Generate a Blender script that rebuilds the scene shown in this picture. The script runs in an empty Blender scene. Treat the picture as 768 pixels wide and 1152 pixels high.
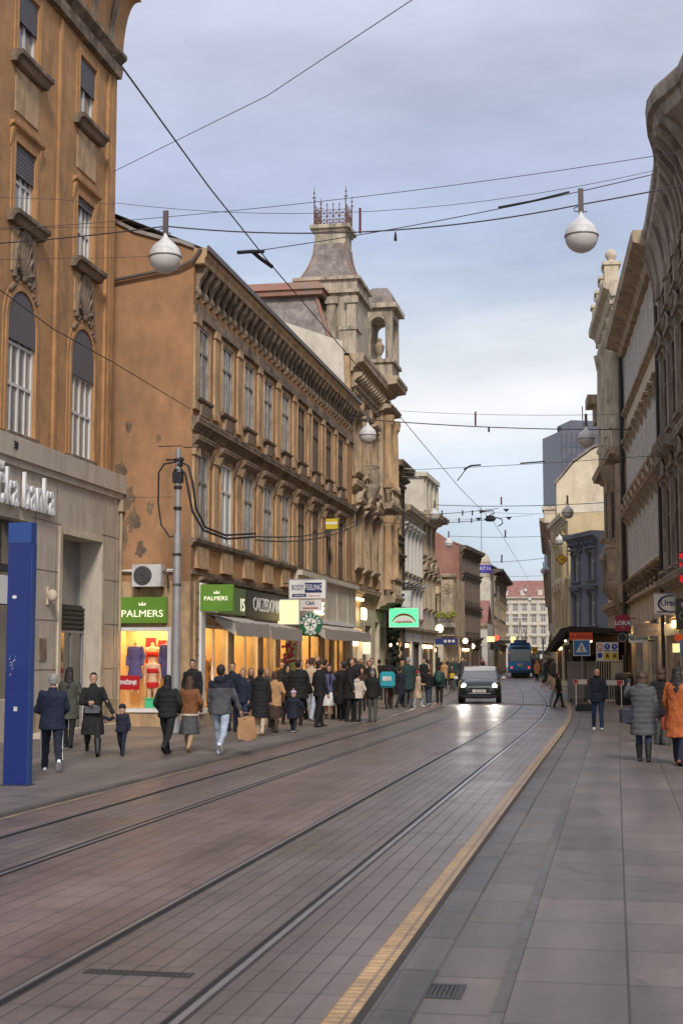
import bpy, bmesh, math, random
from mathutils import Vector, Matrix, noise
random.seed(11)
R = math.radians
SC = bpy.context.scene
COL = SC.collection
# ---------------------------------------------------------------- camera maths
F = 1600.0
PITCH = math.atan(165.0 / F)
YAW = math.atan(306.0 * math.cos(PITCH) / F)
CAM = Vector((0, 0, 1.75))
FW = Vector((-math.sin(YAW) * math.cos(PITCH), math.cos(YAW) * math.cos(PITCH), math.sin(PITCH)))
RT = Vector((math.cos(YAW), math.sin(YAW), 0))
UP = RT.cross(FW)
def ray(px, py):
    return (FW + RT * ((px - 384) / F) + UP * ((576 - py) / F))
def W(px, py, X=None, Y=None, z=None, D=None):
    d = ray(px, py)
    if z is not None: t = (z - CAM.z) / d.z
    elif X is not None: t = X / d.x
    elif Y is not None: t = Y / d.y
    else: t = D
    return CAM + d * t
def P(v):
    v = Vector(v) - CAM
    k = v.dot(FW)
    return (384 + F * v.dot(RT) / k, 576 - F * v.dot(UP) / k)
def XatY(px, Y):            # world X of image column px (near horizon) at distance Y
    return W(px, 741, Y=Y).x
# ---------------------------------------------------------------- materials
MATS = {}
def mat(name, col, rough=0.75, metal=0.0, var=0.12, scale=3.0, bump=0.0, col2=None, streak=0.0, emit=None, es=0.0,
        spec=0.4, coat=0.0, bscale=None, alpha=None, cov=(0.42, 0.62)):
    if name in MATS: return MATS[name]
    m = bpy.data.materials.new(name); m.use_nodes = True
    nt = m.node_tree; N = nt.nodes; L = nt.links
    b = N['Principled BSDF']
    b.inputs['Roughness'].default_value = rough
    b.inputs['Metallic'].default_value = metal
    b.inputs['Specular IOR Level'].default_value = spec
    if coat: b.inputs['Coat Weight'].default_value = coat
    c = (*col, 1)
    if var > 0 or col2 or streak > 0:
        tc = N.new('ShaderNodeTexCoord')
        n1 = N.new('ShaderNodeTexNoise'); n1.inputs['Scale'].default_value = scale; n1.inputs['Detail'].default_value = 7
        n1.inputs['Roughness'].default_value = 0.65
        L.new(tc.outputs['Object'], n1.inputs['Vector'])
        mr = N.new('ShaderNodeMapRange'); mr.inputs[1].default_value = 0.3; mr.inputs[2].default_value = 0.7
        mr.inputs[3].default_value = 1 - var; mr.inputs[4].default_value = 1 + var
        L.new(n1.outputs['Fac'], mr.inputs[0])
        mx = N.new('ShaderNodeMix'); mx.data_type = 'RGBA'; mx.blend_type = 'MULTIPLY'; mx.inputs[0].default_value = 1
        mx.inputs[6].default_value = c
        L.new(mr.outputs[0], mx.inputs[7])
        out = mx.outputs[2]
        if col2:
            n2 = N.new('ShaderNodeTexNoise'); n2.inputs['Scale'].default_value = scale * (0.37 if not streak else .75); n2.inputs['Detail'].default_value = 9
            n2.inputs['Roughness'].default_value = 0.7
            mp = N.new('ShaderNodeMapping'); mp.inputs['Location'].default_value = (7, 3, 1)
            if streak: mp.inputs['Scale'].default_value = (1.25, 1.25, (1 - streak)*1.0)
            L.new(tc.outputs['Object'], mp.inputs['Vector']); L.new(mp.outputs[0], n2.inputs['Vector'])
            r2 = N.new('ShaderNodeMapRange'); r2.inputs[1].default_value = cov[0]; r2.inputs[2].default_value = cov[1]
            L.new(n2.outputs['Fac'], r2.inputs[0])
            m2 = N.new('ShaderNodeMix'); m2.data_type = 'RGBA'
            L.new(r2.outputs[0], m2.inputs[0]); L.new(out, m2.inputs[6]); m2.inputs[7].default_value = (*col2, 1)
            out = m2.outputs[2]
        L.new(out, b.inputs['Base Color'])
        if bump:
            nb = N.new('ShaderNodeTexNoise'); nb.inputs['Scale'].default_value = bscale or scale * 6; nb.inputs['Detail'].default_value = 5
            L.new(tc.outputs['Object'], nb.inputs['Vector'])
            bp = N.new('ShaderNodeBump'); bp.inputs['Strength'].default_value = bump; bp.inputs['Distance'].default_value = 0.02
            L.new(nb.outputs['Fac'], bp.inputs['Height']); L.new(bp.outputs[0], b.inputs['Normal'])
    else:
        b.inputs['Base Color'].default_value = c
    if emit:
        b.inputs['Emission Color'].default_value = (*emit, 1); b.inputs['Emission Strength'].default_value = es
    MATS[name] = m
    return m
# ---------------------------------------------------------------- mesh builder
class MB:
    def __init__(s): s.v = []; s.f = []; s.m = []; s.uv = None; s.marks = []
    def add(s, vs, fs, m=0):
        o = len(s.v); s.marks.append((o, len(s.f))); s.v += [tuple(v) for v in vs]
        for f in fs: s.f.append([i + o for i in f]); s.m.append(m)
        return s
    def quad(s, a, b, c, d, m=0): return s.add([a, b, c, d], [(0, 1, 2, 3)], m)
    def box(s, x0, x1, y0, y1, z0, z1, m=0):
        vs = [(x0,y0,z0),(x1,y0,z0),(x1,y1,z0),(x0,y1,z0),(x0,y0,z1),(x1,y0,z1),(x1,y1,z1),(x0,y1,z1)]
        return s.add(vs, [(0,3,2,1),(4,5,6,7),(0,1,5,4),(1,2,6,5),(2,3,7,6),(3,0,4,7)], m)
    def prof(s, pts, x0, x1, m=0):        # (y,z) closed profile swept along x
        n = len(pts)
        vs = [(x0, y, z) for y, z in pts] + [(x1, y, z) for y, z in pts]
        fs = [(i, (i+1) % n, (i+1) % n + n, i+n) for i in range(n)] + [tuple(range(n))[::-1], tuple(range(n, 2*n))]
        return s.add(vs, fs, m)
    def ext(s, pts, a, b, ax='y', m=0):   # 2D outline extruded along axis: ax y -> pts=(x,z); ax z -> pts=(x,y); ax x -> pts=(y,z)
        n = len(pts)
        f = {'y': lambda p, t: (p[0], t, p[1]), 'z': lambda p, t: (p[0], p[1], t), 'x': lambda p, t: (t, p[0], p[1])}[ax]
        vs = [f(p, a) for p in pts] + [f(p, b) for p in pts]
        fs = [(i, (i+1) % n, (i+1) % n + n, i+n) for i in range(n)] + [tuple(range(n))[::-1], tuple(range(n, 2*n))]
        return s.add(vs, fs, m)
    def rings(s, rings, m=0, caps=True):
        n = len(rings[0]); vs = [p for r in rings for p in r]; fs = []
        for k in range(len(rings)-1):
            for i in range(n):
                j = (i+1) % n
                fs.append((k*n+i, k*n+j, (k+1)*n+j, (k+1)*n+i))
        if caps:
            fs.append(tuple(range(n))[::-1]); fs.append(tuple((len(rings)-1)*n+i for i in range(n)))
        return s.add(vs, fs, m)
    def lathe(s, prof, c=(0,0,0), seg=16, m=0, a0=0, a1=360, caps=True):
        full = (a1 - a0) >= 360
        n = seg if full else seg+1
        rs = []
        for r, z in prof:
            rs.append([(c[0] + r*math.cos(R(a0 + (a1-a0)*i/seg)), c[1] + r*math.sin(R(a0 + (a1-a0)*i/seg)), c[2]+z) for i in range(n)])
        return s.rings(rs, m, caps)
    def ell(s, c, rx, ry, rz, seg=14, rg=9, m=0, rot=None):
        rs = []
        for k in range(rg+1):
            t = math.pi*(0.02 + 0.96*k/rg)
            ring = []
            for i in range(seg):
                a = 2*math.pi*i/seg
                p = Vector((rx*math.sin(t)*math.cos(a), ry*math.sin(t)*math.sin(a), -rz*math.cos(t)))
                if rot: p = rot @ p
                ring.append(tuple(p + Vector(c)))
            rs.append(ring)
        return s.rings(rs, m)
    def tube(s, path, r, seg=6, m=0):
        path = [Vector(p) for p in path]; rs = []
        rr = r if isinstance(r, (list, tuple)) else [r]*len(path)
        ref = None
        for i, p in enumerate(path):
            t = (path[min(i+1, len(path)-1)] - path[max(i-1, 0)])
            if t.length < 1e-9: t = Vector((0,0,1))
            t.normalize()
            if ref is None: ref = Vector((0,0,1)) if abs(t.z) < .9 else Vector((1,0,0))
            a = t.cross(ref)
            if a.length < 1e-4: a = t.cross(Vector((0.3,1,0.2)))
            a.normalize(); b = a.cross(t)
            ref = b
            rs.append([tuple(p + a*rr[i]*math.cos(2*math.pi*k/seg) + b*rr[i]*math.sin(2*math.pi*k/seg)) for k in range(seg)])
        return s.rings(rs, m)
    def mesh(s, name, mats, smooth=False):
        me = bpy.data.meshes.new(name)
        me.from_pydata(s.v, [], s.f)
        for x in (mats if isinstance(mats, (list, tuple)) else [mats]): me.materials.append(x)
        me.polygons.foreach_set('material_index', s.m)
        if s.uv:
            u = me.uv_layers.new(name='UVMap')
            u.data.foreach_set('uv', [c for lp in me.loops for c in s.uv[lp.vertex_index]])
        bm = bmesh.new(); bm.from_mesh(me); bmesh.ops.recalc_face_normals(bm, faces=bm.faces); bm.to_mesh(me); bm.free()
        if smooth:
            me.polygons.foreach_set('use_smooth', [True]*len(me.polygons))
            if smooth != 'all': me.set_sharp_from_angle(angle=R(smooth if smooth is not True else 40))
        me.update()
        return me
    def build_each(s, name, mats, parent=None, smooth=False, per=1):
        mk = s.marks[::per] + [(len(s.v), len(s.f))]; out = []
        for (v0, f0), (v1, f1) in zip(mk[:-1], mk[1:]):
            t = MB(); t.v = s.v[v0:v1]; t.f = [[i-v0 for i in f] for f in s.f[f0:f1]]; t.m = s.m[f0:f1]
            out.append(t.build(name, mats, parent, smooth))
        return out
    def build(s, name, mats, parent=None, smooth=False, loc=None, rz=None, **k):
        return link(s.mesh(name, mats, smooth), name, parent, loc, rz, **k)
def link(me, name, parent=None, loc=None, rz=None, **k):
    o = bpy.data.objects.new(name, me); COL.objects.link(o)
    if parent: o.parent = parent
    if loc is not None: o.location = loc
    if rz is not None: o.rotation_euler = (0, 0, rz)
    for a, b in k.items(): o[a] = b
    return o
def tag(o, label=None, cat=None, group=None, kind=None):
    if label: o['label'] = label
    if cat: o['category'] = cat
    if group: o['group'] = group
    if kind: o['kind'] = kind
    return o
def thing(name, label, cat, loc=(0,0,0), rz=0, group=None):
    o = bpy.data.objects.new(name, None); COL.objects.link(o); o.empty_display_size = .3
    o.location = loc; o.rotation_euler = (0, 0, rz)
    return tag(o, label, cat, group)
def struct(mb, name, mats, smooth=False):
    o = mb.build(name, mats, None, smooth); o['kind'] = 'structure'; return o
def kids(o): return [c for c in COL.objects if c.parent == o]
def copy_tree(o, parent=None):
    ch = kids(o)
    c = o.copy(); COL.objects.link(c)
    if parent is not None: c.parent = parent
    for x in ch: copy_tree(x, c)
    return c
def text_mesh(body, size, mtl, parent, M, name='lettering', depth=0.01, sx=1.0, align='CENTER', bold=0.0, spacing=1.0):
    cu = bpy.data.curves.new(name, 'FONT'); cu.body = body; cu.size = size; cu.extrude = depth; cu.align_x = align; cu.align_y = 'CENTER'
    cu.offset = bold; cu.space_character = spacing; cu.resolution_u = 3
    t = bpy.data.objects.new(name+'_tmp', cu); COL.objects.link(t)
    dg = bpy.context.evaluated_depsgraph_get(); dg.update()
    me = bpy.data.meshes.new_from_object(t.evaluated_get(dg)); bpy.data.objects.remove(t)
    me.name = name
    me.materials.clear(); me.materials.append(mtl)
    # text lies in XY; stand it up facing -Y
    me.transform(Matrix.Rotation(R(90), 4, 'X') @ Matrix.Diagonal((sx, 1, 1, 1)))
    o = link(me, name, parent); o.matrix_local = M
    return o
ORANGE = mat('ochre_plaster', (.43,.235,.105), .9, col2=(.24,.14,.075), streak=.45, var=.2, scale=1.8, bump=.45, cov=(.48,.72))
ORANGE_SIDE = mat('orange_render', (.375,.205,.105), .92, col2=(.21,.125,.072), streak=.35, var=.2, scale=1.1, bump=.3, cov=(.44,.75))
OCHRE2 = mat('sandy_ochre_plaster', (.50,.34,.195), .9, col2=(.20,.135,.085), streak=.6, var=.18, scale=2.4, bump=.3, cov=(.46,.70))
GRIMESTONE = mat('grimy_moulding', (.29,.215,.15), .92, col2=(.095,.073,.056), var=.25, scale=4, bump=.5, cov=(.40,.62))
DARKSTONE = mat('soot_stained_stone', (.36,.30,.24), .9, col2=(.13,.105,.085), streak=.5, var=.2, scale=2.5, bump=.5, cov=(.42,.70))
TOWERSTONE = mat('weathered_tower_stone', (.50,.43,.33), .9, col2=(.17,.14,.11), streak=.75, var=.22, scale=3.0, bump=.5, cov=(.42,.66))
STONE = mat('pale_cladding_stone', (.50,.435,.36), .75, col2=(.32,.265,.21), streak=.7, var=.10, scale=2.2, bump=.1, cov=(.48,.75))
CREAMSTONE = mat('cream_stone', (.56,.48,.36), .9, col2=(.24,.195,.145), streak=.5, var=.16, scale=2.5, bump=.35, cov=(.47,.72))
TANSTONE = mat('tan_stone', (.44,.345,.24), .9, col2=(.16,.125,.09), streak=.6, var=.2, scale=2.2, bump=.4, cov=(.45,.70))
CREAMWALL = mat('cream_plaster', (.62,.53,.39), .9, col2=(.36,.29,.21), streak=.6, var=.12, scale=1.5, bump=.2, cov=(.5,.76))
PALE = mat('pale_stucco', (.58,.53,.44), .9, col2=(.38,.33,.26), streak=.4, var=.1, scale=1.2, bump=.15, cov=(.5,.75))
WHITEWALL = mat('whitewashed_stucco', (.62,.60,.55), .9, col2=(.42,.38,.33), streak=.5, var=.1, scale=1.2, cov=(.5,.78))
YELLOWW = mat('yellow_plaster', (.55,.44,.26), .9, col2=(.34,.27,.17), streak=.4, var=.1, scale=1.2, cov=(.5,.78))
REDWALL = mat('faded_red_render', (.30,.155,.12), .9, col2=(.22,.10,.075), var=.15, scale=1.0)
BLUEWALL = mat('blue_grey_plaster', (.18,.185,.215), .9, col2=(.13,.135,.17), var=.1, scale=1.4)
BROWNWALL = mat('brown_plaster', (.17,.135,.115), .9, col2=(.10,.08,.07), var=.15, scale=1.2)
PINKROOF = mat('red_tile_roof', (.30,.165,.14), .85, col2=(.25,.10,.08), var=.2, scale=3)
SLATE = mat('weathered_slate', (.28,.245,.22), .75, col2=(.13,.105,.10), var=.3, scale=5, bump=.5, bscale=14, cov=(.4,.66))
REDMETAL = mat('red_painted_roof_metal', (.30,.125,.085), .6, col2=(.24,.17,.13), var=.2, scale=3)
GREYROOF = mat('galvanised_roof', (.34,.32,.31), .5, metal=.3, col2=(.24,.19,.16), var=.15, scale=2)
GUTTER = mat('zinc_gutter', (.16,.13,.11), .5, metal=.4, var=.2, scale=5)
DARKMETAL = mat('dark_painted_metal', (.035,.033,.034), .5, var=.1)
MASTMETAL = mat('grey_painted_steel', (.30,.29,.30), .5, metal=.2, col2=(.20,.16,.14), var=.15, scale=4, cov=(.55,.75))
RUSTIRON = mat('rusty_iron', (.16,.07,.045), .8, var=.25, scale=9)
CABLE = mat('black_cable', (.018,.016,.018), .6, var=0)
WIREM = mat('copper_wire', (.055,.045,.05), .5, var=0)
WHITEFRAME = mat('white_painted_frame', (.62,.60,.57), .55, var=.08, scale=6)
GREYFRAME = mat('grey_painted_frame', (.33,.31,.29), .6, col2=(.2,.17,.14), var=.12, scale=6)
BROWNFRAME = mat('brown_wood_frame', (.10,.065,.045), .6, var=.2, scale=6)
def glass(name, col, rough=.08):
    m = mat(name, col, rough, var=.35, scale=.9, spec=.9, coat=.6); return m
GLASS = glass('window_glass', (.045,.047,.052))
GLASSG = glass('dusty_window_glass', (.20,.195,.19), .2)
BLIND = mat('grey_roller_blind', (.12,.115,.125), .7, var=.1, scale=8)
SHOPDARK = glass('shop_glass', (.03,.028,.026), .06)
WHITEPAINT = mat('white_paint', (.72,.71,.69), .5, var=.05)
BLACKPAINT = mat('black_paint', (.02,.02,.022), .45, var=.1)
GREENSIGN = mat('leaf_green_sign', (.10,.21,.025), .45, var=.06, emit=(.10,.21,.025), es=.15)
GREENSIGN2 = mat('muted_green_sign', (.10,.17,.06), .45, var=.1)
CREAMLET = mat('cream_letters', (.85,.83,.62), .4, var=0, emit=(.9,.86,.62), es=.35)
WHITELET = mat('white_letters', (.75,.75,.76), .45, var=0)
REDSIGN = mat('red_sign', (.42,.012,.022), .45, var=.05)
REDSIGN2 = mat('crimson_sign', (.36,.015,.05), .45, var=.05)
ORANGESIGN = mat('orange_sign', (.75,.10,.02), .5, var=.05)
BLUESIGN = mat('blue_sign', (.035,.16,.42), .4, var=.05)
NAVY = mat('navy_print', (.02,.03,.13), .5, var=0)
DKGREEN = mat('pub_green', (.01,.12,.06), .4, var=.08)
YELSIGN = mat('yellow_sign', (.62,.45,.02), .5, var=.05)
LEDGREEN = mat('lit_green_panel', (.08,.6,.25), .4, var=0, emit=(.09,.62,.26), es=.75)
LITYELLOW = mat('lit_cream_panel', (.75,.66,.30), .5, var=.05, emit=(.95,.78,.36), es=.55)
LIT = mat('warm_lamp_panel', (.9,.8,.5), .5, var=0, emit=(1.0,.66,.28), es=6.5)
LITSOFT = mat('warm_lit_letters', (.9,.8,.5), .5, var=0, emit=(1.0,.80,.45), es=2.2)
SHOPWALL = mat('shop_interior_wall', (.62,.46,.26), .8, var=.08, scale=2)
SHOPFLOOR = mat('shop_floor', (.40,.28,.16), .5, var=.1)
AWNING = mat('greige_awning_canvas', (.40,.36,.33), .85, var=.08, scale=4)
LAMPCAP = mat('lamp_cap_white', (.62,.615,.61), .5, col2=(.40,.38,.36), var=.08, scale=5)
LAMPBOWL = mat('lamp_milky_bowl', (.56,.52,.49), .3, var=.10, scale=3, coat=.4)
TOTEM = mat('royal_blue_panel', (.006,.019,.135), .35, var=.10, scale=2, coat=.3)
TOTEM2 = mat('light_blue_panel', (.022,.06,.22), .4, var=.08)
SKIN = mat('skin', (.48,.27,.19), .55, var=.06, scale=20)
EYE = mat('dark_eyes', (.03,.02,.015), .3, var=0)
LIPS = mat('lips', (.32,.10,.09), .5, var=0)
def cloth(name, c, r=.85): return mat('cloth_'+name, c, r, var=.22, scale=9, bump=.35, bscale=30)
# ================================================================ building kit
class Bld:
    def __init__(s, name, label, P0, P1, cat='building', group=None, z=0.0):
        s.P0 = Vector((P0[0], P0[1], z)); d = Vector((P1[0]-P0[0], P1[1]-P0[1], 0)); s.L = d.length
        s.a = math.atan2(d.y, d.x)
        s.root = thing(name, label, cat, s.P0, s.a, group)
        s.M = Matrix.Translation(s.P0) @ Matrix.Rotation(s.a, 4, 'Z')
    def loc(s, p): return s.M.inverted() @ Vector(p)     # world -> local
    def part(s, name, mb, m, smooth=False, parent=None, **k): return mb.build(name, m, parent or s.root, smooth, **k)
    def wall(s, m, H, D, ops, u0=0, u1=None, z0=0, reveal=.24, name='wall', back=True, y=0.0, mats2=None):
        u1 = s.L if u1 is None else u1
        mb = MB(); us = {u0, u1}; zs = {z0, H}
        for o in ops: us |= {o[0], o[1]}; zs |= {o[2], o[3]}
        us = sorted(us); zs = sorted(zs)
        for i in range(len(us)-1):
            for j in range(len(zs)-1):
                cu = (us[i]+us[i+1])/2; cz = (zs[j]+zs[j+1])/2
                if any(o[0] < cu < o[1] and o[2] < cz < o[3] for o in ops): continue
                mb.quad((us[i],y,zs[j]), (us[i+1],y,zs[j]), (us[i+1],y,zs[j+1]), (us[i],y,zs[j+1]))
        for o in ops:
            a, b, c, d = o[:4]; r = reveal if len(o) < 6 else o[5]
            arch = len(o) > 4 and o[4] == 'arch'
            if arch:
                rad = (b-a)/2; cx = (a+b)/2; zc = d-rad; n = 10
                pts = [(cx - rad*math.cos(math.pi*k/n), zc + rad*math.sin(math.pi*k/n)) for k in range(n+1)]
                for k in range(n):
                    p, q = pts[k], pts[k+1]
                    mb.quad((p[0],y,p[1]), (q[0],y,q[1]), (q[0],y,d), (p[0],y,d)) if abs(p[1]-d)+abs(q[1]-d) > 1e-6 else 0
                    mb.quad((p[0],y,p[1]), (q[0],y,q[1]), (q[0],y+r,q[1]), (p[0],y+r,p[1]))
                mb.quad((a,y,c), (a,y,zc), (a,y+r,zc), (a,y+r,c)); mb.quad((b,y,c), (b,y,zc), (b,y+r,zc), (b,y+r,c))
            else:
                mb.quad((a,y,c), (a,y,d), (a,y+r,d), (a,y+r,c)); mb.quad((b,y,c), (b,y,d), (b,y+r,d), (b,y+r,c))
                mb.quad((a,y,d), (b,y,d), (b,y+r,d), (a,y+r,d))
            mb.quad((a,y,c), (b,y,c), (b,y+r,c), (a,y+r,c))
        if back:
            mb.quad((u0,y,z0), (u0,D,z0), (u0,D,H), (u0,y,H)); mb.quad((u1,y,z0), (u1,D,z0), (u1,D,H), (u1,y,H))
            mb.quad((u0,D,z0), (u1,D,z0), (u1,D,H), (u0,D,H)); mb.quad((u0,y,H), (u1,y,H), (u1,D,H), (u0,D,H))
        me = mb.mesh(name, m)
        o = link(me, name, s.root)
        return o
_wc = {}
def win_mesh(w, h, nx, tr, fm, gm, arch=False, blind=0.0, deep=.06):
    """frame + pane (+ blind) meshes, origin at bottom centre of the opening, y=0 = frame face"""
    key = (round(w,2), round(h,2), nx, tuple(tr), fm.name, gm.name, arch, blind)
    if key in _wc: return _wc[key]
    t = .07; mb = MB(); d = deep
    top = h - (w/2 if arch else 0)
    mb.box(-w/2, -w/2+t, 0, d, 0, top); mb.box(w/2-t, w/2, 0, d, 0, top)
    mb.box(-w/2+t, w/2-t, 0, d, 0, t)
    if not arch: mb.box(-w/2+t, w/2-t, 0, d, h-t, h)
    else:
        n = 10; r1 = w/2; r0 = w/2-t
        for k in range(n):
            a0, a1 = math.pi*k/n, math.pi*(k+1)/n
            pts = [(-r1*math.cos(a0), top+r1*math.sin(a0)), (-r1*math.cos(a1), top+r1*math.sin(a1)), (-r0*math.cos(a1), top+r0*math.sin(a1)), (-r0*math.cos(a0), top+r0*math.sin(a0))]
            mb.ext(pts, 0, d)
    zs = [t] + [h*x for x in tr] + [(top if arch else h-t)]
    for x in tr: mb.box(-w/2+t, w/2-t, .004, d-.004, h*x-t*.5, h*x+t*.5)
    for k in range(1, nx):
        x = -w/2 + w*k/nx; tt = t*.55 if (k*2 == nx) else t*.22
        for q in range(len(zs)-1):
            a = zs[q] + (t*.5 if q else 0); b = zs[q+1] - (t*.5 if q < len(zs)-2 else 0)
            mb.box(x-tt, x+tt, .008, d-.006, a, b)
    fr = mb.mesh('window', fm)
    pb = MB()
    if arch:
        n = 12
        pts = [(-w/2+.01, .01), (w/2-.01, .01)] + [((w/2-.01)*math.cos(math.pi*k/n), top + (w/2-.01)*math.sin(math.pi*k/n)) for k in range(n+1)]
        pb.ext(pts, d*.75, d*.75+.01)
    else: pb.box(-w/2+.01, w/2-.01, d*.75, d*.75+.01, .01, h-.01)
    pn = pb.mesh('pane', gm)
    bl = None
    if blind:
        bb = MB(); z0 = h*(1-blind)
        if arch:
            n = 12; pts = [(-w/2+.02, z0), (w/2-.02, z0)] + [((w/2-.02)*math.cos(math.pi*k/n), top + (w/2-.02)*math.sin(math.pi*k/n)) for k in range(n+1)]
            bb.ext(pts, -.05, -.02)
        else:
            bb.box(-w/2+.01, w/2-.01, -.05, -.02, z0, h-.01)
            for k in range(int((h-z0)/.09)): bb.box(-w/2+.012, w/2-.012, -.056, -.051, z0+k*.09, z0+k*.09+.07)
        bl = bb.mesh('roller_blind', BLIND)
    _wc[key] = (fr, pn, bl)
    return _wc[key]
def put_win(b, u, z, w, h, nx=2, tr=(.68,), fm=None, gm=None, arch=False, blind=0, y=.14, extra=()):
    fm = fm or GREYFRAME; gm = gm or GLASS
    fr, pn, bl = win_mesh(w, h, nx, tr, fm, gm, arch, blind)
    o = link(fr, 'window', b.root, (u, y, z)); link(pn, 'pane', o)
    if bl: link(bl, 'roller_blind', o)
    for nm, me in extra: link(me, nm, o, (0, -y, 0))
    return o
def cornice_prof(out, z0, z1, flip=False):
    """stepped classical cornice section growing outward (negative y) with height"""
    h = z1-z0
    p = [(.02, z0), (-out*.18, z0), (-out*.22, z0+h*.18), (-out*.45, z0+h*.30), (-out*.55, z0+h*.45), (-out*.92, z0+h*.52), (-out*.95, z0+h*.75), (-out, z0+h*.82), (-out*1.0, z1), (.02, z1)]
    return p
def sill_mesh(w, out=.16, h=.16, m=None, name='sill', z=0):
    mb = MB(); mb.prof([(.0, z-h), (-out*.5, z-h), (-out*.75, z-h*.5), (-out, z-h*.4), (-out, z), (.0, z)], -w/2, w/2)
    return mb.mesh(name, m or GRIMESTONE)
def frame_mesh(w, h, t=.14, out=.06, m=None, z0=0, name='surround'):
    mb = MB()
    mb.box(-w/2-t, -w/2, -out, .0, z0, h+t); mb.box(w/2, w/2+t, -out, .0, z0, h+t); mb.box(-w/2, w/2, -out, .0, h, h+t)
    mb.box(-w/2-t*.45, -w/2-t*.15, -out-.02, -out-.001, z0, h+t*.6); mb.box(w/2+t*.15, w/2+t*.45, -out-.02, -out-.001, z0, h+t*.6)
    return mb.mesh(name, m or ORANGE)
def hood_mesh(w, h, out=.3, hh=.28, m=None, ped=None, name='hood'):
    mb = MB(); z = h
    mb.prof(cornice_prof(out, z, z+hh), -w/2, w/2)
    if ped == 'tri':
        mb.ext([(-w/2, z+hh+.002), (w/2, z+hh+.002), (0, z+hh+w*.26)], -out*.8, 0)
        mb.ext([(-w/2-.04, z+hh+.01), (-w/2-.04, z+hh+.10), (0, z+hh+w*.26+.10), (0, z+hh+w*.26)], -out, -out*.81)
        mb.ext([(w/2+.04, z+hh+.01), (0, z+hh+w*.26), (0, z+hh+w*.26+.10), (w/2+.04, z+hh+.10)], -out, -out*.81)
    for s in (-1, 1):
        x = s*(w/2-.1)
        mb.prof([(0, z-.42), (-out*.25, z-.36), (-out*.5, z-.16), (-out*.8, z-.003), (0, z-.003)], x-.06, x+.06)
    return mb.mesh(name, m or GRIMESTONE)
def brackets(b, u0, u1, n, z0, z1, out, m, w=.16, name='cornice_brackets', scroll=True):
    mb = MB()
    for k in range(n):
        x = u0 + (u1-u0)*(k+.5)/n
        h = z1-z0
        mb.prof([(.0, z0), (-out*.22, z0+h*.03), (-out*.30, z0+h*.2), (-out*.25, z0+h*.4), (-out*.5, z0+h*.62), (-out*.85, z0+h*.72), (-out, z0+h*.86), (-out, z1), (0, z1)], x-w/2, x+w/2)
        mb.ell((x, -out*.28, z0+h*.16), w*.62, out*.22, h*.14, 8, 5)
    return mb.build_each('cornice_bracket', m, b.root, 35, 2)
def ornament(mb, x, y, z, w, h, d, seed=0, n=9):
    """clustered carved relief: scrolls, leaves and a boss"""
    r = random.Random(seed)
    mb.ell((x, y, z), w*.2, d, h*.28, 8, 5)
    for k in range(n):
        a = 2*math.pi*k/n
        cx = x + math.cos(a)*w*.33; cz = z + math.sin(a)*h*.33
        mb.ell((cx, y+d*.2, cz), w*.13*(.7+.6*r.random()), d*.8, h*.13*(.7+.6*r.random()), 6, 4)
    for s in (-1, 1):
        pth = [(x + s*w*(.15+.33*t)*1.0, y, z + h*.3*math.sin(t*5)) for t in [i/6 for i in range(7)]]
        mb.tube(pth, [d*.5*(1-.6*i/6) for i in range(7)], 6)
def balustrade(mb, x0, x1, y, z, h=.8, n=None, t=.05):
    n = n or max(2, int((x1-x0)/.24))
    mb.box(x0, x1, y-.08, y+.08, z, z+.1); mb.box(x0, x1, y-.1, y+.1, z+h-.12, z+h)
    for k in range(n):
        x = x0 + (x1-x0)*(k+.5)/n
        mb.lathe([(t*.8, z+.1), (t*.6, z+.16), (t*1.25, z+.1+(h-.22)*.35), (t*.6, z+.1+(h-.22)*.7), (t*.9, z+h-.121)], (x, y, 0), 6)
def roof_gable_strip(b, u0, u1, z, rise, D, over, m, name='roof'):
    mb = MB(); mb.ext([(-over, z), (D/2, z+rise), (D+over, z), (D+over, z-.12), (D/2, z+rise-.14), (-over, z-.12)], u0, u1, 'x')
    return b.part(name, mb, m)

# ================================================================ BANK (left, nearest)
XB = -12.4
b = Bld('bank_building', 'tall ochre corner building with round-arched windows over a pale stone bank front', (XB, 20.0), (XB, 34.68))
L = b.L
def uB(y): return y - 20.0
ops = []; wu = [uB(28.28), uB(31.88), uB(24.7), uB(21.2)]
for u in wu:
    ops += [(u-.74, u+.74, 6.5, 9.62, 'arch', .30), (u-.55, u+.55, 11.22, 12.82, '', .30), (u-.55, u+.55, 14.72, 16.3, '', .30)]
dops = [(uB(30.72), uB(33.3), .06, 4.6, '', .9), (uB(25.2), uB(28.95), .9, 4.7, '', .6)]
b.wall(ORANGE, 17.0, 9, ops, u1=L-.85, z0=6.42)
rw_ = MB(); rw_.box(L-.849, L, 1.5, 8.9, 6.42, 16.9); b.part('rear_wing', rw_, ORANGE_SIDE)
b.wall(STONE, 5.95, 8.9, dops, name='stone_base', back=True, y=-.03)
bs = MB(); bs.box(-.05, L+.10, -.17, 8.9, 5.952, 6.418)
bs.box(-.05, L+.07, -.11, -.031, 5.80, 5.951)
bs.box(0, uB(30.3), -.055, -.031, 4.98, 5.02); b.part('stone_band', bs, STONE)
pl = MB(); pl.box(0, uB(25.2)-.02, -.09, -.031, .04, .75); pl.box(uB(28.97), uB(30.70), -.09, -.031, .04, .75); pl.box(uB(33.32), L, -.09, -.031, .04, .75)
pl.build_each('plinth', TANSTONE, b.root)
jn = MB()
for u in (uB(29.2), uB(30.4), uB(33.55), uB(34.3)): jn.box(u, u+.02, -.038, -.031, .8, 5.6)
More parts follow.
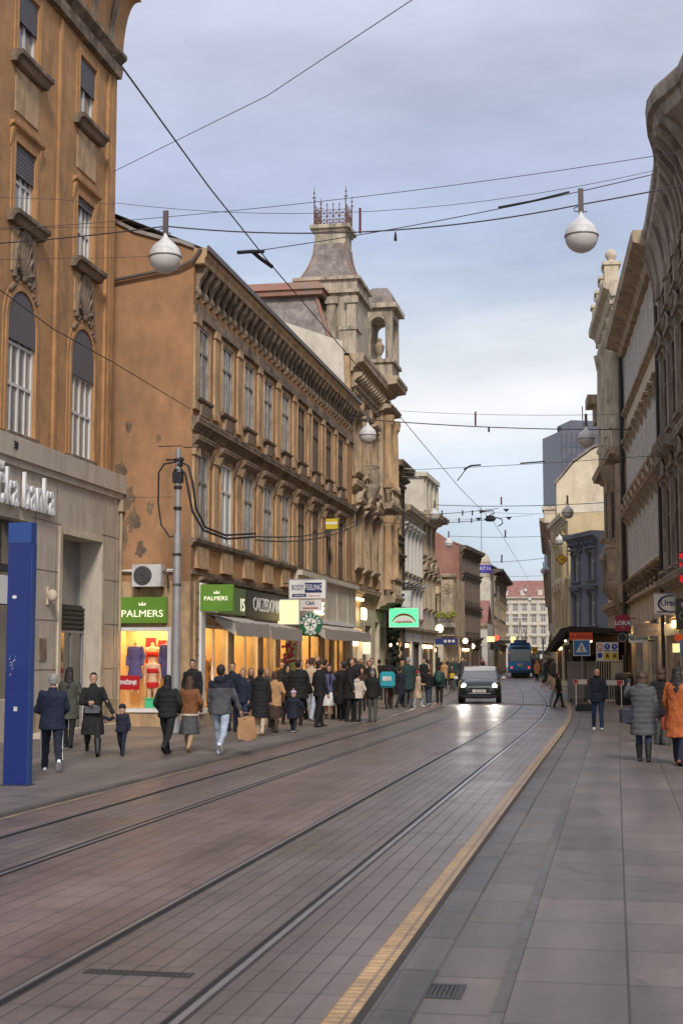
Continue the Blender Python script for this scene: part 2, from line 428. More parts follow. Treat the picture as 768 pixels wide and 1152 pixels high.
for z in (1.5, 2.6, 3.7, 4.8): jn.box(uB(29.0), uB(30.7), -.0375, -.031, z, z+.015); jn.box(uB(33.34), L, -.0375, -.031, z, z+.015)
b.part('panel_joints', jn, GRIMESTONE)
# mouldings round door opening
dm = MB(); a0, a1 = dops[0][0], dops[0][1]
dm.box(a0-.16, a0-.002, -.075, -.031, .05, 4.76); dm.box(a1+.002, a1+.16, -.075, -.031, .05, 4.76); dm.box(a0-.002, a1+.002, -.075, -.031, 4.602, 4.76)
b.part('door_surround', dm, CREAMSTONE)
# recess of the entrance: glass, louvre, posts
dg = MB(); dg.box(a0, a1, .55, .60, 3.05, 4.6); g = b.part('transom_glass', dg, GLASSG)
lv = MB(); lv.box(a0, a1, .42, .60, 2.42, 3.04)
for k in range(5): lv.box(a0, a1, .36, .42, 2.48+k*.11, 2.54+k*.11)
b.part('louvre', lv, DARKMETAL)
fr = MB()
for u in (a0+.02, a0+.95, a0+1.75, a1-.10): fr.box(u, u+.08, .38, .46, .06, 2.42)
fr.box(a0, a1, .37, .47, 2.36, 2.42)
fr.box(a0, a0+.07, .50, .61, 3.05, 4.6); fr.box(a1-.07, a1, .50, .61, 3.05, 4.6)
door = b.part('entrance_door', fr, MASTMETAL)
dgl = MB(); dgl.box(a0, a1, .41, .43, .07, 2.36); link(dgl.mesh('door_glass', SHOPDARK), 'door_glass', door)
# left shop window of bank
s0, s1 = dops[1][0], dops[1][1]
sw = MB(); sw.box(s0, s1, .3, .34, .9, 4.7); b.part('bank_window_glass', sw, SHOPDARK)
sf = MB()
for u in (s0, s0+1.2, s0+2.45, s1-.08): sf.box(u, u+.08, .22, .3, .9, 4.7)
sf.box(s0, s1, .215, .295, 3.6, 3.75); b.part('bank_window_frame', sf, DARKMETAL)
ws_ = MB(); ws_.box(s0+1.3, s1-.1, .16, .2, 2.9, 3.5); b.part('white_window_panel', ws_, WHITEPAINT)
# string courses / window trims
sill = sill_mesh(1.75, .28, .24, GRIMESTONE); sill2 = sill_mesh(1.6, .14, .14, GRIMESTONE)
srd = frame_mesh(1.1, 1.6, .20, .035, ORANGE)
ped_ = MB(); ped_.box(-.62, .62, -.03, -.001, -1.25, -.3); pnl = ped_.mesh('spandrel_panel', OCHRE2)
hood = hood_mesh(1.7, 1.82, .12, .14, ORANGE)
shell = MB()
for k in range(9):
    a = math.pi*(k+.5)/9
    shell.tube([(0, -.03, 3.42), (-.42*math.cos(a), -.05, 3.42+1.0*math.sin(a))], [.02, .06], 6)
shell.ell((0, -.06, 3.40), .12, .06, .09, 8, 6)
n = 12
for k in range(n):
    a0_, a1_ = math.pi*k/n, math.pi*(k+1)/n
    f = lambda a, r: (-r*.56*math.cos(a), 3.35 + r*1.16*math.sin(a))
    shell.ext([f(a0_, 1), f(a1_, 1), f(a1_, .84), f(a0_, .84)], -.09, -.001)
for s in (-1, 1):
    for k in range(5): shell.ell((s*(.30+.1*k), -.04, 3.36-.09*k+.03*math.sin(k*2)), .08, .05, .06, 7, 5)
shm = shell.mesh('shell_ornament', GRIMESTONE, 40)
ar = MB()
n = 14
for r0, r1, o in ((.75, .86, .05), (.86, .98, .025)):
    zc = 3.12-.74
    for k in range(n):
        a0_, a1_ = math.pi*k/n, math.pi*(k+1)/n
        ar.ext([(-r1*math.cos(a0_), zc+r1*math.sin(a0_)), (-r1*math.cos(a1_), zc+r1*math.sin(a1_)), (-r0*math.cos(a1_), zc+r0*math.sin(a1_)), (-r0*math.cos(a0_), zc+r0*math.sin(a0_))], -o, -.001)
    for s in (-1, 1): ar.box(min(s*r0, s*r1), max(s*r0, s*r1), -o, -.001, 0, zc)
arm = ar.mesh('arched_surround', ORANGE)
for i, u in enumerate(wu):
    put_win(b, u, 6.5, 1.48, 3.12, 4, (.34, .62), WHITEFRAME, GLASSG, True, .36 if i != 1 else .38, y=.03, extra=(('arched_surround', arm), ('shell_ornament', shm), ('sill', sill2)))
    put_win(b, u, 11.22, 1.1, 1.6, 4, (.5,), WHITEFRAME, GLASSG, False, .42 if i != 1 else .12, y=.08, extra=(('surround', srd), ('sill', sill), ('spandrel_panel', pnl), ('hood', hood)))
    put_win(b, u, 14.72, 1.1, 1.58, 2, (), WHITEFRAME, GLASSG, False, .45, y=.08, extra=(('surround', srd), ('sill', sill), ('spandrel_panel', pnl)))
# pilaster strips and cornice
ps = MB()
for u in (uB(30.1), uB(33.3)): ps.box(u-.07, u+.07, -.07, -.001, 6.42, 16.6)
ps.box(L-1.15, L-.84, -.05, -.001, 6.42, 16.69)
ps.build_each('pilaster_strip', ORANGE, b.root)
cn = MB(); cn.prof([(0, 16.7), (-.16, 16.7), (-.2, 16.95), (-.12, 17.05), (-.3, 17.2), (-.3, 17.3), (0, 17.3)], -.3, L-.8)
b.part('string_course', cn, GRIMESTONE)
cv = MB()
pts = [(0, 17.302), (-.15, 17.302)] + [(-.15-.38*(1-math.cos(R(9*k))), 17.3+1.5*math.sin(R(9*k))) for k in range(1, 11)] + [(-.62, 18.8), (-.62, 19.1), (0, 19.1)]
cv.prof(pts, -.3, L-.7); b.part('cove_cornice', cv, ORANGE, 30)
cb = MB()
for k in range(11):
    x = .6 + k*1.24
    cb.prof([(0, 17.31), (-.22, 17.31)] + [(-.22-.36*(1-math.cos(R(9*q))), 17.3+1.45*math.sin(R(9*q))) for q in range(1, 10)] + [(0, 18.75)], x-.12, x+.12)
cb.build_each('cove_rib', GRIMESTONE, b.root)
up = MB(); up.box(0, L-.85, .001, 9, 17.0, 19.1); b.part('attic', up, ORANGE)
# lettering
def wall_text(b, s, u, z, size, m, depth=.03, y=-.15, sx=1.0, bold=0.0, align='CENTER', name='lettering', parent=None, spacing=1.0):
    return text_mesh(s, size, m, parent or b.root, Matrix.Translation((u, y, z)), name, depth, sx, align, bold, spacing)
lt = wall_text(b, 'Zagrebačka banka', uB(30.0), 5.28, 1.12, WHITELET, .035, -.13, .62, .007, 'RIGHT', 'bank_lettering', spacing=1.08)
nb = wall_text(b, '30', uB(27.75), 6.2, .24, BLACKPAINT, .01, -.18, .9, name='house_number')
pq = MB(); pq.box(uB(29.55), uB(29.95), -.05, -.031, 1.7, 2.2); b.part('plaque', pq, GRIMESTONE)
lp = MB(); lp.ell((uB(29.95), -.15, 3.15), .1, .12, .14, 10, 7); lp.box(uB(29.92), uB(29.98), -.07, -.031, 2.95, 3.35); b.part('wall_lamp', lp, CREAMSTONE, True)
dp = MB(); dp.tube([(L-.10, -.085, .1), (L-.10, -.085, 5.6)], .04, 8); dp.box(L-.2, L-.0, -.16, -.035, 5.5, 5.79); b.part('downpipe', dp, TANSTONE, True)
st = MB(); st.box(uB(29.0), L+.02, -.33, -.111, .04, .16); st.box(uB(20), uB(25.2), -.33, -.111, .04, .16); b.part('front_step', st, STONE)

# ================================================================ B2 orange palace with shops
Y0 = 34.73; XF = -10.5
b = Bld('ochre_palace', 'long three-storey ochre house with carved cornice, street-level shops and plain orange end wall', (XF, Y0), (XF, 57.6)); B2 = b
L = b.L; H = 11.35
sp = (54.9-35.55)/8
us = [35.62-Y0 + k*2.41 for k in range(9)]
ops = [(u-.57, u+.57, 8.5, 10.42) for u in us] + [(u-.57, u+.57, 4.86, 7.1) for u in us]
b.wall(ORANGE, H, 8, ops, u0=.301, z0=3.72, back=False)
# end wall facing the camera (with sloped parapet), back and top
ew = MB()
top = [(0, 12.35), (.35, 12.5), (.85, 12.62), (1.6, 12.86), (2.25, 13.22), (4.5, 14.6), (8, 14.6)]
pts = [(0, 3.72)] + top + [(8, 3.72)]
ew.ext(pts, 0, .3, 'x')
ewo = b.part('end_wall', ew, ORANGE_SIDE)
ewc = MB(); 
for (ya, za), (yb, zb) in zip(top[:-1], top[1:]):
    ewc.ext([(ya, za+.002), (yb, zb+.002), (yb, zb+.10), (ya, za+.10)], -.08, .36, 'x')
b.part('parapet_coping', ewc, GREYROOF)
gp = MB(); gp.tube([(-.09, -.2, 12.32), (-.12, 0, 12.0), (-.12, .35, 11.85), (-.12, 2.1, 11.6)], .05, 8); b.part('gutter_pipe', gp, GUTTER, True)
pp = MB(); r_ = random.Random(31)
for (cy_, cz_, sz) in ((1.75, 5.9, .34), (1.55, 5.3, .26), (1.85, 4.9, .3), (1.1, 5.6, .14), (1.9, 6.6, .22), (1.35, 4.5, .2), (.9, 7.4, .10), (1.7, 7.7, .13)):
    n_ = 18; pts = []
    for k in range(n_):
        a_ = 2*math.pi*k/n_; rr_ = sz*(.55+.6*r_.random()); pts.append((cy_+rr_*.8*math.cos(a_), cz_+rr_*1.25*math.sin(a_)))
    pp.ext(pts, -.006, -.001, 'x')
b.part('peeled_plaster', pp, mat('bare_render', (.235,.16,.105), .95, col2=(.12,.085,.06), var=.3, scale=6, bump=.6, cov=(.4,.6)))
# ground storey end wall: window opening with show window
gw = MB(); a, c = .58, 1.93
gw.box(0, .3, 0, a, 0.0, 3.718); gw.box(0, .3, c, 8, 0, 3.718); gw.box(0, .3, a, c, 0, .5); gw.box(0, .3, a, c, 2.45, 3.718)
b.part('end_wall_base', gw, OCHRE2)
bk = MB(); bk.quad((0.3, 8, 0), (L, 8, 0), (L, 8, 12), (.3, 8, 12)); bk.quad((L, 0.01, 3.72), (L, 8, 3.72), (L, 8, 12), (L, 0.01, 12)); b.part('back_wall', bk, ORANGE_SIDE)
rf = MB(); rf.quad((.25, -.34, 12.37), (L, -.34, 12.37), (L, 5, 14.7), (.25, 5, 14.7)); rf.quad((.25, 5, 14.7), (L, 5, 14.7), (L, 8.2, 12.2), (.25, 8.2, 12.2))
b.part('roof', rf, SLATE)
# brick pier at ground, facade ground storey wall pieces
brk = MB()
brk.box(0.302, .62, -.05, .3, 0, 3.718)
for k in range(9): brk.box(0.32, .60, -.065, -.051, .25+k*.4, .27+k*.4)
b.part('corner_pier', brk, OCHRE2)
# shop openings along street facade : 0.62..13.6 shops (orange), rest cream clad section
sec1 = [(1.0, 3.9), (4.3, 7.3), (7.7, 9.6), (10.0, 12.6)]
sec2 = [(13.2, 16.6), (17.2, 18.6), (19.0, 21.4)]
gops = [(p, q, .35, 2.65, '', .3) for p, q in sec1+sec2]
b.wall(CREAMSTONE, 3.718, 8, gops, u0=.62, z0=0, name='shop_front', back=False, reveal=.3)
cl = MB(); cl.box(11.9, L, -.14, -.001, 3.0, 4.55); cl.box(11.9, L, -.30, -.001, 4.552, 4.72)
for u in (14.2, 16.5, 18.8, 21.0): cl.box(u, u+.05, -.16, -.141, 3.0, 4.55)
b.part('cream_cladding', cl, PALE)
fl = MB(); fl.box(.62, L-.3, .32, 3.2, 0.05, .30); b.part('shop_floor', fl, SHOPFLOOR)
iw = MB(); iw.box(.62, L-.3, 3.2, 3.3, .30, 3.6)
for u in (4.1, 7.5, 9.8, 12.9, 16.9, 18.8): iw.box(u-.05, u+.05, .34, 3.199, .301, 3.6)
iw.box(.62, L-.3, .34, 3.2, 3.601, 3.7); b.part('shop_interior', iw, SHOPWALL)
for (p, q, e) in ((1.0, 3.9, 1), (4.3, 7.3, 1), (7.7, 9.6, 1), (10.0, 12.6, .5), (13.2, 16.6, 1), (17.2, 18.6, 1), (19, 21.4, 1)):
    lm = MB(); lm.box(p+.2, q-.2, .8, 2.4, 3.50, 3.56); b.part('ceiling_lamp', lm, LIT)
    wf = MB(); w_ = q-p
    wf.box(p, p+.07, .05, .12, .35, 2.65); wf.box(q-.07, q, .05, .12, .35, 2.65); wf.box(p+.07, q-.07, .05, .12, .35, .45); wf.box(p+.07, q-.07, .05, .12, 2.55, 2.65)
    if w_ > 1.6: wf.box(p+w_*.48, p+w_*.48+.07, .05, .12, .45, 2.55)
    wo = b.part('shop_window', wf, WHITEPAINT if p < 8 else BROWNFRAME)
b.part('stall_riser', MB().box(.62, L, -.06, -.001, .0, .34), TANSTONE)
b.part('white_pilaster', MB().box(.63, .98, -.12, -.001, .341, 3.7), WHITEPAINT)
# window trims
h1 = hood_mesh(1.62, 2.32, .34, .30, GRIMESTONE); s1 = frame_mesh(1.14, 1.92, .12, .02, OCHRE2)
corb = MB(); corb.prof(cornice_prof(.13, -.14, 0), -.68, .68)
corb.prof([(0, -.5), (-.1, -.45), (-.14, -.161), (0, -.161)], -.45, .45)
for x in (-.3, 0, .3): corb.ell((x, -.05, -.34), .12, .06, .15, 7, 5)
corb = corb.mesh('sill', GRIMESTONE, 35)
h2 = hood_mesh(1.72, 2.36, .19, .26, GRIMESTONE)
orn = MB(); ornament(orn, 0, -.01, 2.30, .9, .16, .03, 3); orn = orn.mesh('carved_frieze', GRIMESTONE, 40)
orn1 = MB(); ornament(orn1, 0, -.01, 2.08, .9, .18, .03, 5); orn1 = orn1.mesh('carved_frieze', GRIMESTONE, 40)
s2 = frame_mesh(1.14, 2.24, .12, .02, OCHRE2)
apr = MB(); apr.box(-.55, .55, -.07, -.001, -.75, -.22); apr.box(-.62, .62, -.12, -.001, -.80, -.751); apr = apr.mesh('apron_panel', OCHRE2)
for i, u in enumerate(us):
    gm = GLASSG if i < 5 else GLASS; fm = GREYFRAME if i < 5 else BROWNFRAME
    put_win(b, u, 8.5, 1.14, 1.92, 2, (.66,), fm, gm if i not in (3,) else GLASS, y=.0, extra=(('surround', s1), ('sill', corb), ('carved_frieze', orn1)))
    put_win(b, u, 4.86, 1.14, 2.24, 2, (.66,), fm if i != 1 else WHITEFRAME, gm, y=.0, extra=(('surround', s2), ('carved_frieze', orn), ('hood', h2), ('apron_panel', apr)))
for i in range(10):
    u = us[0] - 1.205 + i*2.41 if i < 9 else us[-1] + 1.205
    u = max(u, .22)
    for zz, (z0, z1) in enumerate(((8.15, 10.62), (4.80, 7.18))):
        p = MB(); p.box(u-.2, u+.2, -.06, -.001, z0, z1-.221); p.box(u-.25, u+.25, -.10, -.001, z1-.22, z1-.02); p.box(u-.23, u+.23, -.085, -.061, z0+.001, z0+.2)
        b.part('pilaster', p, OCHRE2)
sc = MB(); sc.prof(cornice_prof(.20, 7.6, 7.95), -.03, L); sc.prof(cornice_prof(.14, 4.62, 4.82), -.02, L); sc.box(0, L, -.05, -.001, 3.9, 4.0)
sc.prof(cornice_prof(.16, 3.72, 3.86), .62, 11.9)
sc.build_each('string_course', GRIMESTONE, b.root)
fz = MB()
fz.box(-.02, L, -.05, -.001, 10.66, 10.95); fz.box(-.02, L, -.10, -.001, 10.60, 10.659)
r_ = random.Random(4)
for k in range(46):
    ornament(fz, .25+k*.49, -.01, 11.30, .34, .22, .03, k, 5)
b.part('frieze', fz, GRIMESTONE, 40)
brackets(b, 0.02, L, 38, 11.1, 11.95, .26, GRIMESTONE, .2)
gc = MB(); gc.prof([(0, 11.95), (-.27, 11.95), (-.29, 12.08), (-.34, 12.15), (-.36, 12.32), (-.32, 12.36), (0, 12.36)], -.02, L)
b.part('main_cornice', gc, OCHRE2)
gt = MB(); gt.box(-.06, L, -.42, -.361, 12.26, 12.40); b.part('gutter', gt, GUTTER)
# ---- things on the end wall
def sign_board(name, label, cat, pos, rz, w, h, t, m, edge=None, group=None):
    o = thing(name, label, cat, pos, rz, group)
    MB().box(-w/2, w/2, 0, t, -h/2, h/2).build('panel', m, o)
    if edge:
        e = MB(); k = .03
        e.box(-w/2-k, w/2+k, -.012, t+.01, h/2+.001, h/2+k); e.box(-w/2-k, w/2+k, -.012, t+.01, -h/2-k, -h/2-.001)
        e.box(-w/2-k, -w/2-.001, -.012, t+.01, -h/2, h/2); e.box(w/2+.001, w/2+k, -.012, t+.01, -h/2, h/2)
        e.build('edge_frame', edge, o)
    return o
def on(o, s, x, z, size, m, sx=1.0, bold=0.0, depth=.006, y=-.008, **k):
    return text_mesh(s, size, m, o, Matrix.Translation((x, y, z)), 'lettering', depth, sx, 'CENTER', bold, **k)
def crown(o, x, z, s, m):
    mb = MB()
    for k in (-1, 0, 1): mb.ext([(x+k*s*.5-s*.22, z), (x+k*s*.5+s*.22, z), (x+k*s*.75, z+s*(.75 if k == 0 else .5))], -.012, -.001)
    mb.box(x-s*.75, x+s*.75, -.0115, -.001, z-s*.12, z-.001)
    return mb.build('emblem', m, o)
pw = W(161, 686.5, Y=Y0)
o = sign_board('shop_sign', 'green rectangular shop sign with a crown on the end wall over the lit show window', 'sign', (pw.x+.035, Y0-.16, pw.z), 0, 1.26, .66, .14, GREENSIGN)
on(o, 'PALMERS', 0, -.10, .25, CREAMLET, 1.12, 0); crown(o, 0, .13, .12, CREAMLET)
# show window as part of the palace: reveal frame, interior box
x0, x1 = -12.43, -11.08
def lw(x): return -(x - XF)       # world x -> local y (local y = -X)
sh = MB(); a, c = lw(x1), lw(x0)
f = .09
sh.box(-.03, .06, a-f, a, .40, 2.55); sh.box(-.03, .06, c, c+f, .40, 2.55); sh.box(-.03, .06, a, c, 2.45, 2.55); sh.box(-.05, .06, a-f, c+f, .40, .50)
b.part('show_window', sh, WHITEPAINT)
inn = MB()
inn.quad((1.3, a-.2, .5), (1.3, c+.2, .5), (1.3, c+.2, 2.6), (1.3, a-.2, 2.6)); inn.box(.31, 1.3, a-.25, a-.2, .5, 2.6); inn.box(.31, 1.3, c+.2, c+.25, .5, 2.6); inn.box(.31, 1.3, a-.2, c+.2, .42, .5)
b.part('show_window_interior', inn, SHOPWALL)
lm = MB(); lm.box(.45, 1.2, a, c, 2.50, 2.56); b.part('ceiling_lamp', lm, LIT)
# ================================================================ B3 domed corner palace
Y3, Y3e = 57.65, 67.05
b = Bld('turreted_palace', 'ornate sandstone palace with slate mansard, iron-crested tower roof and an open belvedere', (-10.6, Y3), (-10.6, Y3e)); B3 = b
L = b.L
us = [1.1, 3.3, 5.4]
ops = [(u-.5, u+.5, z0, z1) for u in us for z0, z1 in ((5.6, 8.1), (9.6, 12.0), (12.6, 13.7))] + [(7.5, 8.5, 5.6, 8.1), (7.5, 8.5, 9.6, 11.9)]
b.wall(OCHRE2, 14.4, 8, ops, z0=3.9)
b.wall(CREAMWALL, 3.899, 8, [(.6, 2.8, .4, 3.0, '', .35), (3.6, 5.2, .05, 3.2, '', .35), (6.2, 7.3, .05, 3.4, '', .4), (7.6, 9.1, .3, 3.2, '', .35)], name='shop_front')
g = MB(); g.box(.6, 5.2, .2, .24, .1, 3.2); b.part('shop_glass', g, GLASS)
g = MB(); g.box(6.2, 9.1, .34, .38, .1, 3.4); b.part('portal_glass', g, SHOPDARK)
lm = MB(); lm.box(.8, 2.6, .14, .18, 2.3, 2.9); b.part('ceiling_lamp', lm, LIT)
hm = hood_mesh(1.5, 2.5, .45, .3, TANSTONE, 'tri'); hm2 = hood_mesh(1.5, 2.4, .35, .26, TANSTONE); fm_ = frame_mesh(1.0, 2.4, .18, .1, TANSTONE); sm = sill_mesh(1.5, .3, .2, TANSTONE)
for u in us:
    put_win(b, u, 5.6, 1.0, 2.5, 2, (.68,), BROWNFRAME, GLASS, extra=(('surround', fm_), ('hood', hm), ('sill', sm)))
    put_win(b, u, 9.6, 1.0, 2.4, 2, (.68,), BROWNFRAME, GLASS, extra=(('surround', fm_), ('hood', hm2), ('sill', sm)))
    put_win(b, u, 12.6, 1.0, 1.1, 2, (), BROWNFRAME, GLASS)
put_win(b, 8.0, 5.6, 1.0, 2.5, 2, (.68,), BROWNFRAME, GLASS, y=.02); put_win(b, 8.0, 9.6, 1.0, 2.3, 2, (.68,), BROWNFRAME, GLASS, y=.02)
for u in (.1, 2.2, 4.35, 6.5):
    for z0, z1 in ((4.9, 8.6), (9.3, 12.9)):
        p = MB(); p.box(u-.22, u+.22, -.12, -.001, z0, z1-.501); p.box(u-.3, u+.3, -.18, -.001, z1-.5, z1-.1); p.box(u-.28, u+.28, -.16, -.121, z0+.001, z0+.4)
        ornament(p, u, -.18, z1-.35, .5, .4, .05, int(u*3))
        b.part('pilaster', p, OCHRE2, 40)
cc = MB()
for z0, z1, o in ((4.35, 4.75, .25), (8.75, 9.2, .3), (13.75, 14.5, .6)):
    cc.prof(cornice_prof(o, z0, z1), 0, 6.9)
cc.build_each('string_course', TANSTONE, b.root)
brackets(b, 0.1, 6.8, 12, 13.1, 13.74, .5, TANSTONE, .22)
# projecting bay (u 6.9 - 11.95)
bay = MB()
bx0, bx1 = 6.6, 9.25
bay.box(bx0, bx0+.75, -.32, -.001, 4.0, 13.9); bay.box(bx1-.7, bx1, -.32, -.001, 4.0, 13.9)
bay.box(bx0+.751, bx1-.701, -.2, -.001, 8.2, 9.5); bay.box(bx0+.751, bx1-.701, -.2, -.001, 12.0, 13.9)
bay.build_each('projecting_bay', TANSTONE, b.root)
for u in (bx0+.35, bx1-.35):
    for z0, z1 in ((4.9, 8.3), (9.6, 13.0)):
        c = MB(); c.lathe([(.30, z0), (.30, z0+.2), (.22, z0+.3), (.21, z0+1.5), (.18, z1-.6), (.2, z1-.55), (.32, z1-.2), (.32, z1)], (u, -.5, 0), 12)
        ornament(c, u, -.72, z1-.3, .5, .4, .08, int(z0))
        b.part('column', c, OCHRE2, 40)
cc = MB()
for z0, z1, o in ((8.35, 8.85, .85), (13.05, 13.45, .8), (14.0, 14.75, 1.1)):
    cc.prof(cornice_prof(o, z0, z1), bx0-.3, bx1+.12)
cc.prof(cornice_prof(.95, 4.0, 4.6), bx0-.2, bx1+.1)
cc.build_each('bay_cornice', TANSTONE, b.root)
bl = MB(); balustrade(bl, bx0-.0, bx1-.2, -.8, 4.6, .85, 9)
b.part('balcony', bl, TANSTONE); bl = MB(); balustrade(bl, bx0+.2, bx1-.2, -.7, 8.86, .75, 8)
b.part('balcony', bl, TANSTONE)
# small round balcony near left bay side
rb = MB(); rb.lathe([(.05, 8.0), (.25, 8.2), (.42, 8.7), (.56, 9.05), (.62, 9.15), (.62, 9.28)], (3.3, -.1, 0), 14)
for k in range(13):
    a = R(180+15*k-0); rb.tube([(3.3+.57*math.cos(a), -.1+.57*math.sin(a), 9.28), (3.3+.62*math.cos(a), -.1+.62*math.sin(a), 9.7), (3.3+.56*math.cos(a), -.1+.56*math.sin(a), 10.1)], .02, 5)
rb.tube([(3.3+.57*math.cos(R(180+15*k)), -.1+.57*math.sin(R(180+15*k)), 10.1) for k in range(13)], .035, 6)
b.part('round_balcony', rb, DARKSTONE, 40)
od = MB()
r_ = random.Random(8)
for k in range(16): ornament(od, .5+k*.42, -.12, 13.0-.05, .36, .3, .08, k, 5)
for u in (6.9, 8.9):
    for z in (8.9, 13.55): ornament(od, u, -.6, z, .6, .4, .08, int(z))
b.part('carved_ornament', od, GRIMESTONE, 40)
# attic parapet + mansard
at = MB(); at.box(0, 1.0, -.25, .4, 14.5, 15.5); at.box(-.06, 1.06, -.33, .46, 15.5, 15.65); at.box(1.0, 6.6, -.15, .2, 14.5, 15.1)
b.part('parapet', at, TOWERSTONE)
# mansard: seen from the end; local y = depth (away from street)
def fr_(mb, x0, x1, y0, y1, z0, x0b, x1b, y0b, y1b, z1):
    mb.rings([[(x0,y0,z0),(x1,y0,z0),(x1,y1,z0),(x0,y1,z0)], [(x0b,y0b,z1),(x1b,y0b,z1),(x1b,y1b,z1),(x0b,y1b,z1)]])
ma = MB(); fr_(ma, .4, 6.6, .7, 7.9, 14.42, 1.3, 6.2, 1.75, 6.9, 17.35); b.part('mansard_slope', ma, SLATE)
mt = MB(); fr_(mt, .95, 6.4, 1.40, 7.2, 17.352, .95, 6.4, 1.40, 7.2, 17.58); fr_(mt, .85, 6.5, 1.28, 7.3, 17.582, 1.1, 6.3, 1.6, 7.0, 17.95)
mt.tube([(.4, .7, 14.42), (1.3, 1.75, 17.35)], .09, 6)
b.part('mansard_ridge', mt, REDMETAL)
ch = MB(); fw = [b.loc(W(px_, py_, Y=Y3-.3)) for px_, py_ in ((385, 383), (373, 380), (316, 361), (290, 352))]; ch.ext([(.1, 11.5)] + [(p.y, p.z) for p in fw] + [(fw[-1].y, 11.5)], -.3, -.01, 'x')
b.part('fire_wall', ch, PALE)
br = MB(); br.box(-.14, .38, .40, .80, 13.2, 14.6); b.part('brick_chimney', br, mat('weathered_brick', (.26,.15,.10), .9, col2=(.16,.11,.085), var=.3, scale=8))
# tower (over local u 1.6..4.4) and belvedere
TX0, TX1, TY0, TY1 = 2.2, 5.2, .15, 2.75
tw = MB(); tw.box(TX0, TX1, TY0, TY1, 14.4, 17.65); tw.box(TX0-.18, TX1+.18, TY0-.18, TY1+.18, 17.65, 17.8); tw.box(TX0-.06, TX1+.06, TY0-.06, TY1+.06, 17.8, 18.25)
tw.box(TX0-.2, TX1+.2, TY0-.2, TY1+.2, 18.25, 18.39)
b.part('tower', tw, TOWERSTONE)
for (u, v) in ((TX0-.12, TY0+.15), (TX0-.12, TY0+1.05)):
    p = MB(); p.box(u-.12, u+.11, v-.2, v+.2, 14.5, 17.15); p.box(u-.2, u+.11, v-.28, v+.28, 17.15, 17.45); p.box(u-.17, u+.11, v-.25, v+.25, 14.5, 15.0)
    b.part('tower_pilaster', p, TOWERSTONE)
dw = MB(); dw.box(TX0-.06, TX0-.002, TY0+1.5, TY1-.2, 15.6, 17.1); b.part('tower_louvre', dw, SLATE)
rs = []; cx, cy = (TX0+TX1)/2, (TY0+TY1)/2
for t in range(9):
    q = t/8; r = .76 + (1.36-.76)*(1-q)**1.9; z = 18.39 + 1.75*q
    rs.append([(cx-r*1.0, cy-r*.92, z), (cx+r*1.0, cy-r*.92, z), (cx+r*1.0, cy+r*.92, z), (cx-r*1.0, cy+r*.92, z)])
tr = MB(); tr.rings(rs); b.part('tower_roof', tr, SLATE)
hp = MB()
for sx, sy in ((-1,-1),(1,-1),(1,1),(-1,1)):
    hp.tube([(cx+sx*(.76+.60*(1-t/8)**1.9), cy+sy*.92*(.76+.60*(1-t/8)**1.9), 18.41+1.75*t/8) for t in range(9)], .04, 5)
hp.build_each('roof_hip', REDMETAL, b.root)
wb = MB()
k_ = .74; wb.box(cx-k_, cx+k_, cy-k_*.95, cy+k_*.95, 20.0, 20.7); wb.box(cx-.8, cx+.8, cy-.78, cy+.78, 20.7, 20.83); wb.box(cx-.93, cx+.93, cy-.9, cy+.9, 20.83, 21.0)
b.part('tower_cap', wb, TOWERSTONE)
cr = MB()
for (xa, ya, xb_, yb_) in ((-1,-1,1,-1), (1,-1,1,1), (1,1,-1,1), (-1,1,-1,-1)):
    for k in range(6):
        t = k/5; x = cx+.72*(xa+(xb_-xa)*t); y = cy+.70*(ya+(yb_-ya)*t)
        hgt = .95 if k not in (0, 5) else 1.15
        cr.tube([(x, y, 21.00), (x, y, 21.00+hgt)], .016, 4); cr.ell((x, y, 21.00+hgt), .035, .035, .05, 5, 4)
        if k < 5:
            t2 = (k+1)/5; x2 = cx+.72*(xa+(xb_-xa)*t2); y2 = cy+.70*(ya+(yb_-ya)*t2)
            for z in (21.10, 21.40, 21.70): cr.tube([(x, y, z), (x2, y2, z)], .012, 4)
            for z in (21.10, 21.40):
                cr.tube([(x, y, z), (x2, y2, z+.3)], .010, 4); cr.tube([(x2, y2, z), (x, y, z+.3)], .010, 4)
                mx, my = (x+x2)/2, (y+y2)/2
                cr.ell((mx, my, z+.15), .045, .045, .045, 5, 4)
b.part('iron_cresting', cr, RUSTIRON)
for sx, sy in ((-1,-1),(1,-1),(1,1),(-1,1)):
    fb = MB(); x, y = cx+.74*sx, cy+.72*sy
    fb.tube([(x, y, 21.00), (x, y, 22.75)], [.03, .012], 5); fb.ell((x, y, 22.50), .05, .05, .05, 6, 4)
    fb.box(x-.09, x+.09, y-.012, y+.012, 22.30, 22.34); fb.box(x-.012, x+.012, y-.09, y+.09, 22.25, 22.29)
    b.part('finial', fb, RUSTIRON)
# belvedere: open arched lantern towards the street (u 7.6..10.8)
q0, q1, y0_, y1_ = 6.9, 9.1, -.72, .62
bv = MB()
bv.box(q0, q1, y0_, y1_, 14.7, 15.5); bv.box(q0-.12, q1+.12, y0_-.12, y1_+.12, 15.5, 15.66)
for (x, y) in ((q0, y0_), (q1-.32, y0_), (q0, y1_-.32), (q1-.32, y1_-.32)): bv.box(x, x+.32, y, y+.32, 15.66, 17.750)
bv.box(q0, q1, y0_, y1_, 17.750, 18.100); bv.box(q0-.2, q1+.2, y0_-.25, y1_+.2, 18.100, 18.320)
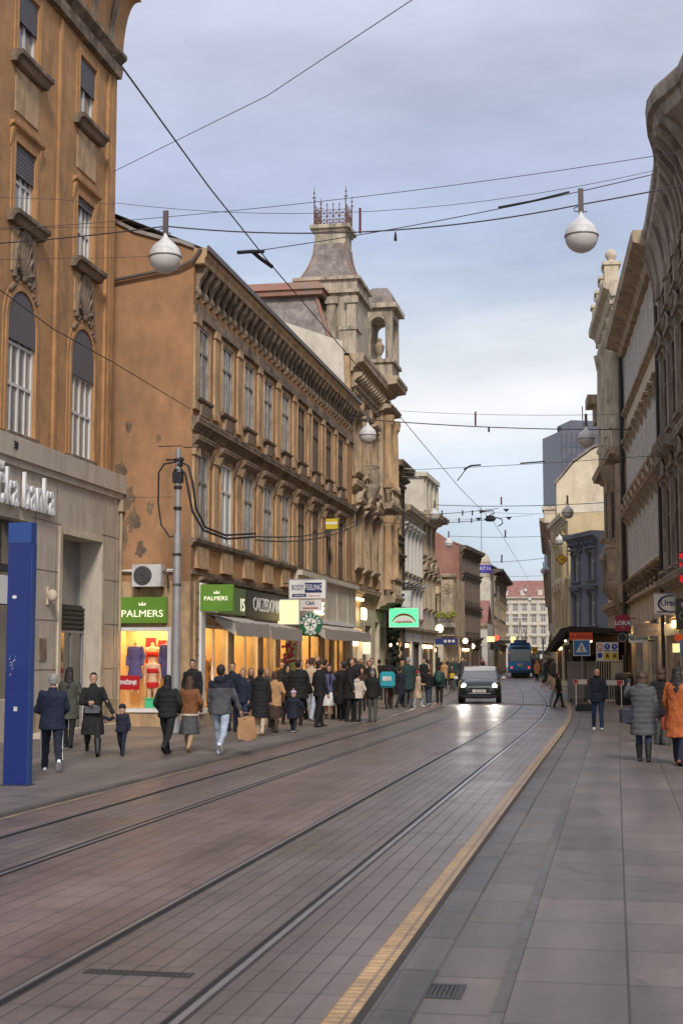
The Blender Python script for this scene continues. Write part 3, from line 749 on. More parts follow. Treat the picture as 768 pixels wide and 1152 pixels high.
# arches in the two end faces
n = 8
for x in (q0+.01, q1-.31):
    ya, yb_ = y0_+.32, y1_-.32; rad = (yb_-ya)/2; cyy = (ya+yb_)/2
    for k in range(n):
        a0_, a1_ = math.pi*k/n, math.pi*(k+1)/n
        bv.ext([(cyy-rad*math.cos(a0_), 17.350+rad*math.sin(a0_)), (cyy-rad*math.cos(a1_), 17.350+rad*math.sin(a1_)), (cyy-rad*math.cos(a1_), 17.749), (cyy-rad*math.cos(a0_), 17.749)], x, x+.3, 'x')
b.part('belvedere', bv, TOWERSTONE)
dm = MB(); rs = []
for t in range(8):
    a = R(90*t/8*1.0); k = math.cos(a); z = 18.320 + 1.0*math.sin(a)
    rs.append([((q0+q1)/2 - 1.15*k, -.05-.72*k, z), ((q0+q1)/2 + 1.15*k, -.05-.72*k, z), ((q0+q1)/2+1.15*k, -.05+.72*k, z), ((q0+q1)/2-1.15*k, -.05+.72*k, z)])
dm.rings(rs); b.part('dome_roof', dm, SLATE, 50)
vs = MB(); vs.lathe([(.12, 15.66), (.12, 15.8), (.06, 15.9), (.2, 16.15), (.24, 16.4), (.1, 16.6), (.12, 16.7), (.02, 16.8)], (q0+.5, -.05, 0), 10)
b.part('urn', vs, TANSTONE, 40)
# black cast-iron figure bracket/plant climbing by portal
pb_ = MB()
rr = random.Random(2)
for k in range(160):
    z = .2 + 4.0*rr.random(); x = 8.6 + .35*rr.gauss(0, .6) + .25*math.sin(z*2); y = -.55 + .16*rr.gauss(0, 1)
    pb_.ell((x, y, z), .13, .10, .13, 5, 4)
o = pb_.build('climbing_plant', mat('dark_evergreen', (.022,.028,.018), .8, var=.4), None, True)
o.matrix_world = b.M; tag(o, 'dark climbing evergreen over the portal of the ornate sandstone palace', 'plant')

# ================================================================ left row continues
def simple(name, label, P0, P1, H, wallm, rows, n, ww, fm, gm, D=8, u_m=.8, z_shop=3.4, roof=None, over=.5, hoodm=None, sillm=None, corn=TANSTONE, tr=(.68,), nx=2, hd=.3, ped=None, shop=True, base=None, group=None, br=None, roofrise=2.4, pil=None):
    b = Bld(name, label, P0, P1, group=group); L = b.L
    st = (L-2*u_m)/max(1, n-1) if n > 1 else 0
    us = [u_m + k*st if n > 1 else L/2 for k in range(n)]
    ops = [(u-ww/2, u+ww/2, z, z+h) for u in us for z, h in rows]
    b.wall(wallm, H, D, ops, z0=z_shop if shop else 0)
    if shop:
        m = max(1, int(L/3.6)); sh = []
        for k in range(m):
            a = L*k/m + .35; c = L*(k+1)/m - .35
            sh.append((a, c, .3, z_shop-.75, '', .3))
        b.wall(base or wallm, z_shop-.002, D, sh, name='shop_front')
        for k, s_ in enumerate(sh):
            g = MB(); g.box(s_[0], s_[1], .2, .24, .3, z_shop-.75); b.part('shop_glass', g, SHOPDARK if k % 2 else GLASS)
            if k % 2 == 0:
                lm = MB(); lm.box(s_[0]+.2, s_[1]-.2, .12, .18, z_shop-1.05, z_shop-.8); b.part('shop_lamp', lm, LIT)
            fr = MB(); fr.box(s_[0], s_[0]+.08, .1, .19, .3, z_shop-.75); fr.box(s_[1]-.08, s_[1], .1, .19, .3, z_shop-.75); fr.box((s_[0]+s_[1])/2-.03, (s_[0]+s_[1])/2+.03, .1, .19, .3, z_shop-.75)
            fr.box(s_[0]+.08, s_[1]-.08, .11, .18, .3, .42); fr.box(s_[0]+.08, s_[1]-.08, .11, .18, z_shop-.87, z_shop-.75)
            b.part('shop_window', fr, BROWNFRAME)
    for z, h in rows:
        ex = []
        if hoodm: ex.append(('hood', hood_mesh(ww+.5, h+.12, hd, .22, hoodm, ped)))
        if sillm: ex.append(('sill', sill_mesh(ww+.4, .2, .14, sillm)))
        if hoodm: ex.append(('surround', frame_mesh(ww, h, .12, .05, hoodm)))
        for u in us: put_win(b, u, z, ww, h, nx, tr, fm, gm, y=.13, extra=ex)
    c = MB(); c.prof(cornice_prof(over, H-.55, H), -.05, L+.05)
    if shop: c.prof(cornice_prof(.25, z_shop-.3, z_shop), 0, L)
    if len(rows) > 1:
        z = rows[1][0] - .5; c.prof(cornice_prof(.16, z, z+.2), 0, L)
    c.build_each('cornice', corn, b.root)
    if br: brackets(b, .1, L-.1, br, H-1.1, H-.56, over*.7, corn, .18)
    if pil:
        for k in range(n+1):
            u = us[0] - st/2 + k*st; u = min(max(u, .12), L-.12)
            p = MB(); p.box(u-.12, u+.12, -.1, -.001, z_shop+.3, H-.6); b.part('pilaster', p, pil)
    if roof: roof_gable_strip(b, 0, L, H, roofrise, D, over*.6, roof)
    return b
XL = -10.5
bl4 = simple('brown_townhouse', 'grimy brown townhouse with deep bracketed eaves just past the turreted palace', (XL, 67.15), (XL, 71.5), 11.3, OCHRE2, [(4.6, 2.0), (7.9, 2.2)], 3, 1.0, BROWNFRAME, GLASS, hoodm=GRIMESTONE, sillm=GRIMESTONE, roof=SLATE, over=.75, corn=GRIMESTONE, br=7, roofrise=1.2)
ga = bl4.part('dark_downpipe', MB().tube([(4.28, -.12, .2), (4.28, -.12, 10.6)], .07, 8), DARKMETAL)
bl5 = simple('white_townhouse', 'narrow whitewashed townhouse with tall close-set windows left of the street', (XL, 71.6), (XL, 79.0), 9.6, WHITEWALL, [(3.9, 1.5), (6.2, 2.2)], 5, .7, GREYFRAME, GLASSG, hoodm=WHITEWALL, sillm=TANSTONE, roof=SLATE, over=.5, pil=WHITEWALL, roofrise=1.6)
bl6 = simple('cream_attic_house', 'cream house with a boxy projecting attic loggia at the bend of the left row', (XL, 79.1), (XL+.1, 84.5), 10.0, CREAMSTONE, [(4.6, 1.9), (7.6, 1.9)], 3, .9, BROWNFRAME, GLASS, hoodm=TANSTONE, sillm=TANSTONE, over=.9, ped='tri')
lg = MB(); lg.box(.1, 5.3, -.15, 3, 10.0, 12.0); lg.box(-.1, 5.4, -.35, 3.2, 12.0, 12.25)
for k in range(4): lg.box(.3+k*1.6, .6+k*1.6, -.25, -.151, 10.1, 11.95)
bl6.part('attic_loggia', lg, PALE)
# far left group
bl7 = simple('red_gabled_house', 'faded red gable-ended house with a dark windowed street front', (-11.2, 107), (-10.6, 116), 10.3, BROWNWALL, [(3.8, 1.6), (6.2, 1.8), (8.4, 1.3)], 6, .75, GREYFRAME, GLASS, hoodm=BROWNWALL, over=.45, corn=BROWNWALL, D=12)
rg = MB(); rg.ext([(0.05, 0), (0.05, 10.1), (2.2, 11.6), (6, 12.6), (12, 12.6), (12, 0)], -.35, -.02, 'x'); bl7.part('red_end_wall', rg, REDWALL)
roof_gable_strip(bl7, 0, bl7.L, 10.3, 2.4, 12, .2, PINKROOF)
bl8 = simple('yellow_corner_house', 'low yellow corner house with carved balcony in front of the red gable wall', (-14.9, 99), (-11.6, 98.6), 7.4, YELLOWW, [(4.3, 1.7)], 2, .8, BROWNFRAME, GLASS, hoodm=YELLOWW, sillm=TANSTONE, over=.4, D=5, z_shop=3.3, base=CREAMSTONE)
oc = MB(); oc.box(3.32, 4.2, -.5, 3, 3.3, 7.2); ornament(oc, 3.76, -.5, 6.6, .8, 1.0, .15, 3); oc.prof(cornice_prof(.5, 7.2, 7.6), 3.1, 4.4); bl8.part('corner_bay', oc, TANSTONE, 40)
bb = MB(); bb.box(3.1, 4.5, -1.1, -.501, 3.9, 4.1); balustrade(bb, 3.1, 4.5, -1.0, 4.1, .8, 8); bl8.part('balcony', bb, DARKSTONE)
fl8 = MB(); r8 = random.Random(5)
for k in range(40): fl8.ell((3.1+1.4*r8.random(), -1.15+.1*r8.random(), 4.6+.35*r8.random()), .1, .08, .09, 5, 4)
o = fl8.build('balcony_plants', mat('yellow_green_leaves', (.20,.22,.03), .8, var=.5, scale=9), None, True); o.matrix_world = bl8.M; tag(o, 'yellow-green plants along the balcony of the low yellow corner house', 'plant')
bl9 = simple('yellow_side_house', 'narrow ochre-yellow house squeezed beside the dark-fronted red house', (-11.5, 101), (-11.2, 106.8), 6.6, YELLOWW, [(3.9, 1.5)], 2, .8, BROWNFRAME, GLASS, hoodm=YELLOWW, over=.3, D=6)
# pale turret house
b = Bld('pale_turret_house', 'pale blank-walled house with a round cream turret wearing a purple sign band', (-15.2, 150), (-12.6, 150)); L = b.L
b.wall(PALE, 9.9, 12, [(.4, .9, 3.4, 4.6), (1.3, 1.8, 3.4, 4.6)], z0=0)
put_win(b, .65, 3.4, .5, 1.2); put_win(b, 1.55, 3.4, .5, 1.2)
t = MB(); t.lathe([(.92, 9.9), (.92, 10.6), (1.0, 10.7), (1.0, 10.8)], (1.6, 1.2, 0), 18); b.part('turret', t, PALE, 40)
t = MB(); t.lathe([(1.08, 10.8), (1.08, 11.6)], (1.6, 1.2, 0), 20); b.part('purple_band', t, mat('purple_band', (.07,.05,.36), .5, var=.1), 40)
t = MB(); t.lathe([(.92, 11.6), (.9, 12.1), (.72, 12.6), (.4, 12.95), (.05, 13.1)], (1.6, 1.2, 0), 18); b.part('dome', t, CREAMSTONE, 40)
t = MB(); t.tube([(1.6, 1.2, 13.1), (1.6, 1.2, 18)], .03, 5); b.part('mast', t, DARKMETAL)
for k, s in enumerate('CROATIA'):
    a = R(-90 + (k-3)*17); M_ = Matrix.Translation((1.6+1.13*math.cos(a), 1.2+1.13*math.sin(a), 11.2)) @ Matrix.Rotation(a+R(90), 4, 'Z')
    text_mesh(s, .55, WHITELET, b.root, M_, 'lettering', .01)
bl11 = simple('low_red_roof_house', 'low white house with a reddish pitched roof in front of the turret house', (-14.4, 141), (-12.2, 141), 5.2, WHITEWALL, [(1.2, 1.8)], 3, .5, GREYFRAME, GLASS, D=6, over=.2, shop=False, roof=PINKROOF)
bl12 = simple('dark_corner_house', 'dark brown four-storey house at the far left end with jutting cornice', (-12.4, 152), (-13.4, 182), 11.3, BROWNWALL, [(3.9, 1.6), (6.3, 1.6), (8.7, 1.5)], 9, 1.1, GREYFRAME, GLASSG, hoodm=TANSTONE, over=1.0, D=1.6, corn=BROWNWALL, roof=SLATE, roofrise=.8)
cn = MB(); cn.box(-.6, 8, -1.6, -.02, 3.5, 3.7); bl12.part('canopy', cn, DARKMETAL)
# more left filler behind (hidden sides)
simple('grey_terrace', 'plain grey-brown terrace between the dark red house and the turret house', (-11.6, 117), (-12.8, 139.5), 6.0, BROWNWALL, [(3.8, 1.3)], 7, .8, GREYFRAME, GLASS, over=.3, D=6, roof=PINKROOF)
# end of the street
b9 = simple('street_end_palace', 'long pale five-storey building with red tiled roof closing the end of the street', (-40, 300), (-4, 300), 14.6, PALE, [(4.6, 1.5), (6.9, 1.6), (9.3, 1.5), (11.6, 1.4)], 19, 1.0, WHITEFRAME, GLASSG, D=14, hoodm=PALE, over=.6, corn=PALE, roof=PINKROOF, roofrise=3.8, base=WHITEWALL, z_shop=4.2)
dr = MB()
for k in range(9): dr.box(3+k*3.6, 4+k*3.6, .4, 3, 14.6, 16.1)
dr.build_each('roof_dormer', PALE, b9.root)
# tower block
tb = Bld('tower_block', 'tall dark glass office tower rising behind the right-hand row', (-13.2, 385), (4, 392), 'skyscraper')
TWALL = mat('tower_cladding', (.115,.115,.15), .35, var=.12, scale=.3, spec=.6); TG = mat('tower_glass', (.07,.085,.12), .15, var=.55, scale=.35, spec=.9)
m = MB(); m.box(0, tb.L, 0, 14, 0, 63); m.box(4, tb.L, 2, 12, 63, 66.5); tb.part('wall', m, TWALL)
m = MB()
for k in range(17):
    z = 5+k*3.35
    m.box(.6, tb.L-.6, -.12, -.02, z, z+1.7)
m.build_each('window_band', TG, tb.root)
m = MB()
for k in range(12): m.box(.4+k*1.45, .58+k*1.45, -.3, -.121, 3, 62.5)
m.box(0, tb.L, -.4, -.05, 44, 46.2); m.box(0, tb.L, -.4, -.05, 29, 30)
m.build_each('facade_fin', TWALL, tb.root)
m = MB(); m.tube([(8.5, 5, 66.5), (8.5, 5, 71)], .15, 5); m.tube([(.3, 1, 63), (.3, 1, 64.4)], .6, 5); tb.part('antenna', m, DARKMETAL)

# ================================================================ RIGHT ROW
def rx(y): return 1.66 + (46-y)*.058      # facade line of the near right-hand houses
# R1 dark ornate (near)
b = Bld('dark_ornate_house', 'soot-dark carved stone house with a sweeping curved cornice at the right edge', (rx(45.9), 45.9), (rx(26), 26)); R1 = b; L = b.L
rows = [(4.4, 2.6), (8.4, 2.7), (12.0, 1.8)]
uw = [1.5, 4.0, 6.5, 9.0, 11.5, 14, 16.5]
ops = [(u-.55, u+.55, z, z+h) for u in uw for z, h in rows]
b.wall(DARKSTONE, 14.6, 8, ops, z0=3.8)
b.wall(TANSTONE, 3.798, 8, [(.6, 3.4, .3, 3.0), (4.2, 7.4, .3, 3.0), (8, 11.5, .3, 3.0)], name='shop_front')
for u in (2.0, 5.8, 9.7):
    g = MB(); g.box(u-1.7, u+1.7, .12, .16, .3, 3.0); b.part('shop_glass', g, SHOPDARK)
    lm = MB(); lm.box(u-1.2, u+1.2, .05, .11, 2.7, 2.9); b.part('shop_lamp', lm, LIT)
hm = hood_mesh(1.6, 2.75, .26, .24, DARKSTONE, 'tri'); fm_ = frame_mesh(1.1, 2.6, .14, .03, DARKSTONE); fm3 = frame_mesh(1.1, 1.8, .14, .03, DARKSTONE); sm = sill_mesh(1.6, .3, .2, DARKSTONE)
for u in uw:
    put_win(b, u, 4.4, 1.1, 2.6, 2, (.68,), BROWNFRAME, GLASS, y=.0, extra=(('surround', fm_), ('hood', hm), ('sill', sm)))
    put_win(b, u, 8.4, 1.1, 2.7, 2, (.68,), BROWNFRAME, GLASS, y=.0, extra=(('surround', fm_), ('hood', hm), ('sill', sm)))
    put_win(b, u, 12.0, 1.1, 1.8, 2, (.6,), BROWNFRAME, GLASS, y=.0, extra=(('surround', fm3), ('sill', sm)))
for u in [.3, 2.75, 5.25, 7.75, 10.25, 12.75]:
    for z0, z1 in ((4.0, 7.6), (8.0, 13.6)):
        p = MB(); p.box(u-.22, u+.22, -.10, -.001, z0, z1-.45); p.box(u-.28, u+.28, -.16, -.001, z1-.449, z1); p.box(u-.26, u+.26, -.14, -.101, z0+.001, z0+.5)
        ornament(p, u, -.15, z1-.24, .4, .3, .03, int(u*2))
        b.part('half_column', p, DARKSTONE, 40)
c = MB(); c.prof(cornice_prof(.3, 7.6, 8.0), 0, L); c.prof(cornice_prof(.35, 3.8, 4.15), 0, L); c.build_each('string_course', DARKSTONE, b.root)
# curved cornice following a plan curve (world coordinates of the outer edge)
edge = [(1.14, 47.0), (1.22, 45.5), (1.28, 43.3), (1.32, 41.4), (1.36, 40.0), (1.34, 38.9), (1.24, 37.8), (1.10, 36.8), (1.05, 36.0), (1.07, 35.2), (1.20, 34.5), (1.45, 34.0)]
pw_ = [(1.72, 33.4), (1.9, 32.0), (2.0, 30.0), (2.15, 27.0)]
rings = []
z0, z1 = 13.2, 15.75
for (x, y) in edge + pw_:
    p = b.loc((x, y, 0)); out = -p.y; u = p.x; k = out
    sec = [(.05, z0), (-k*.10, z0), (-k*.14, z0+.5), (-k*.25, z0+1.0), (-k*.48, z0+1.5), (-k*.8, z0+1.75), (-k*.86, z0+2.05), (-k*.98, z0+2.12), (-k, z0+2.45), (-k*.95, z0+2.55), (.05, z0+2.55)]
    rings.append([(u, yy, zz) for yy, zz in sec])
c = MB(); c.rings(rings); b.part('sweeping_cornice', c, DARKSTONE, 25)
cb = MB()
for i in range(len(edge)-1):
    for t in (0,):
        x = edge[i][0]*(1-t)+edge[i+1][0]*t; y = edge[i][1]*(1-t)+edge[i+1][1]*t; p = b.loc((x, y, 0)); k = -p.y; u = p.x
        cb.prof([(0, z0-.1), (-k*.2, z0), (-k*.26, z0+.5), (-k*.4, z0+1.0), (-k*.66, z0+1.42), (-k*.86, z0+1.7), (-k*.86, z0+1.78), (0, z0+1.75)], u-.09, u+.09)
cb.build_each('cornice_bracket', DARKSTONE, b.root)
gb = MB(); gb.box(9, 19.8, .3, 3, 15.7, 16.2)
if 0: gb.ext([(12.0, 15.75), (19.8, 15.75), (19.8, 18.6), (14.2, 18.6), (12.2, 17.6)], -.5, 1, 'y'); gb.ext([(11.3, 15.9), (12.05, 17.7), (14.1, 18.75), (19.8, 18.75), (19.8, 18.95), (14.0, 18.95), (11.8, 17.8), (11.1, 15.9)], -.9, 1.1, 'y')
b.part('attic_gable', gb, DARKSTONE)
rw = MB()
for k in range(6): rw.prof([(0, 7.61), (-.5, 7.7), (-.62, 7.9), (-.62, 8.0), (0, 8.0)], 3+k*.5, 3.2+k*.5)
rw.build_each('balcony_bracket', DARKSTONE, b.root)
bt = MB(); bt.tube([(.1, -.15, .2), (.1, -.15, 13.0)], .06, 8); b.part('downpipe', bt, DARKMETAL)

# R2 cream with hoods
b = Bld('cream_shuttered_house', 'cream street house with closely set tall windows, triangular hoods and long roof cornice', (.70, 62), (rx(46), 46)); R2 = b; L = b.L
n = 9; us = [.95+k*(L-1.9)/(n-1) for k in range(n)]
rows = [(5.3, 2.7), (9.0, 2.6), (12.5, 2.1)]
rows = [(5.15, 2.4), (8.75, 1.95), (12.4, 2.2)]
ops = [(u-.45, u+.45, z, z+h) for u in us for z, h in rows]
b.wall(CREAMWALL, 15.3, 8, ops, z0=4.2)
b.wall(CREAMSTONE, 4.198, 8, [(.6, 3.0, .3, 3.1), (3.7, 6.2, .3, 3.1), (6.9, 9.5, .3, 3.1), (10.2, 12.6, .05, 3.1), (13.2, 15.6, .3, 3.1)], name='shop_front')
for k, u in enumerate((1.8, 4.95, 8.2, 11.4, 14.4)):
    g = MB(); g.box(u-1.4, u+1.4, .14, .18, .05, 3.1); b.part('shop_glass', g, SHOPDARK if k % 2 else GLASSG)
    if k % 2 == 0: lm = MB(); lm.box(u-1.0, u+1.0, .06, .12, 2.6, 2.9); b.part('shop_lamp', lm, LIT)
hm = hood_mesh(1.2, 2.5, .34, .18, TANSTONE, 'tri'); hm2 = hood_mesh(1.1, 2.05, .26, .18, TANSTONE); 
fA = frame_mesh(.9, 2.6, .12, .05, CREAMWALL); fB = frame_mesh(.9, 2.55, .12, .05, CREAMWALL); fC = frame_mesh(.9, 1.9, .12, .05, CREAMWALL)
PALEG = glass('pale_reflecting_glass', (.52,.48,.41), .4)
for u in us:
    put_win(b, u, 5.15, .9, 2.4, 2, (.7,), WHITEFRAME, PALEG, y=-.05, extra=(('hood', hm),))
    put_win(b, u, 8.75, .9, 1.95, 2, (.7,), WHITEFRAME, PALEG, y=-.05, extra=(('hood', hm2),))
    put_win(b, u, 12.4, .9, 2.2, 2, (.6,), WHITEFRAME, PALEG, y=-.05)
c = MB(); c.prof(cornice_prof(.22, 8.35, 8.6), 0, L); c.prof(cornice_prof(.2, 12.05, 12.25), 0, L); c.prof(cornice_prof(.3, 4.75, 4.95), 0, L); c.prof(cornice_prof(.18, 4.0, 4.15), 0, L); c.build_each('string_course', TANSTONE, b.root)
brackets(b, .1, L-.1, 9, 4.3, 4.74, .34, GRIMESTONE, .25, 'ledge_brackets')
c = MB(); c.prof([(0, 14.75), (-.2, 14.75), (-.3, 15.0), (-.8, 15.2), (-.86, 15.5), (-.80, 15.58), (0, 15.58)], -.1, L+.02); b.part('main_cornice', c, TANSTONE)
roof_gable_strip(b, 0, L, 15.6, 2.6, 8, .3, SLATE)
bt = MB(); bt.tube([(.05, -.2, .2), (.05, -.2, 14.8)], .09, 8); b.part('downpipe', bt, DARKMETAL)
ch = MB(); ch.box(5.4, 6.4, 1.2, 2.2, 15.5, 18.8); ch.box(5.3, 6.5, 1.1, 2.3, 18.8, 19.0); b.part('chimney', ch, PALE)

# R3 columned palace
b = Bld('columned_palace', 'tall stone palace with giant round columns, ball-topped attic and a round corner oriel', (-.25, 74), (.68, 62.1)); R3 = b; L = b.L
ops = [(u-.5, u+.5, z, z+h) for u in (2.0, 4.6, 7.2) for z, h in ((4.8, 2.4), (8.2, 2.2), (12.0, 2.4), (15.4, 1.6))]
b.wall(CREAMSTONE, 18.2, 9, ops, z0=3.9); b.wall(TANSTONE, 3.898, 9, [(1, 4, .3, 3.2), (5, 8, .3, 3.2)], name='shop_front')
g = MB(); g.box(1, 8, .12, .16, .3, 3.2); b.part('shop_glass', g, SHOPDARK)
hm = hood_mesh(1.4, 2.5, .35, .25, TANSTONE, 'tri'); fA = frame_mesh(1.0, 2.4, .15, .08, TANSTONE)
for u in (2.0, 4.6, 7.2):
    for z, h in ((4.8, 2.4), (8.2, 2.2), (12.0, 2.4), (15.4, 1.6)): put_win(b, u, z, 1.0, h, 2, (.68,), BROWNFRAME, GLASS, extra=(('surround', fA),) if z == 4.8 else ())
for k, u in enumerate((3.3, 5.9, 8.6, 11.2)):
    c = MB(); c.box(u-.42, u+.42, -.55, -.001, 10.9, 11.8)
    c.lathe([(.36, 11.8), (.36, 11.95), (.30, 12.05), (.29, 13.8), (.26, 15.9), (.29, 16.0)], (u, -.30, 0), 16)
    c.lathe([(.29, 16.0), (.38, 16.5), (.42, 16.7)], (u, -.30, 0), 16); ornament(c, u, -.58, 16.3, .6, .4, .06, k)
    ornament(c, u-.3, -.45, 16.3, .3, .4, .06, k+3)
    b.part('giant_column', c, CREAMSTONE, 40)
e = MB(); e.prof(cornice_prof(.5, 16.7, 17.0), 2.6, L+.1); e.box(2.6, L+.1, -.42, -.001, 17.0, 17.5)
e.prof([(0, 17.5), (-.5, 17.5), (-.6, 17.75), (-.85, 17.9), (-.88, 18.2), (0, 18.2)], 2.2, L+.2)
for k in range(16): e.box(2.7+k*.6, 2.95+k*.6, -.56, -.421, 17.2, 17.49)
b.part('entablature', e, CREAMSTONE)
for k, (u, z) in enumerate(((3.2, 18.2), (6.0, 18.2), (8.6, 18.2), (11.0, 18.2))):
    a = MB(); a.box(u-.35, u+.35, -.72, -.1, z, z+.9); a.box(u-.42, u+.42, -.8, 0, z+.9, z+1.05); b.part('attic_pedestal', a, CREAMSTONE)
    q = MB(); q.lathe([(.12, 0), (.2, .06), (.14, .14), (.25, .3), (.26, .42), (.17, .58), (.03, .66)], (u, -.4, z+1.05), 12); b.part('ball_finial', q, CREAMSTONE, 40)
at = MB(); at.box(1.5, L, .2, 6, 18.2, 18.9); b.part('attic', at, CREAMSTONE)
e = MB(); e.prof(cornice_prof(.75, 10.3, 10.9), 1.0, L); e.prof(cornice_prof(.35, 3.9, 4.4), 0, L); e.prof(cornice_prof(.4, 7.5, 7.8), 0, 8); e.build_each('string_course', TANSTONE, b.root)
ori = MB(); ori.lathe([(.05, 3.6), (.25, 3.9), (.35, 4.2), (.66, 4.75), (.72, 4.9), (.72, 5.1), (.62, 5.15), (.62, 6.6), (.68, 6.65), (.68, 6.8), (.62, 6.85), (.62, 9.5), (.66, 9.6), (.82, 10.0), (.86, 10.29), (.5, 10.299)], (9.6, -.1, 0), 22)
for a in (200, 235, 270, 305, 340):
    x, y = 9.6+.64*math.cos(R(a)), -.1+.64*math.sin(R(a)); ori.box(x-.07, x+.07, y-.07, y+.07, 6.86, 9.5)
b.part('round_oriel', ori, TANSTONE, 40)
wl = MB()
for a in (217, 252, 287, 322): x, y = 9.6+.625*math.cos(R(a)), -.1+.625*math.sin(R(a)); wl.box(x-.09, x+.09, y-.04, y+.04, 7.1, 9.1)
wl.build_each('oriel_window', GLASS, b.root)
for k, u in enumerate((3.0, 6.4)):
    o2 = MB(); o2.lathe([(.05, 4.6), (.35, 5.0), (.42, 5.2), (.36, 6.3), (.5, 6.5), (.52, 6.7), (.2, 7.3)], (u, -.1, 0), 12); b.part('niche_ornament', o2, DARKSTONE, 40)
eave = MB(); eave.box(-.2, 1.6, -.95, .2, 14.6, 15.1); eave.box(0, 1.4, -.6, .2, 13.7, 14.6); b.part('side_cornice', eave, TANSTONE)
pc = MB(); pc.lathe([(.32, 4.4), (.32, 10.2)], (L-.6, -.12, 0), 14); b.part('lower_column', pc, TANSTONE, 40)

# R4 .. R6
b4 = simple('blue_grey_house', 'blue-grey two-storey house with white windows beyond the columned palace', (-2.5, 88), (-.75, 84), 9.2, BLUEWALL, [(3.7, 1.9), (6.4, 1.6)], 2, .85, WHITEFRAME, GLASSG, D=3, hoodm=BLUEWALL, sillm=BLUEWALL, over=.5, corn=BLUEWALL, u_m=1.9 if 0 else 1.0, br=6, z_shop=3.0)
b5 = simple('yellow_balcony_house', 'pale yellow house with moulded bays between the blue-grey house and the far dark facade', (-3.95, 100.2), (-2.7, 91), 11.0, YELLOWW, [(3.8, 2.2), (7.2, 2.2)], 4, .9, WHITEFRAME, GLASS, hoodm=YELLOWW, over=.5, corn=CREAMSTONE, D=2.6, u_m=1.5, ped='tri')
b5.part('round_bay', MB().lathe([(.2, 5.0), (.5, 5.6), (.52, 8.6), (.65, 8.9), (.6, 9.2)], (8.3, .1, 0), 16), YELLOWW, 40)
b6 = Bld('blank_gable_house', 'tall pale house showing a blank beige fire wall above the blue-grey house', (-3.75, 100.5), (4, 100.5)); 
g = MB(); g.ext([(0, 0), (0, 14.0), (.55, 14.6), (1.2, 15.4), (2.6, 16.4), (7.8, 18.5), (7.8, 0)], 0, 9, 'y'); b6.part('wall', g, CREAMWALL)
g = MB(); g.ext([(.9, 9), (.9, 12.4), (7.8, 13.6), (7.8, 9)], -.04, -.005, 'y'); b6.part('cream_patch', g, PALE)
g = MB(); g.ext([(-.1, 13.95), (.5, 14.65), (1.15, 15.46), (2.55, 16.46), (7.9, 18.6), (7.9, 18.76), (2.5, 16.62), (1.1, 15.62), (.45, 14.8), (-.15, 14.1)], -.15, 9.1, 'y'); b6.part('roof_edge', g, SLATE)
g = MB(); g.box(-.9, .0, .3, 3, 11.3, 12.2); g.box(-1.05, .0, .2, 3.2, 12.2, 12.45); o = b6.part('eave_block', g, CREAMSTONE)
b7 = simple('grey_corner_house', 'dark grey narrow facade with balconies at the far right before the end of the street', (-7.0, 165), (-5.3, 125), 14.0, mat('grey_plaster', (.13,.125,.15), .9, var=.15), [(3.9, 2), (7.0, 2), (10.2, 2)], 10, 1.2, WHITEFRAME, GLASSG, D=5, over=.9, hoodm=TANSTONE, roof=SLATE)
simple('cream_row_house', 'cream row house set back between the yellow house and the grey facade', (-5.2, 124), (-4.6, 110), 12.5, CREAMWALL, [(3.9, 2), (7.0, 2)], 4, 1.0, WHITEFRAME, GLASS, D=5, over=.7)
simple('far_right_block', 'distant pale block on the right near the end of the street', (-12.2, 280), (-7.2, 166), 12.0, PALE, [(4, 2), (7.5, 2)], 16, 1.2, GREYFRAME, GLASS, D=7, over=.7)
simple('far_left_block', 'distant brown block on the left near the end of the street', (-14.0, 184), (-22.8, 296), 9.5, BROWNWALL, [(4, 2), (7.3, 2)], 18, 1.2, GREYFRAME, GLASS, D=7, over=.7)
# ================================================================ GROUND
CP = [(-2.62,-14),(-2.62,-2),(-2.62,12),(-2.60,24),(-2.57,36),(-2.66,44.7),(-3.12,57.2),(-4.45,77.2),(-7.94,123.9),(-12.2,200),(-18,300),(-23,400)]
def cr(p0,p1,p2,p3,t):
    return .5*((2*p1)+(-p0+p2)*t+(2*p0-5*p1+4*p2-p3)*t*t+(-p0+3*p1-3*p2+p3)*t**3)
pts = []
for i in range(1, len(CP)-2):
    a, b_, c, d = [Vector((*CP[k], 0)) for k in (i-1, i, i+1, i+2)]
    m = max(2, int((c-b_).length/1.2))
    for k in range(m): pts.append(cr(a, b_, c, d, k/m))
CL = pts; SL = [0.0]
for i in range(1, len(CL)): SL.append(SL[-1] + (CL[i]-CL[i-1]).length)
def nrm(i):
    t = CL[min(i+1, len(CL)-1)] - CL[max(i-1, 0)]; t.normalize(); return Vector((t.y, -t.x, 0))
def strip(name, offs, zs, m, s0=None, s1=None, kind='structure', wob=None):
    mb = MB(); mb.uv = []; n = len(offs); idx = [i for i in range(len(CL)) if (s0 is None or CL[i].y >= s0) and (s1 is None or CL[i].y <= s1)]
    for i in idx:
        nn = nrm(i)
        for o, z in zip(offs, zs):
            p = CL[i] + nn*o; mb.v.append((p.x, p.y, z)); mb.uv.append((o, SL[i]))
    for a in range(len(idx)-1):
        for k in range(n-1):
            mb.f.append([a*n+k, a*n+k+1, (a+1)*n+k+1, (a+1)*n+k]); mb.m.append(0)
    me = mb.mesh(name, m); o = link(me, name)
    if kind: o['kind'] = kind
    return o
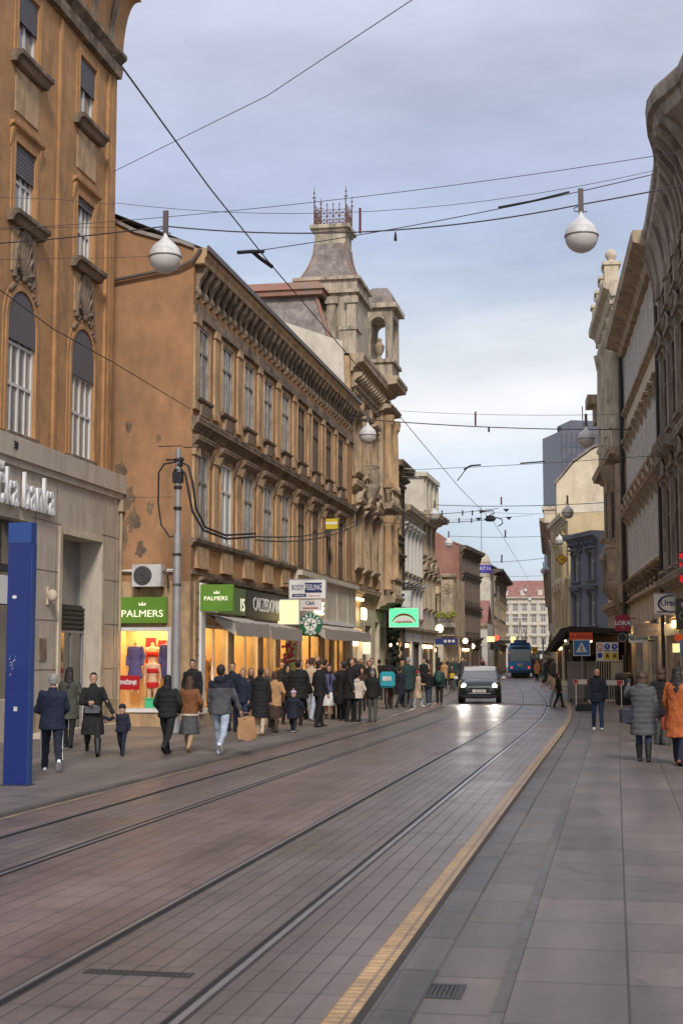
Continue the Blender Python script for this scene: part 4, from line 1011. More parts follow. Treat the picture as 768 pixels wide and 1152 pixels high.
def paving(name, c1, c2, mortar, along, row, mw, rough=.42, off=0.0, shift=(0,0), grime=(.5,.72), gcol=None, bias=0.0, var=.15, rlo=None, bumpd=.006):
    m = bpy.data.materials.new(name); m.use_nodes = True; nt = m.node_tree; N = nt.nodes; L = nt.links; b = N['Principled BSDF']
    uv = N.new('ShaderNodeUVMap'); mp = N.new('ShaderNodeMapping'); mp.inputs['Rotation'].default_value = (0,0,R(90)); mp.inputs['Location'].default_value = (shift[0], shift[1], 0)
    L.new(uv.outputs[0], mp.inputs[0])
    sep = N.new('ShaderNodeSeparateXYZ'); com = N.new('ShaderNodeCombineXYZ'); L.new(uv.outputs[0], sep.inputs[0])
    ax = N.new('ShaderNodeMath'); ax.operation = 'ADD'; ax.inputs[1].default_value = shift[1]; L.new(sep.outputs[1], ax.inputs[0])
    ay = N.new('ShaderNodeMath'); ay.operation = 'ADD'; ay.inputs[1].default_value = shift[0]+100*row; L.new(sep.outputs[0], ay.inputs[0])
    L.new(ax.outputs[0], com.inputs[0]); L.new(ay.outputs[0], com.inputs[1])
    br = N.new('ShaderNodeTexBrick'); br.offset = off; br.squash = 1; br.inputs['Scale'].default_value = 1
    br.inputs['Brick Width'].default_value = along; br.inputs['Row Height'].default_value = row; br.inputs['Mortar Size'].default_value = mw; br.inputs['Mortar Smooth'].default_value = .6
    br.inputs['Bias'].default_value = bias
    br.inputs['Color1'].default_value = (*c1,1); br.inputs['Color2'].default_value = (*c2,1); br.inputs['Mortar'].default_value = (*mortar,1)
    L.new(com.outputs[0], br.inputs['Vector'])
    n1 = N.new('ShaderNodeTexNoise'); n1.inputs['Scale'].default_value = .55; n1.inputs['Detail'].default_value = 9; n1.inputs['Roughness'].default_value = .7
    L.new(uv.outputs[0], n1.inputs['Vector'])
    r1 = N.new('ShaderNodeMapRange'); r1.inputs[1].default_value = .3; r1.inputs[2].default_value = .7; r1.inputs[3].default_value = 1-var*1.4; r1.inputs[4].default_value = 1+var*1.4; L.new(n1.outputs['Fac'], r1.inputs[0])
    n2 = N.new('ShaderNodeTexNoise'); n2.inputs['Scale'].default_value = 14; n2.inputs['Detail'].default_value = 8; n2.inputs['Roughness'].default_value = .75; L.new(uv.outputs[0], n2.inputs['Vector'])
    r2 = N.new('ShaderNodeMapRange'); r2.inputs[1].default_value = .3; r2.inputs[2].default_value = .7; r2.inputs[3].default_value = 1-var*.9; r2.inputs[4].default_value = 1+var*.9; L.new(n2.outputs['Fac'], r2.inputs[0])
    # blotches stretched along the street (tyre and foot wear)
    mp2 = N.new('ShaderNodeMapping'); mp2.inputs['Scale'].default_value = (1.5, .12, 1); L.new(uv.outputs[0], mp2.inputs[0])
    n3 = N.new('ShaderNodeTexNoise'); n3.inputs['Scale'].default_value = 1.2; n3.inputs['Detail'].default_value = 5; L.new(mp2.outputs[0], n3.inputs['Vector'])
    r3 = N.new('ShaderNodeMapRange'); r3.inputs[1].default_value = .35; r3.inputs[2].default_value = .65; r3.inputs[3].default_value = .74; r3.inputs[4].default_value = 1.14; L.new(n3.outputs['Fac'], r3.inputs[0])
    # small pale spots (gum, patches)
    v = N.new('ShaderNodeTexVoronoi'); v.inputs['Scale'].default_value = 2.3; L.new(uv.outputs[0], v.inputs['Vector'])
    r4 = N.new('ShaderNodeMapRange'); r4.inputs[1].default_value = .03; r4.inputs[2].default_value = .055; r4.inputs[3].default_value = 1.35; r4.inputs[4].default_value = 1; L.new(v.outputs['Distance'], r4.inputs[0])
    a = N.new('ShaderNodeMath'); a.operation = 'MULTIPLY'; L.new(r1.outputs[0], a.inputs[0]); L.new(r2.outputs[0], a.inputs[1])
    a2 = N.new('ShaderNodeMath'); a2.operation = 'MULTIPLY'; L.new(a.outputs[0], a2.inputs[0]); L.new(r3.outputs[0], a2.inputs[1])
    n5 = N.new('ShaderNodeTexNoise'); n5.inputs['Scale'].default_value = 1.7; n5.inputs['Detail'].default_value = 4; n5.inputs['Distortion'].default_value = 1.2; L.new(uv.outputs[0], n5.inputs['Vector'])
    r5 = N.new('ShaderNodeMapRange'); r5.inputs[1].default_value = .58; r5.inputs[2].default_value = .70; r5.inputs[3].default_value = 1; r5.inputs[4].default_value = .74; L.new(n5.outputs['Fac'], r5.inputs[0])
    a25 = N.new('ShaderNodeMath'); a25.operation = 'MULTIPLY'; L.new(a2.outputs[0], a25.inputs[0]); L.new(r5.outputs[0], a25.inputs[1])
    a3 = N.new('ShaderNodeMath'); a3.operation = 'MULTIPLY'; L.new(a25.outputs[0], a3.inputs[0]); L.new(r4.outputs[0], a3.inputs[1])
    mx = N.new('ShaderNodeMix'); mx.data_type = 'RGBA'; mx.blend_type = 'MULTIPLY'; mx.inputs[0].default_value = 1; L.new(br.outputs['Color'], mx.inputs[6]); L.new(a3.outputs[0], mx.inputs[7])
    L.new(mx.outputs[2], b.inputs['Base Color'])
    rr = N.new('ShaderNodeMapRange'); rr.inputs[1].default_value = .3; rr.inputs[2].default_value = .7; rr.inputs[3].default_value = (rlo or rough-.12); rr.inputs[4].default_value = rough+.15; L.new(n1.outputs['Fac'], rr.inputs[0]); L.new(rr.outputs[0], b.inputs['Roughness'])
    b.inputs['Specular IOR Level'].default_value = .5
    bm = N.new('ShaderNodeBump'); bm.inputs['Strength'].default_value = .6; bm.inputs['Distance'].default_value = bumpd
    sb = N.new('ShaderNodeMath'); sb.operation = 'SUBTRACT'; L.new(n2.outputs['Fac'], sb.inputs[0]); L.new(br.outputs['Fac'], sb.inputs[1]); L.new(sb.outputs[0], bm.inputs['Height']); L.new(bm.outputs[0], b.inputs['Normal'])
    return m
G1 = paving('track_slabs', (.158,.128,.118), (.140,.112,.104), (.040,.031,.029), .50, .143, .007, .36, shift=(.07, 0))
G2 = paving('reddish_road_slabs', (.178,.130,.118), (.158,.114,.105), (.052,.038,.035), .52, .17, .007, .38, shift=(0, .3))
G3 = paving('pavement_slabs', (.172,.146,.131), (.132,.113,.103), (.058,.050,.047), .92, .665, .010, .55, shift=(-2.0, .1), var=.13)
G4 = paving('left_pavement_slabs', (.172,.148,.134), (.138,.119,.109), (.098,.086,.080), .9, .9, .007, .55, var=.12)
G5 = paving('gutter_slabs', (.150,.127,.113), (.115,.098,.088), (.052,.045,.042), .85, .7, .012, .5, var=.16, shift=(.02, 0))
KERB = paving('kerb_stones', (.125,.112,.108), (.09,.082,.080), (.03,.026,.026), .95, .5, .012, .5, shift=(.2, .2))
def yellowband():
    m = paving('worn_yellow_tactile_band', (.44,.275,.12), (.34,.22,.11), (.19,.13,.09), .085, .1, .013, .42, shift=(-1.20, 0), var=.34, bumpd=.006)
    return m
YB = yellowband()
DSEAL = mat('dark_rail_joint', (.045,.04,.04), .5, var=.25, scale=6); RAILM = mat('worn_rail_steel', (.42,.41,.42), .32, metal=.8, var=.15, scale=3); GROOVE = mat('rail_groove', (.012,.011,.011), .7, var=0)
gm = mat('base_ground', (.14,.125,.12), .9, var=.2, scale=.2)
g = MB(); g.box(-900, 900, -200, 1500, -.6, -.25); struct(g, 'ground', gm)
z = 0
strip('road', [-4.05, -2.0, 0, 1.19], [0]*4, G2)
# near-track slabs and far-track slabs as their own sheets a few mm above
strip('near_track_paving', [-1.35, -.50], [.004]*2, G2)
strip('near_track_paving', [-.5, .5], [.004]*2, G1)
strip('near_track_paving', [.5, 1.2], [.004]*2, G1)
strip('far_track_paving', [-3.33, -2.31], [.004]*2, G1)
for c in (0, -2.82):
    for s in (-.5, .5):
        o = c + s
        strip('rail_joint', [o-.055, o+.055], [.0075]*2, DSEAL)
        strip('tram_rail', [o-.03, o+.04], [.0115]*2, RAILM)
        strip('rail_groove', [o-.022*(1 if s > 0 else -1)-.016, o-.022*(1 if s > 0 else -1)+.016], [.0145]*2, GROOVE)
strip('yellow_kerb_band', [1.20, 1.35], [.010, .012], YB); strip('kerb_drop', [1.35, 1.36, 1.378], [.0118, .002, -.018], DSEAL)
strip('kerb', [1.378, 1.40, 1.41, 1.60, 1.61], [-.018, -.018, -.010, -.012, -.03], KERB)
strip('gutter', [1.61, 1.98], [-.03, -.03], G5)
strip('kerb_line', [1.98, 1.99, 2.055, 2.06], [-.03, .0, .002, -.01], KERB)
strip('pavement', [2.06, 22], [0, .03], G3)
strip('left_kerb', [-4.17, -4.165, -4.06, -4.05], [.0395, .042, .040, -.002], KERB)
strip('pavement', [-30, -4.17], [.04, .04], G4)
YL = mat('faded_yellow_line', (.30,.22,.13), .6, col2=(.17,.135,.12), var=.2, scale=3, cov=(.38,.6))
strip('yellow_line', [-4.045, -3.97], [.004]*2, YL, s1=25)
# zebra-like yellow dashes crossing near y~50 (painted bars)
for (px, py) in ((562, 792), (596, 793)):
    w = W(px, py, z=0); q = MB(); q.quad((w.x-.55, w.y-.7, .0165), (w.x+.55, w.y-.7, .0165), (w.x+.55, w.y+.7, .0165), (w.x-.55, w.y+.7, .0165)); struct(q, 'painted_bar', YL)
# drain grates
def grate(name, label, c, w, h, rz, n, zc):
    o = thing(name, label, 'drain', c, rz)
    f = MB(); t = .035
    f.box(-w/2, w/2, -h/2, -h/2+t, 0, zc); f.box(-w/2, w/2, h/2-t, h/2, 0, zc); f.box(-w/2, -w/2+t, -h/2+t, h/2-t, 0, zc); f.box(w/2-t, w/2, -h/2+t, h/2-t, 0, zc); f.build('frame', DARKMETAL, o)
    k = MB(); k.quad((-w/2, -h/2, .002), (w/2, -h/2, .002), (w/2, h/2, .002), (-w/2, h/2, .002)); k.build('pit', GROOVE, o)
    s = MB()
    for i in range(n):
        x = -w/2+t + (w-2*t)*(i+.5)/n; s.box(x-(w-2*t)/n*.28, x+(w-2*t)/n*.28, -h/2+t, h/2-t, .003, zc-.002)
    s.build('bars', mat('cast_iron', (.07,.065,.065), .5, metal=.5, var=.2), o)
w = W(487, 1115, z=-.03); w.x += .03; grate('gutter_grate', 'square cast-iron drain grate in the gutter beside the yellow kerb band', (w.x, w.y, -.030), .27, .33, 0, 8, .006)
w = W(152, 1096, z=0); grate('track_drain', 'long slotted drain across the near tram track', (w.x+.02, w.y, .0045), .62, .10, 0, 16, .006)
# ================================================================ PEOPLE
QUEUE = []
def q_mesh(mb, voxel, name, mats, parent, scale=1.0, disp=0.0, dfreq=9, post=None, lean=0, tilt=0, smooth_it=2):
    QUEUE.append(dict(mb=mb, vox=voxel, name=name, mats=mats if isinstance(mats, list) else [mats], parent=parent, sc=scale, disp=disp, df=dfreq, post=post, lean=lean, tilt=tilt, it=smooth_it))
def bend(v, lean, tilt):
    x, y, z = v
    if lean or tilt:
        t = min(1, max(0, (z-.86)/.30)); t = t*t*(3-2*t)
        p = Vector((x, y, z-.92)); p = Matrix.Rotation(R(lean)*t, 3, 'X') @ p if lean else p
        if tilt: p = Matrix.Rotation(R(tilt)*t, 3, 'Y') @ p
        return (p.x, p.y, p.z+.92)
    return v
def flush():
    tmp = []
    for q in QUEUE:
        me = bpy.data.meshes.new('tmp'); me.from_pydata([bend(v, q['lean'], q['tilt']) for v in q['mb'].v], [], q['mb'].f)
        bm = bmesh.new(); bm.from_mesh(me); bmesh.ops.recalc_face_normals(bm, faces=bm.faces); bm.to_mesh(me); bm.free()
        o = bpy.data.objects.new('tmp', me); COL.objects.link(o)
        r = o.modifiers.new('r', 'REMESH'); r.mode = 'VOXEL'; r.voxel_size = q['vox']
        sm = o.modifiers.new('s', 'SMOOTH'); sm.factor = .5; sm.iterations = q['it']
        tmp.append(o)
    dg = bpy.context.evaluated_depsgraph_get(); dg.update()
    for q, o in zip(QUEUE, tmp):
        me = bpy.data.meshes.new_from_object(o.evaluated_get(dg)); me.name = q['name']
        me.materials.clear()
        for m in q['mats']: me.materials.append(m)
        if q['disp']:
            d = q['disp']; f = q['df']; sd = hash(q['name']) % 7 + len(q['mb'].v)*.01
            ns = [v.normal.copy() for v in me.vertices]
            for v, n in zip(me.vertices, ns):
                k = noise.noise(Vector((v.co.x*f+sd, v.co.y*f, v.co.z*f*.8))) + .5*noise.noise(Vector((v.co.x*f*2.3, v.co.y*f*2.3+sd, v.co.z*f*2.5)))
                v.co += n*(k*d)
        if q['post']: q['post'](me)
        if q['sc'] != 1: me.transform(Matrix.Scale(q['sc'], 4))
        me.polygons.foreach_set('use_smooth', [True]*len(me.polygons)); me.update()
        link(me, q['name'], q['parent'])
    for o in tmp:
        m = o.data; bpy.data.objects.remove(o); bpy.data.meshes.remove(m)
    QUEUE.clear()
def limb(mb, pts, rs, seg=10):
    mb.tube(pts, rs, seg)
    for p, r in zip(pts, rs): mb.ell(p, r, r, r, seg, 6)
def ring_loft(mb, rr, seg=18):   # rr: list of (z, rx, ry, cy[, cx])
    out = []
    for q in rr:
        z, rx, ry, cy = q[:4]; cx = q[4] if len(q) > 4 else 0
        out.append([(cx+rx*math.cos(2*math.pi*k/seg), cy+ry*math.sin(2*math.pi*k/seg), z) for k in range(seg)])
    mb.rings(out)
def leg_pts(side, a, bnd, hipz=.90):
    h = Vector((side*.092, 0, hipz)); k = h + Vector((side*.008, -math.sin(R(a)), -math.cos(R(a))))*.43
    c = k + Vector((0, -math.sin(R(a-bnd)), -math.cos(R(a-bnd))))*.405
    return h, k, c, a-bnd
def arm_pts(side, a, o, e, inn):
    s = Vector((side*.175, .0, 1.405))
    d = Vector((side*math.sin(R(o)), -math.sin(R(a))*math.cos(R(o)), -math.cos(R(a))*math.cos(R(o))))
    el = s + d*.285
    d2 = Vector((side*math.sin(R(o-inn)), -math.sin(R(a+e))*math.cos(R(o-inn)), -math.cos(R(a+e))*math.cos(R(o-inn))))
    w = el + d2*.245
    return s, el, w, d2
CL_ = {}
def C(name, c, r=.85):
    if name not in CL_: CL_[name] = cloth(name, c, r)
    return CL_[name]
K = dict(black=(.012,.012,.013), char=(.045,.045,.05), grey=(.075,.075,.082), navy=(.011,.014,.028), navy2=(.014,.019,.042), brown=(.19,.075,.028), camel=(.42,.24,.115),
         cream=(.55,.47,.40), rust=(.34,.085,.022), jeans=(.018,.033,.075), ltjeans=(.33,.38,.46), white=(.65,.65,.66), olive=(.06,.065,.05), dgreen=(.02,.045,.045), tan=(.34,.23,.13),
         purple=(.09,.085,.18), lilac=(.42,.33,.42), teal=(.02,.26,.36), beige=(.46,.36,.26), dbrown=(.05,.03,.022), blue=(.03,.08,.22), pink=(.4,.13,.18), gtrous=(.07,.07,.065), yellow=(.5,.38,.04), red=(.3,.02,.03))
HK = dict(dark=(.018,.012,.010), brown=(.06,.032,.018), grey=(.30,.28,.27), blond=(.30,.19,.09), fair=(.2,.12,.06), black=(.010,.009,.009))
def col(n): return C(n, K[n])
def hairm(n): return mat('hair_'+n, HK[n], .6, var=.3, scale=30)
SHOE = lambda n: mat('shoe_'+n, K[n], .5, var=.12)
def person(px, fy, hy, face, label, top='jacket', tc='black', hem=.86, legs='trousers', lc='black', sc='black', hair='short', hc='dark', lg=(18, 5, -16, 10), aL=(8, 8, 15, 6), aR=(-8, 8, 12, 6),
           hat=None, hood=False, fur=None, q='m', lean=0, tilt=0, z=.04, wide=1.0, flare=0.0, stripe=None, trim=None, headk=1.0, cat='person', group=None, boots=None, collar=True, pos=None, H=None, scarf=None):
    w = Vector(pos) if pos else W(px, fy, z=z); w.z = z
    if H is None: H = W(px, hy, Y=w.y).z - z
    s = H/1.76
    o = thing('person', label, cat, w, R(face) + 0, group)
    vb, vc = {'f': (.0085, .013), 'm': (.013, .018), 'l': (.022, .026)}[q]
    fine = q == 'f'
    Lh = [leg_pts(1, lg[0], lg[1]), leg_pts(-1, lg[2], lg[3])]
    Ah = [arm_pts(1, *aL), arm_pts(-1, *aR)]
    low = min(p[2].z - .075 for p in Lh)      # drop so that the lower foot touches
    # ---- body
    mb = MB()
    ring_loft(mb, [(.84,.10,.08,0),(.90,.155,.105,0),(1.0,.145,.10,0),(1.1,.125,.09,0),(1.25,.15,.10,0),(1.36,.165,.10,0),(1.43,.12,.08,0),(1.47,.06,.055,0)], 14)
    hk = headk
    mb.tube([(0,.012,1.40),(0,.0,1.56)], [.058,.052], 12)
    hz = 1.635 if hk == 1 else 1.60
    mb.ell((0,-.005,hz+.01), .076*hk, .094*hk, .115*hk, 16, 12)
    mb.ell((0,-.036*hk,hz-.065*hk), .053*hk, .058*hk, .052*hk, 12, 8)
    mb.ell((0,-.098*hk,hz-.012*hk), .013*hk, .020*hk, .026*hk, 8, 6)
    for sd in (-1, 1): mb.ell((sd*.078*hk, .005, hz-.005), .012, .02, .032, 8, 6)
    for (h, k, c, ang), sd in zip(Lh, (1, -1)): limb(mb, [h, (h+k)/2, k, k+(c-k)*.35, c], [.082, .068, .053, .052, .034])
    for (a, e, w_, d), sd in zip(Ah, (1, -1)):
        limb(mb, [a, e, w_], [.05, .04, .027])
        up = Vector((0,-1,0)) if abs(d.y) < .7 else Vector((0,0,1))
        side = d.cross(Vector((sd,0,0))).normalized() if abs(d.x) < .9 else Vector((0,1,0))   # across the palm
        pc = w_ + d*.055
        limb(mb, [w_, pc + d*.01], [.026, .03], 8)
        mb.ell(pc + d*.02, .022, .034, .034, 8, 6)
        if q != 'l':
            th = Vector((sd,0,0))
            for i in range(4):
                f0 = w_ + d*.085 + side*(.027-.018*i); ln = (.072,.082,.076,.06)[i]
                f1 = f0 + d*ln*.5 - th*.006; f2 = f1 + (d*.8 - th*.5)*ln*.5
                mb.tube([w_ + d*.05 + side*(.02-.014*i), f0, f1, f2], [.011,.0105,.0095,.008], 6)
            t0 = w_ + d*.03 + side*.028; mb.tube([t0, t0 + d*.035 + side*.025, t0 + d*.065 + side*.022 - th*.012], [.013,.012,.009], 6)
    def facepaint(me):
        if q == 'l': return
        for p in me.polygons:
            c = bend_inv(p.center)
            for sd in (-1, 1):
                if c[1] < -.06*hk and (c[0]-sd*.031*hk)**2 + ((c[2]-(hz+.012*hk))*1.5)**2 < (.0125*hk)**2: p.material_index = 1
                if c[1] < -.06*hk and abs(c[0]-sd*.032*hk) < .02*hk and abs(c[2]-(hz+.038*hk)) < .005*hk: p.material_index = 3
            if c[1] < -.07*hk and abs(c[0]) < .022*hk and abs(c[2]-(hz-.062*hk)) < .008*hk: p.material_index = 2
    def bend_inv(c): return c if not (lean or tilt) else (9, 9, 9)
    kw = dict(scale=s, lean=lean, tilt=tilt)
    q_mesh(mb, vb, 'body', [SKIN, EYE, LIPS, hairm(hc)], o, post=facepaint, smooth_it=1 if fine else 1, **kw)
    # ---- hair
    hm = MB(); m_ = hairm(hc)
    y0 = .018
    hm.ell((0, y0*hk, hz+.028*hk), .084*hk, .092*hk, .100*hk, 16, 10)
    hm.ell((0, -.02*hk, hz+.085*hk), .062*hk, .068*hk, .042*hk, 12, 7)
    if hair == 'short': hm.ell((0, .045*hk, hz-.01), .076*hk, .055*hk, .075*hk, 12, 8)
    if hair == 'long': ring_loft(hm, [(hz+.05,.084,.07,.03),(hz-.05,.094,.07,.045),(hz-.17,.105,.06,.07),(hz-.28,.10,.045,.105),(hz-.36,.06,.03,.115)], 14)
    if hair == 'bun': hm.ell((0, .115, hz+.04), .042, .042, .042, 10, 8)
    if hair == 'bob': ring_loft(hm, [(hz+.05,.086,.07,.02),(hz-.06,.094,.068,.03),(hz-.12,.085,.06,.03)], 14)
    if hair == 'curly': hm.ell((0, .03, hz+.03), .115, .115, .12, 14, 9); hm.ell((0, .06, hz-.08), .12, .09, .10, 12, 8)
    if hair != 'none': q_mesh(hm, vb*1.1, 'hair', m_, o, disp=.012 if hair in ('curly','long') else .005, dfreq=26, **kw)
    if hat:
        t = MB(); kind, hc_ = hat
        t.lathe([(.094*hk, hz+.045*hk), (.096*hk, hz+.07*hk), (.09*hk, hz+.11*hk), (.06*hk, hz+.145*hk), (.01, hz+.155*hk)], (0,.008,0), 16)
        if kind == 'cap': t.ext([(.07*math.cos(R(a)), -.06-.075*math.sin(R(a))) for a in range(0, 181, 20)], hz+.05*hk, hz+.062*hk, 'z')
        if kind == 'pom': t.ell((0, .01, hz+.18*hk), .035, .035, .035, 8, 6)
        t.v = [bend(v, lean, tilt) for v in t.v]; me = t.mesh('hat', col(hc_), 'all'); me.transform(Matrix.Scale(s, 4)); link(me, 'hat', o)
    # ---- lower garment
    lo = MB()
    if legs in ('trousers', 'jeans', 'leggings', 'wide'):
        g = {'trousers': 1.0, 'jeans': .95, 'leggings': .92, 'wide': 1.25}[legs]
        ring_loft(lo, [(.83,.13*g,.105*g,0),(.88,.17,.12,0),(.98,.162,.115,0),(1.04,.15,.105,0)], 16)
        for (h, k, c, ang) in Lh:
            e = c + (c-k).normalized()*.03
            if boots: e = k + (c-k)*.62
            fl = .03*(legs == 'wide')
            limb(lo, [h, (h+k)/2, k, (k+e)/2, e], [.10*g, .088*g, .072*g, (.064+fl)*g, (.058+fl)*g])
        q_mesh(lo, vc, 'trousers', col(lc), o, disp=.011, dfreq=10, **kw)
        if stripe:
            st = MB()
            for (h, k, c, ang), sd in zip(Lh, (1, -1)):
                off = Vector((sd*.086, 0, 0))
                for oo in (-.012, .012):
                    st.tube([h+Vector((sd*.095,oo,-.05)), k+Vector((sd*.076,oo,0)), (k+c)/2+Vector((sd*.068,oo,0)), c+Vector((sd*.062,oo,0))], .007, 5)
            me = st.mesh('side_stripe', col(stripe), 'all'); me.transform(Matrix.Scale(s, 4)); link(me, 'side_stripe', o)
    elif legs == 'skirt':
        fwd = -.10*math.sin(R(lg[0])); bck = -.10*math.sin(R(lg[2]))
        ring_loft(lo, [(.42,.25,.25,0),(.60,.225,.215,0),(.80,.19,.165,0),(.95,.155,.11,0),(1.02,.14,.10,0)], 18)
        q_mesh(lo, vc, 'skirt', col(lc), o, disp=.012, dfreq=12, **kw)
    # ---- shoes / boots
    for (h, k, c, ang), sd in zip(Lh, (1, -1)):
        sh = MB(); fa = R(max(-35, min(25, ang*.75)))
        Rm = Matrix.Rotation(-fa, 3, 'X')
        def f(p): return Rm @ Vector(p) + c
        rs = []
        for (yy, rx, rz, cz) in ((.075,.018,.02,-.05),(.06,.034,.035,-.045),(.0,.040,.045,-.038),(-.07,.044,.032,-.052),(-.13,.046,.026,-.058),(-.175,.034,.018,-.062),(-.19,.012,.008,-.066)):
            rs.append([tuple(f((rx*math.cos(2*math.pi*i/12), yy, cz+rz*math.sin(2*math.pi*i/12)*(1 if math.sin(2*math.pi*i/12) > 0 else .75)))) for i in range(12)])
        sh.rings(rs)
        d = (k-c).normalized(); top_ = .10 if not boots else .30
        sh.tube([c-d*.02, c+d*.04, c+d*top_], [.042, .040 if not boots else .056, .045 if not boots else .076], 12)
        q_mesh(sh, vb*1.2, 'shoe', SHOE(boots or sc), o, **kw)
        if fine and not boots:
            so = MB(); ptsx = [( .046,-.10),(.04,-.16),(.02,-.19),(-.02,-.19),(-.04,-.16),(-.046,-.10),(-.036,.05),(-.02,.075),(.02,.075),(.036,.05)]
            so.ext([(x, y) for x, y in ptsx], -.082, -.066, 'z'); so.v = [tuple(f(v)) for v in so.v]
            me = so.mesh('sole', SHOE('white' if sc in ('white','grey') else 'black')); me.transform(Matrix.Scale(s, 4)); link(me, 'sole', o)
    # ---- upper garment
    up = MB(); W_ = wide
    puff = top == 'puffer'
    th = .045 if puff else (.035 if top == 'coat' else .028)
    rr = []
    zt = 1.45
    n = 26
    for i in range(n+1):
        z_ = hem + (zt-hem)*i/n
        if z_ > 1.36: t = (z_-1.36)/.09; rx = .178-.075*t**1.4; ry = .115-.03*t
        elif z_ > 1.08: t = (z_-1.08)/.28; rx = .148+.03*t; ry = .105+.012*t
        elif z_ > .88: t = (z_-.88)/.2; rx = .165-.017*t; ry = .122-.017*t
        else: t = (.88-z_)/.5; rx = .165+(.03+flare)*t; ry = .122+(.06+flare)*t
        pf = .013*abs(math.sin(z_*math.pi/.105)) if puff else 0
        rr.append((z_, (rx+th+pf)*W_, (ry+th+pf)*W_, .0))
    ring_loft(up, rr, 22)
    for (a, e, w_, d), sd in zip(Ah, (1, -1)):
        n = 12; P_ = []; Q_ = []
        for i in range(n+1):
            t = i/n; p = a.lerp(e, t*2) if t < .5 else e.lerp(w_ + d*.01, t*2-1)
            r = (.070 if puff else .060) - .016*t + (.008*abs(math.sin(i*math.pi/2)) if puff else 0)
            P_.append(p); Q_.append(r*W_)
        limb(up, P_, Q_, 12)
    if collar: ring_loft(up, [(1.42,.10,.095,0),(1.48,.078,.08,.005),(1.52,.072,.078,.012)], 14)
    if hood: up.ell((0,.10,1.47), .125, .075, .085, 12, 8); up.ell((0,.075,1.40), .14, .06, .06, 12, 8)
    jn = {'puffer': 'padded_jacket', 'coat': 'coat', 'jacket': 'jacket'}[top]
    two = isinstance(trim, tuple)
    mm = [col(tc), col(trim[0] if two else trim) if trim else col(tc)]
    if two: trim = None
    def tr_(me):
        if trim:
            for p in me.polygons:
                if p.center.z < hem+.05 or (p.center.y < -.1 and abs(p.center.x) < .03): p.material_index = 1
        if two:
            for p in me.polygons:
                if p.center.z > 1.32: p.material_index = 1
    q_mesh(up, vc, jn, mm, o, disp=.016 if not puff else .010, dfreq=10, post=tr_, **kw)
    if fur:
        fu = MB()
        for i in range(14):
            a = 2*math.pi*i/14; fu.ell((.115*math.cos(a), .01+.10*math.sin(a), 1.455+.03*math.sin(a)), .042, .042, .042, 8, 6)
        q_mesh(fu, vb*1.3, 'fur_collar', col(fur), o, disp=.012, dfreq=40, **kw)
    if scarf:
        fu = MB(); fu.tube([(.085*math.cos(R(a)), .005+.085*math.sin(R(a)), 1.50) for a in range(0, 361, 30)], .035, 8); fu.tube([(.03,-.11,1.48),(.035,-.155,1.3),(.035,-.16,1.12)], [.03,.035,.03], 8)
        q_mesh(fu, vb*1.3, 'scarf', col(scarf), o, disp=.006, dfreq=20, **kw)
    # ground the figure
    for_k = low*s
    o.location.z = z - for_k
    o['_k'] = 0; del o['_k']
    return o, s, Ah
def lw_pt(o, s, p):   # person local point (unit body) -> world
    return Matrix.Translation(o.location) @ Matrix.Rotation(o.rotation_euler.z, 4, 'Z') @ (Vector(p)*s)

hang = (6, 10, 12, 8); back = (-14, 9, 14, 4); fwd = (20, 8, 22, 6); pocket = (2, 22, 42, 40)
crossd = (14, 12, 85, 52)
# --- foreground left
P1 = person(58, 868, 752, 205, 'grey-haired man in a navy tracksuit and white trainers walking away past the blue pillar', 'jacket', 'navy2', .80, 'trousers', 'navy', 'white', 'short', 'grey', (30, 6, -20, 42), (10, 16, 70, 30), (14, 16, 60, 30), q='f', stripe='white', wide=1.16, trim=None)
P2 = person(77, 841, 750, 188, 'woman in a grey-olive coat half hidden behind the man in the navy tracksuit', 'coat', 'olive', .62, 'leggings', 'black', 'black', 'long', 'dark', (12, 4, -10, 10), hang, pocket, q='m')
P3 = person(104, 850, 752, 22, 'woman in a long black coat, hair tied back, leading a child by the hand', 'coat', 'black', .50, 'leggings', 'black', 'black', 'bun', 'dark', (28, 4, -24, 34), (10, 22, 8, -6), (14, 14, 80, 48), q='f', boots='black', flare=.02)
P4 = person(137, 850, 792, 8, 'small child in navy jacket and cap held by the hand of the black-coated woman', 'jacket', 'navy', .84, 'trousers', 'navy', 'black', 'short', 'brown', (24, 8, -20, 28), (6, 16, 20, 10), (6, 62, 8, -50), hat=('cap', 'navy'), q='f', headk=1.38, wide=1.18, cat='child')
P5 = person(188, 849, 757, 178, 'person with dark hair in a black hooded puffer jacket and black trousers, seen from behind', 'puffer', 'black', .84, 'trousers', 'black', 'dbrown', 'bob', 'black', (22, 4, -20, 34), pocket, pocket, hood=True, q='f')
P6 = person(213, 846, 760, 176, 'woman in a brown shearling jacket over a grey skirt, seen from behind', 'jacket', 'brown', .84, 'skirt', 'grey', 'tan', 'long', 'brown', (14, 4, -10, 24), pocket, pocket, trim='cream', boots='tan', q='f', wide=1.12)
P7 = person(248, 849, 744, 184, 'man in grey dark-yoked jacket and light blue jeans carrying a paper bag', 'jacket', 'grey', .82, 'jeans', 'ltjeans', 'white', 'short', 'dark', (26, 5, -22, 38), hang, (8, 20, 12, 4), hood=True, trim=('navy',), q='f', wide=1.1)
P8 = person(216, 822, 742, 5, 'man with a dark fur-collared coat facing the camera beside the steel mast', 'coat', 'black', .72, 'trousers', 'black', 'black', 'short', 'dark', (4, 2, -4, 4), hang, hang, fur='dbrown', q='m')
P9 = person(261, 823, 745, 8, 'man in a navy coat facing the camera behind the light blue jeans', 'coat', 'navy', .74, 'trousers', 'navy', 'black', 'short', 'dark', (4, 2, -4, 4), hang, hang, q='m')
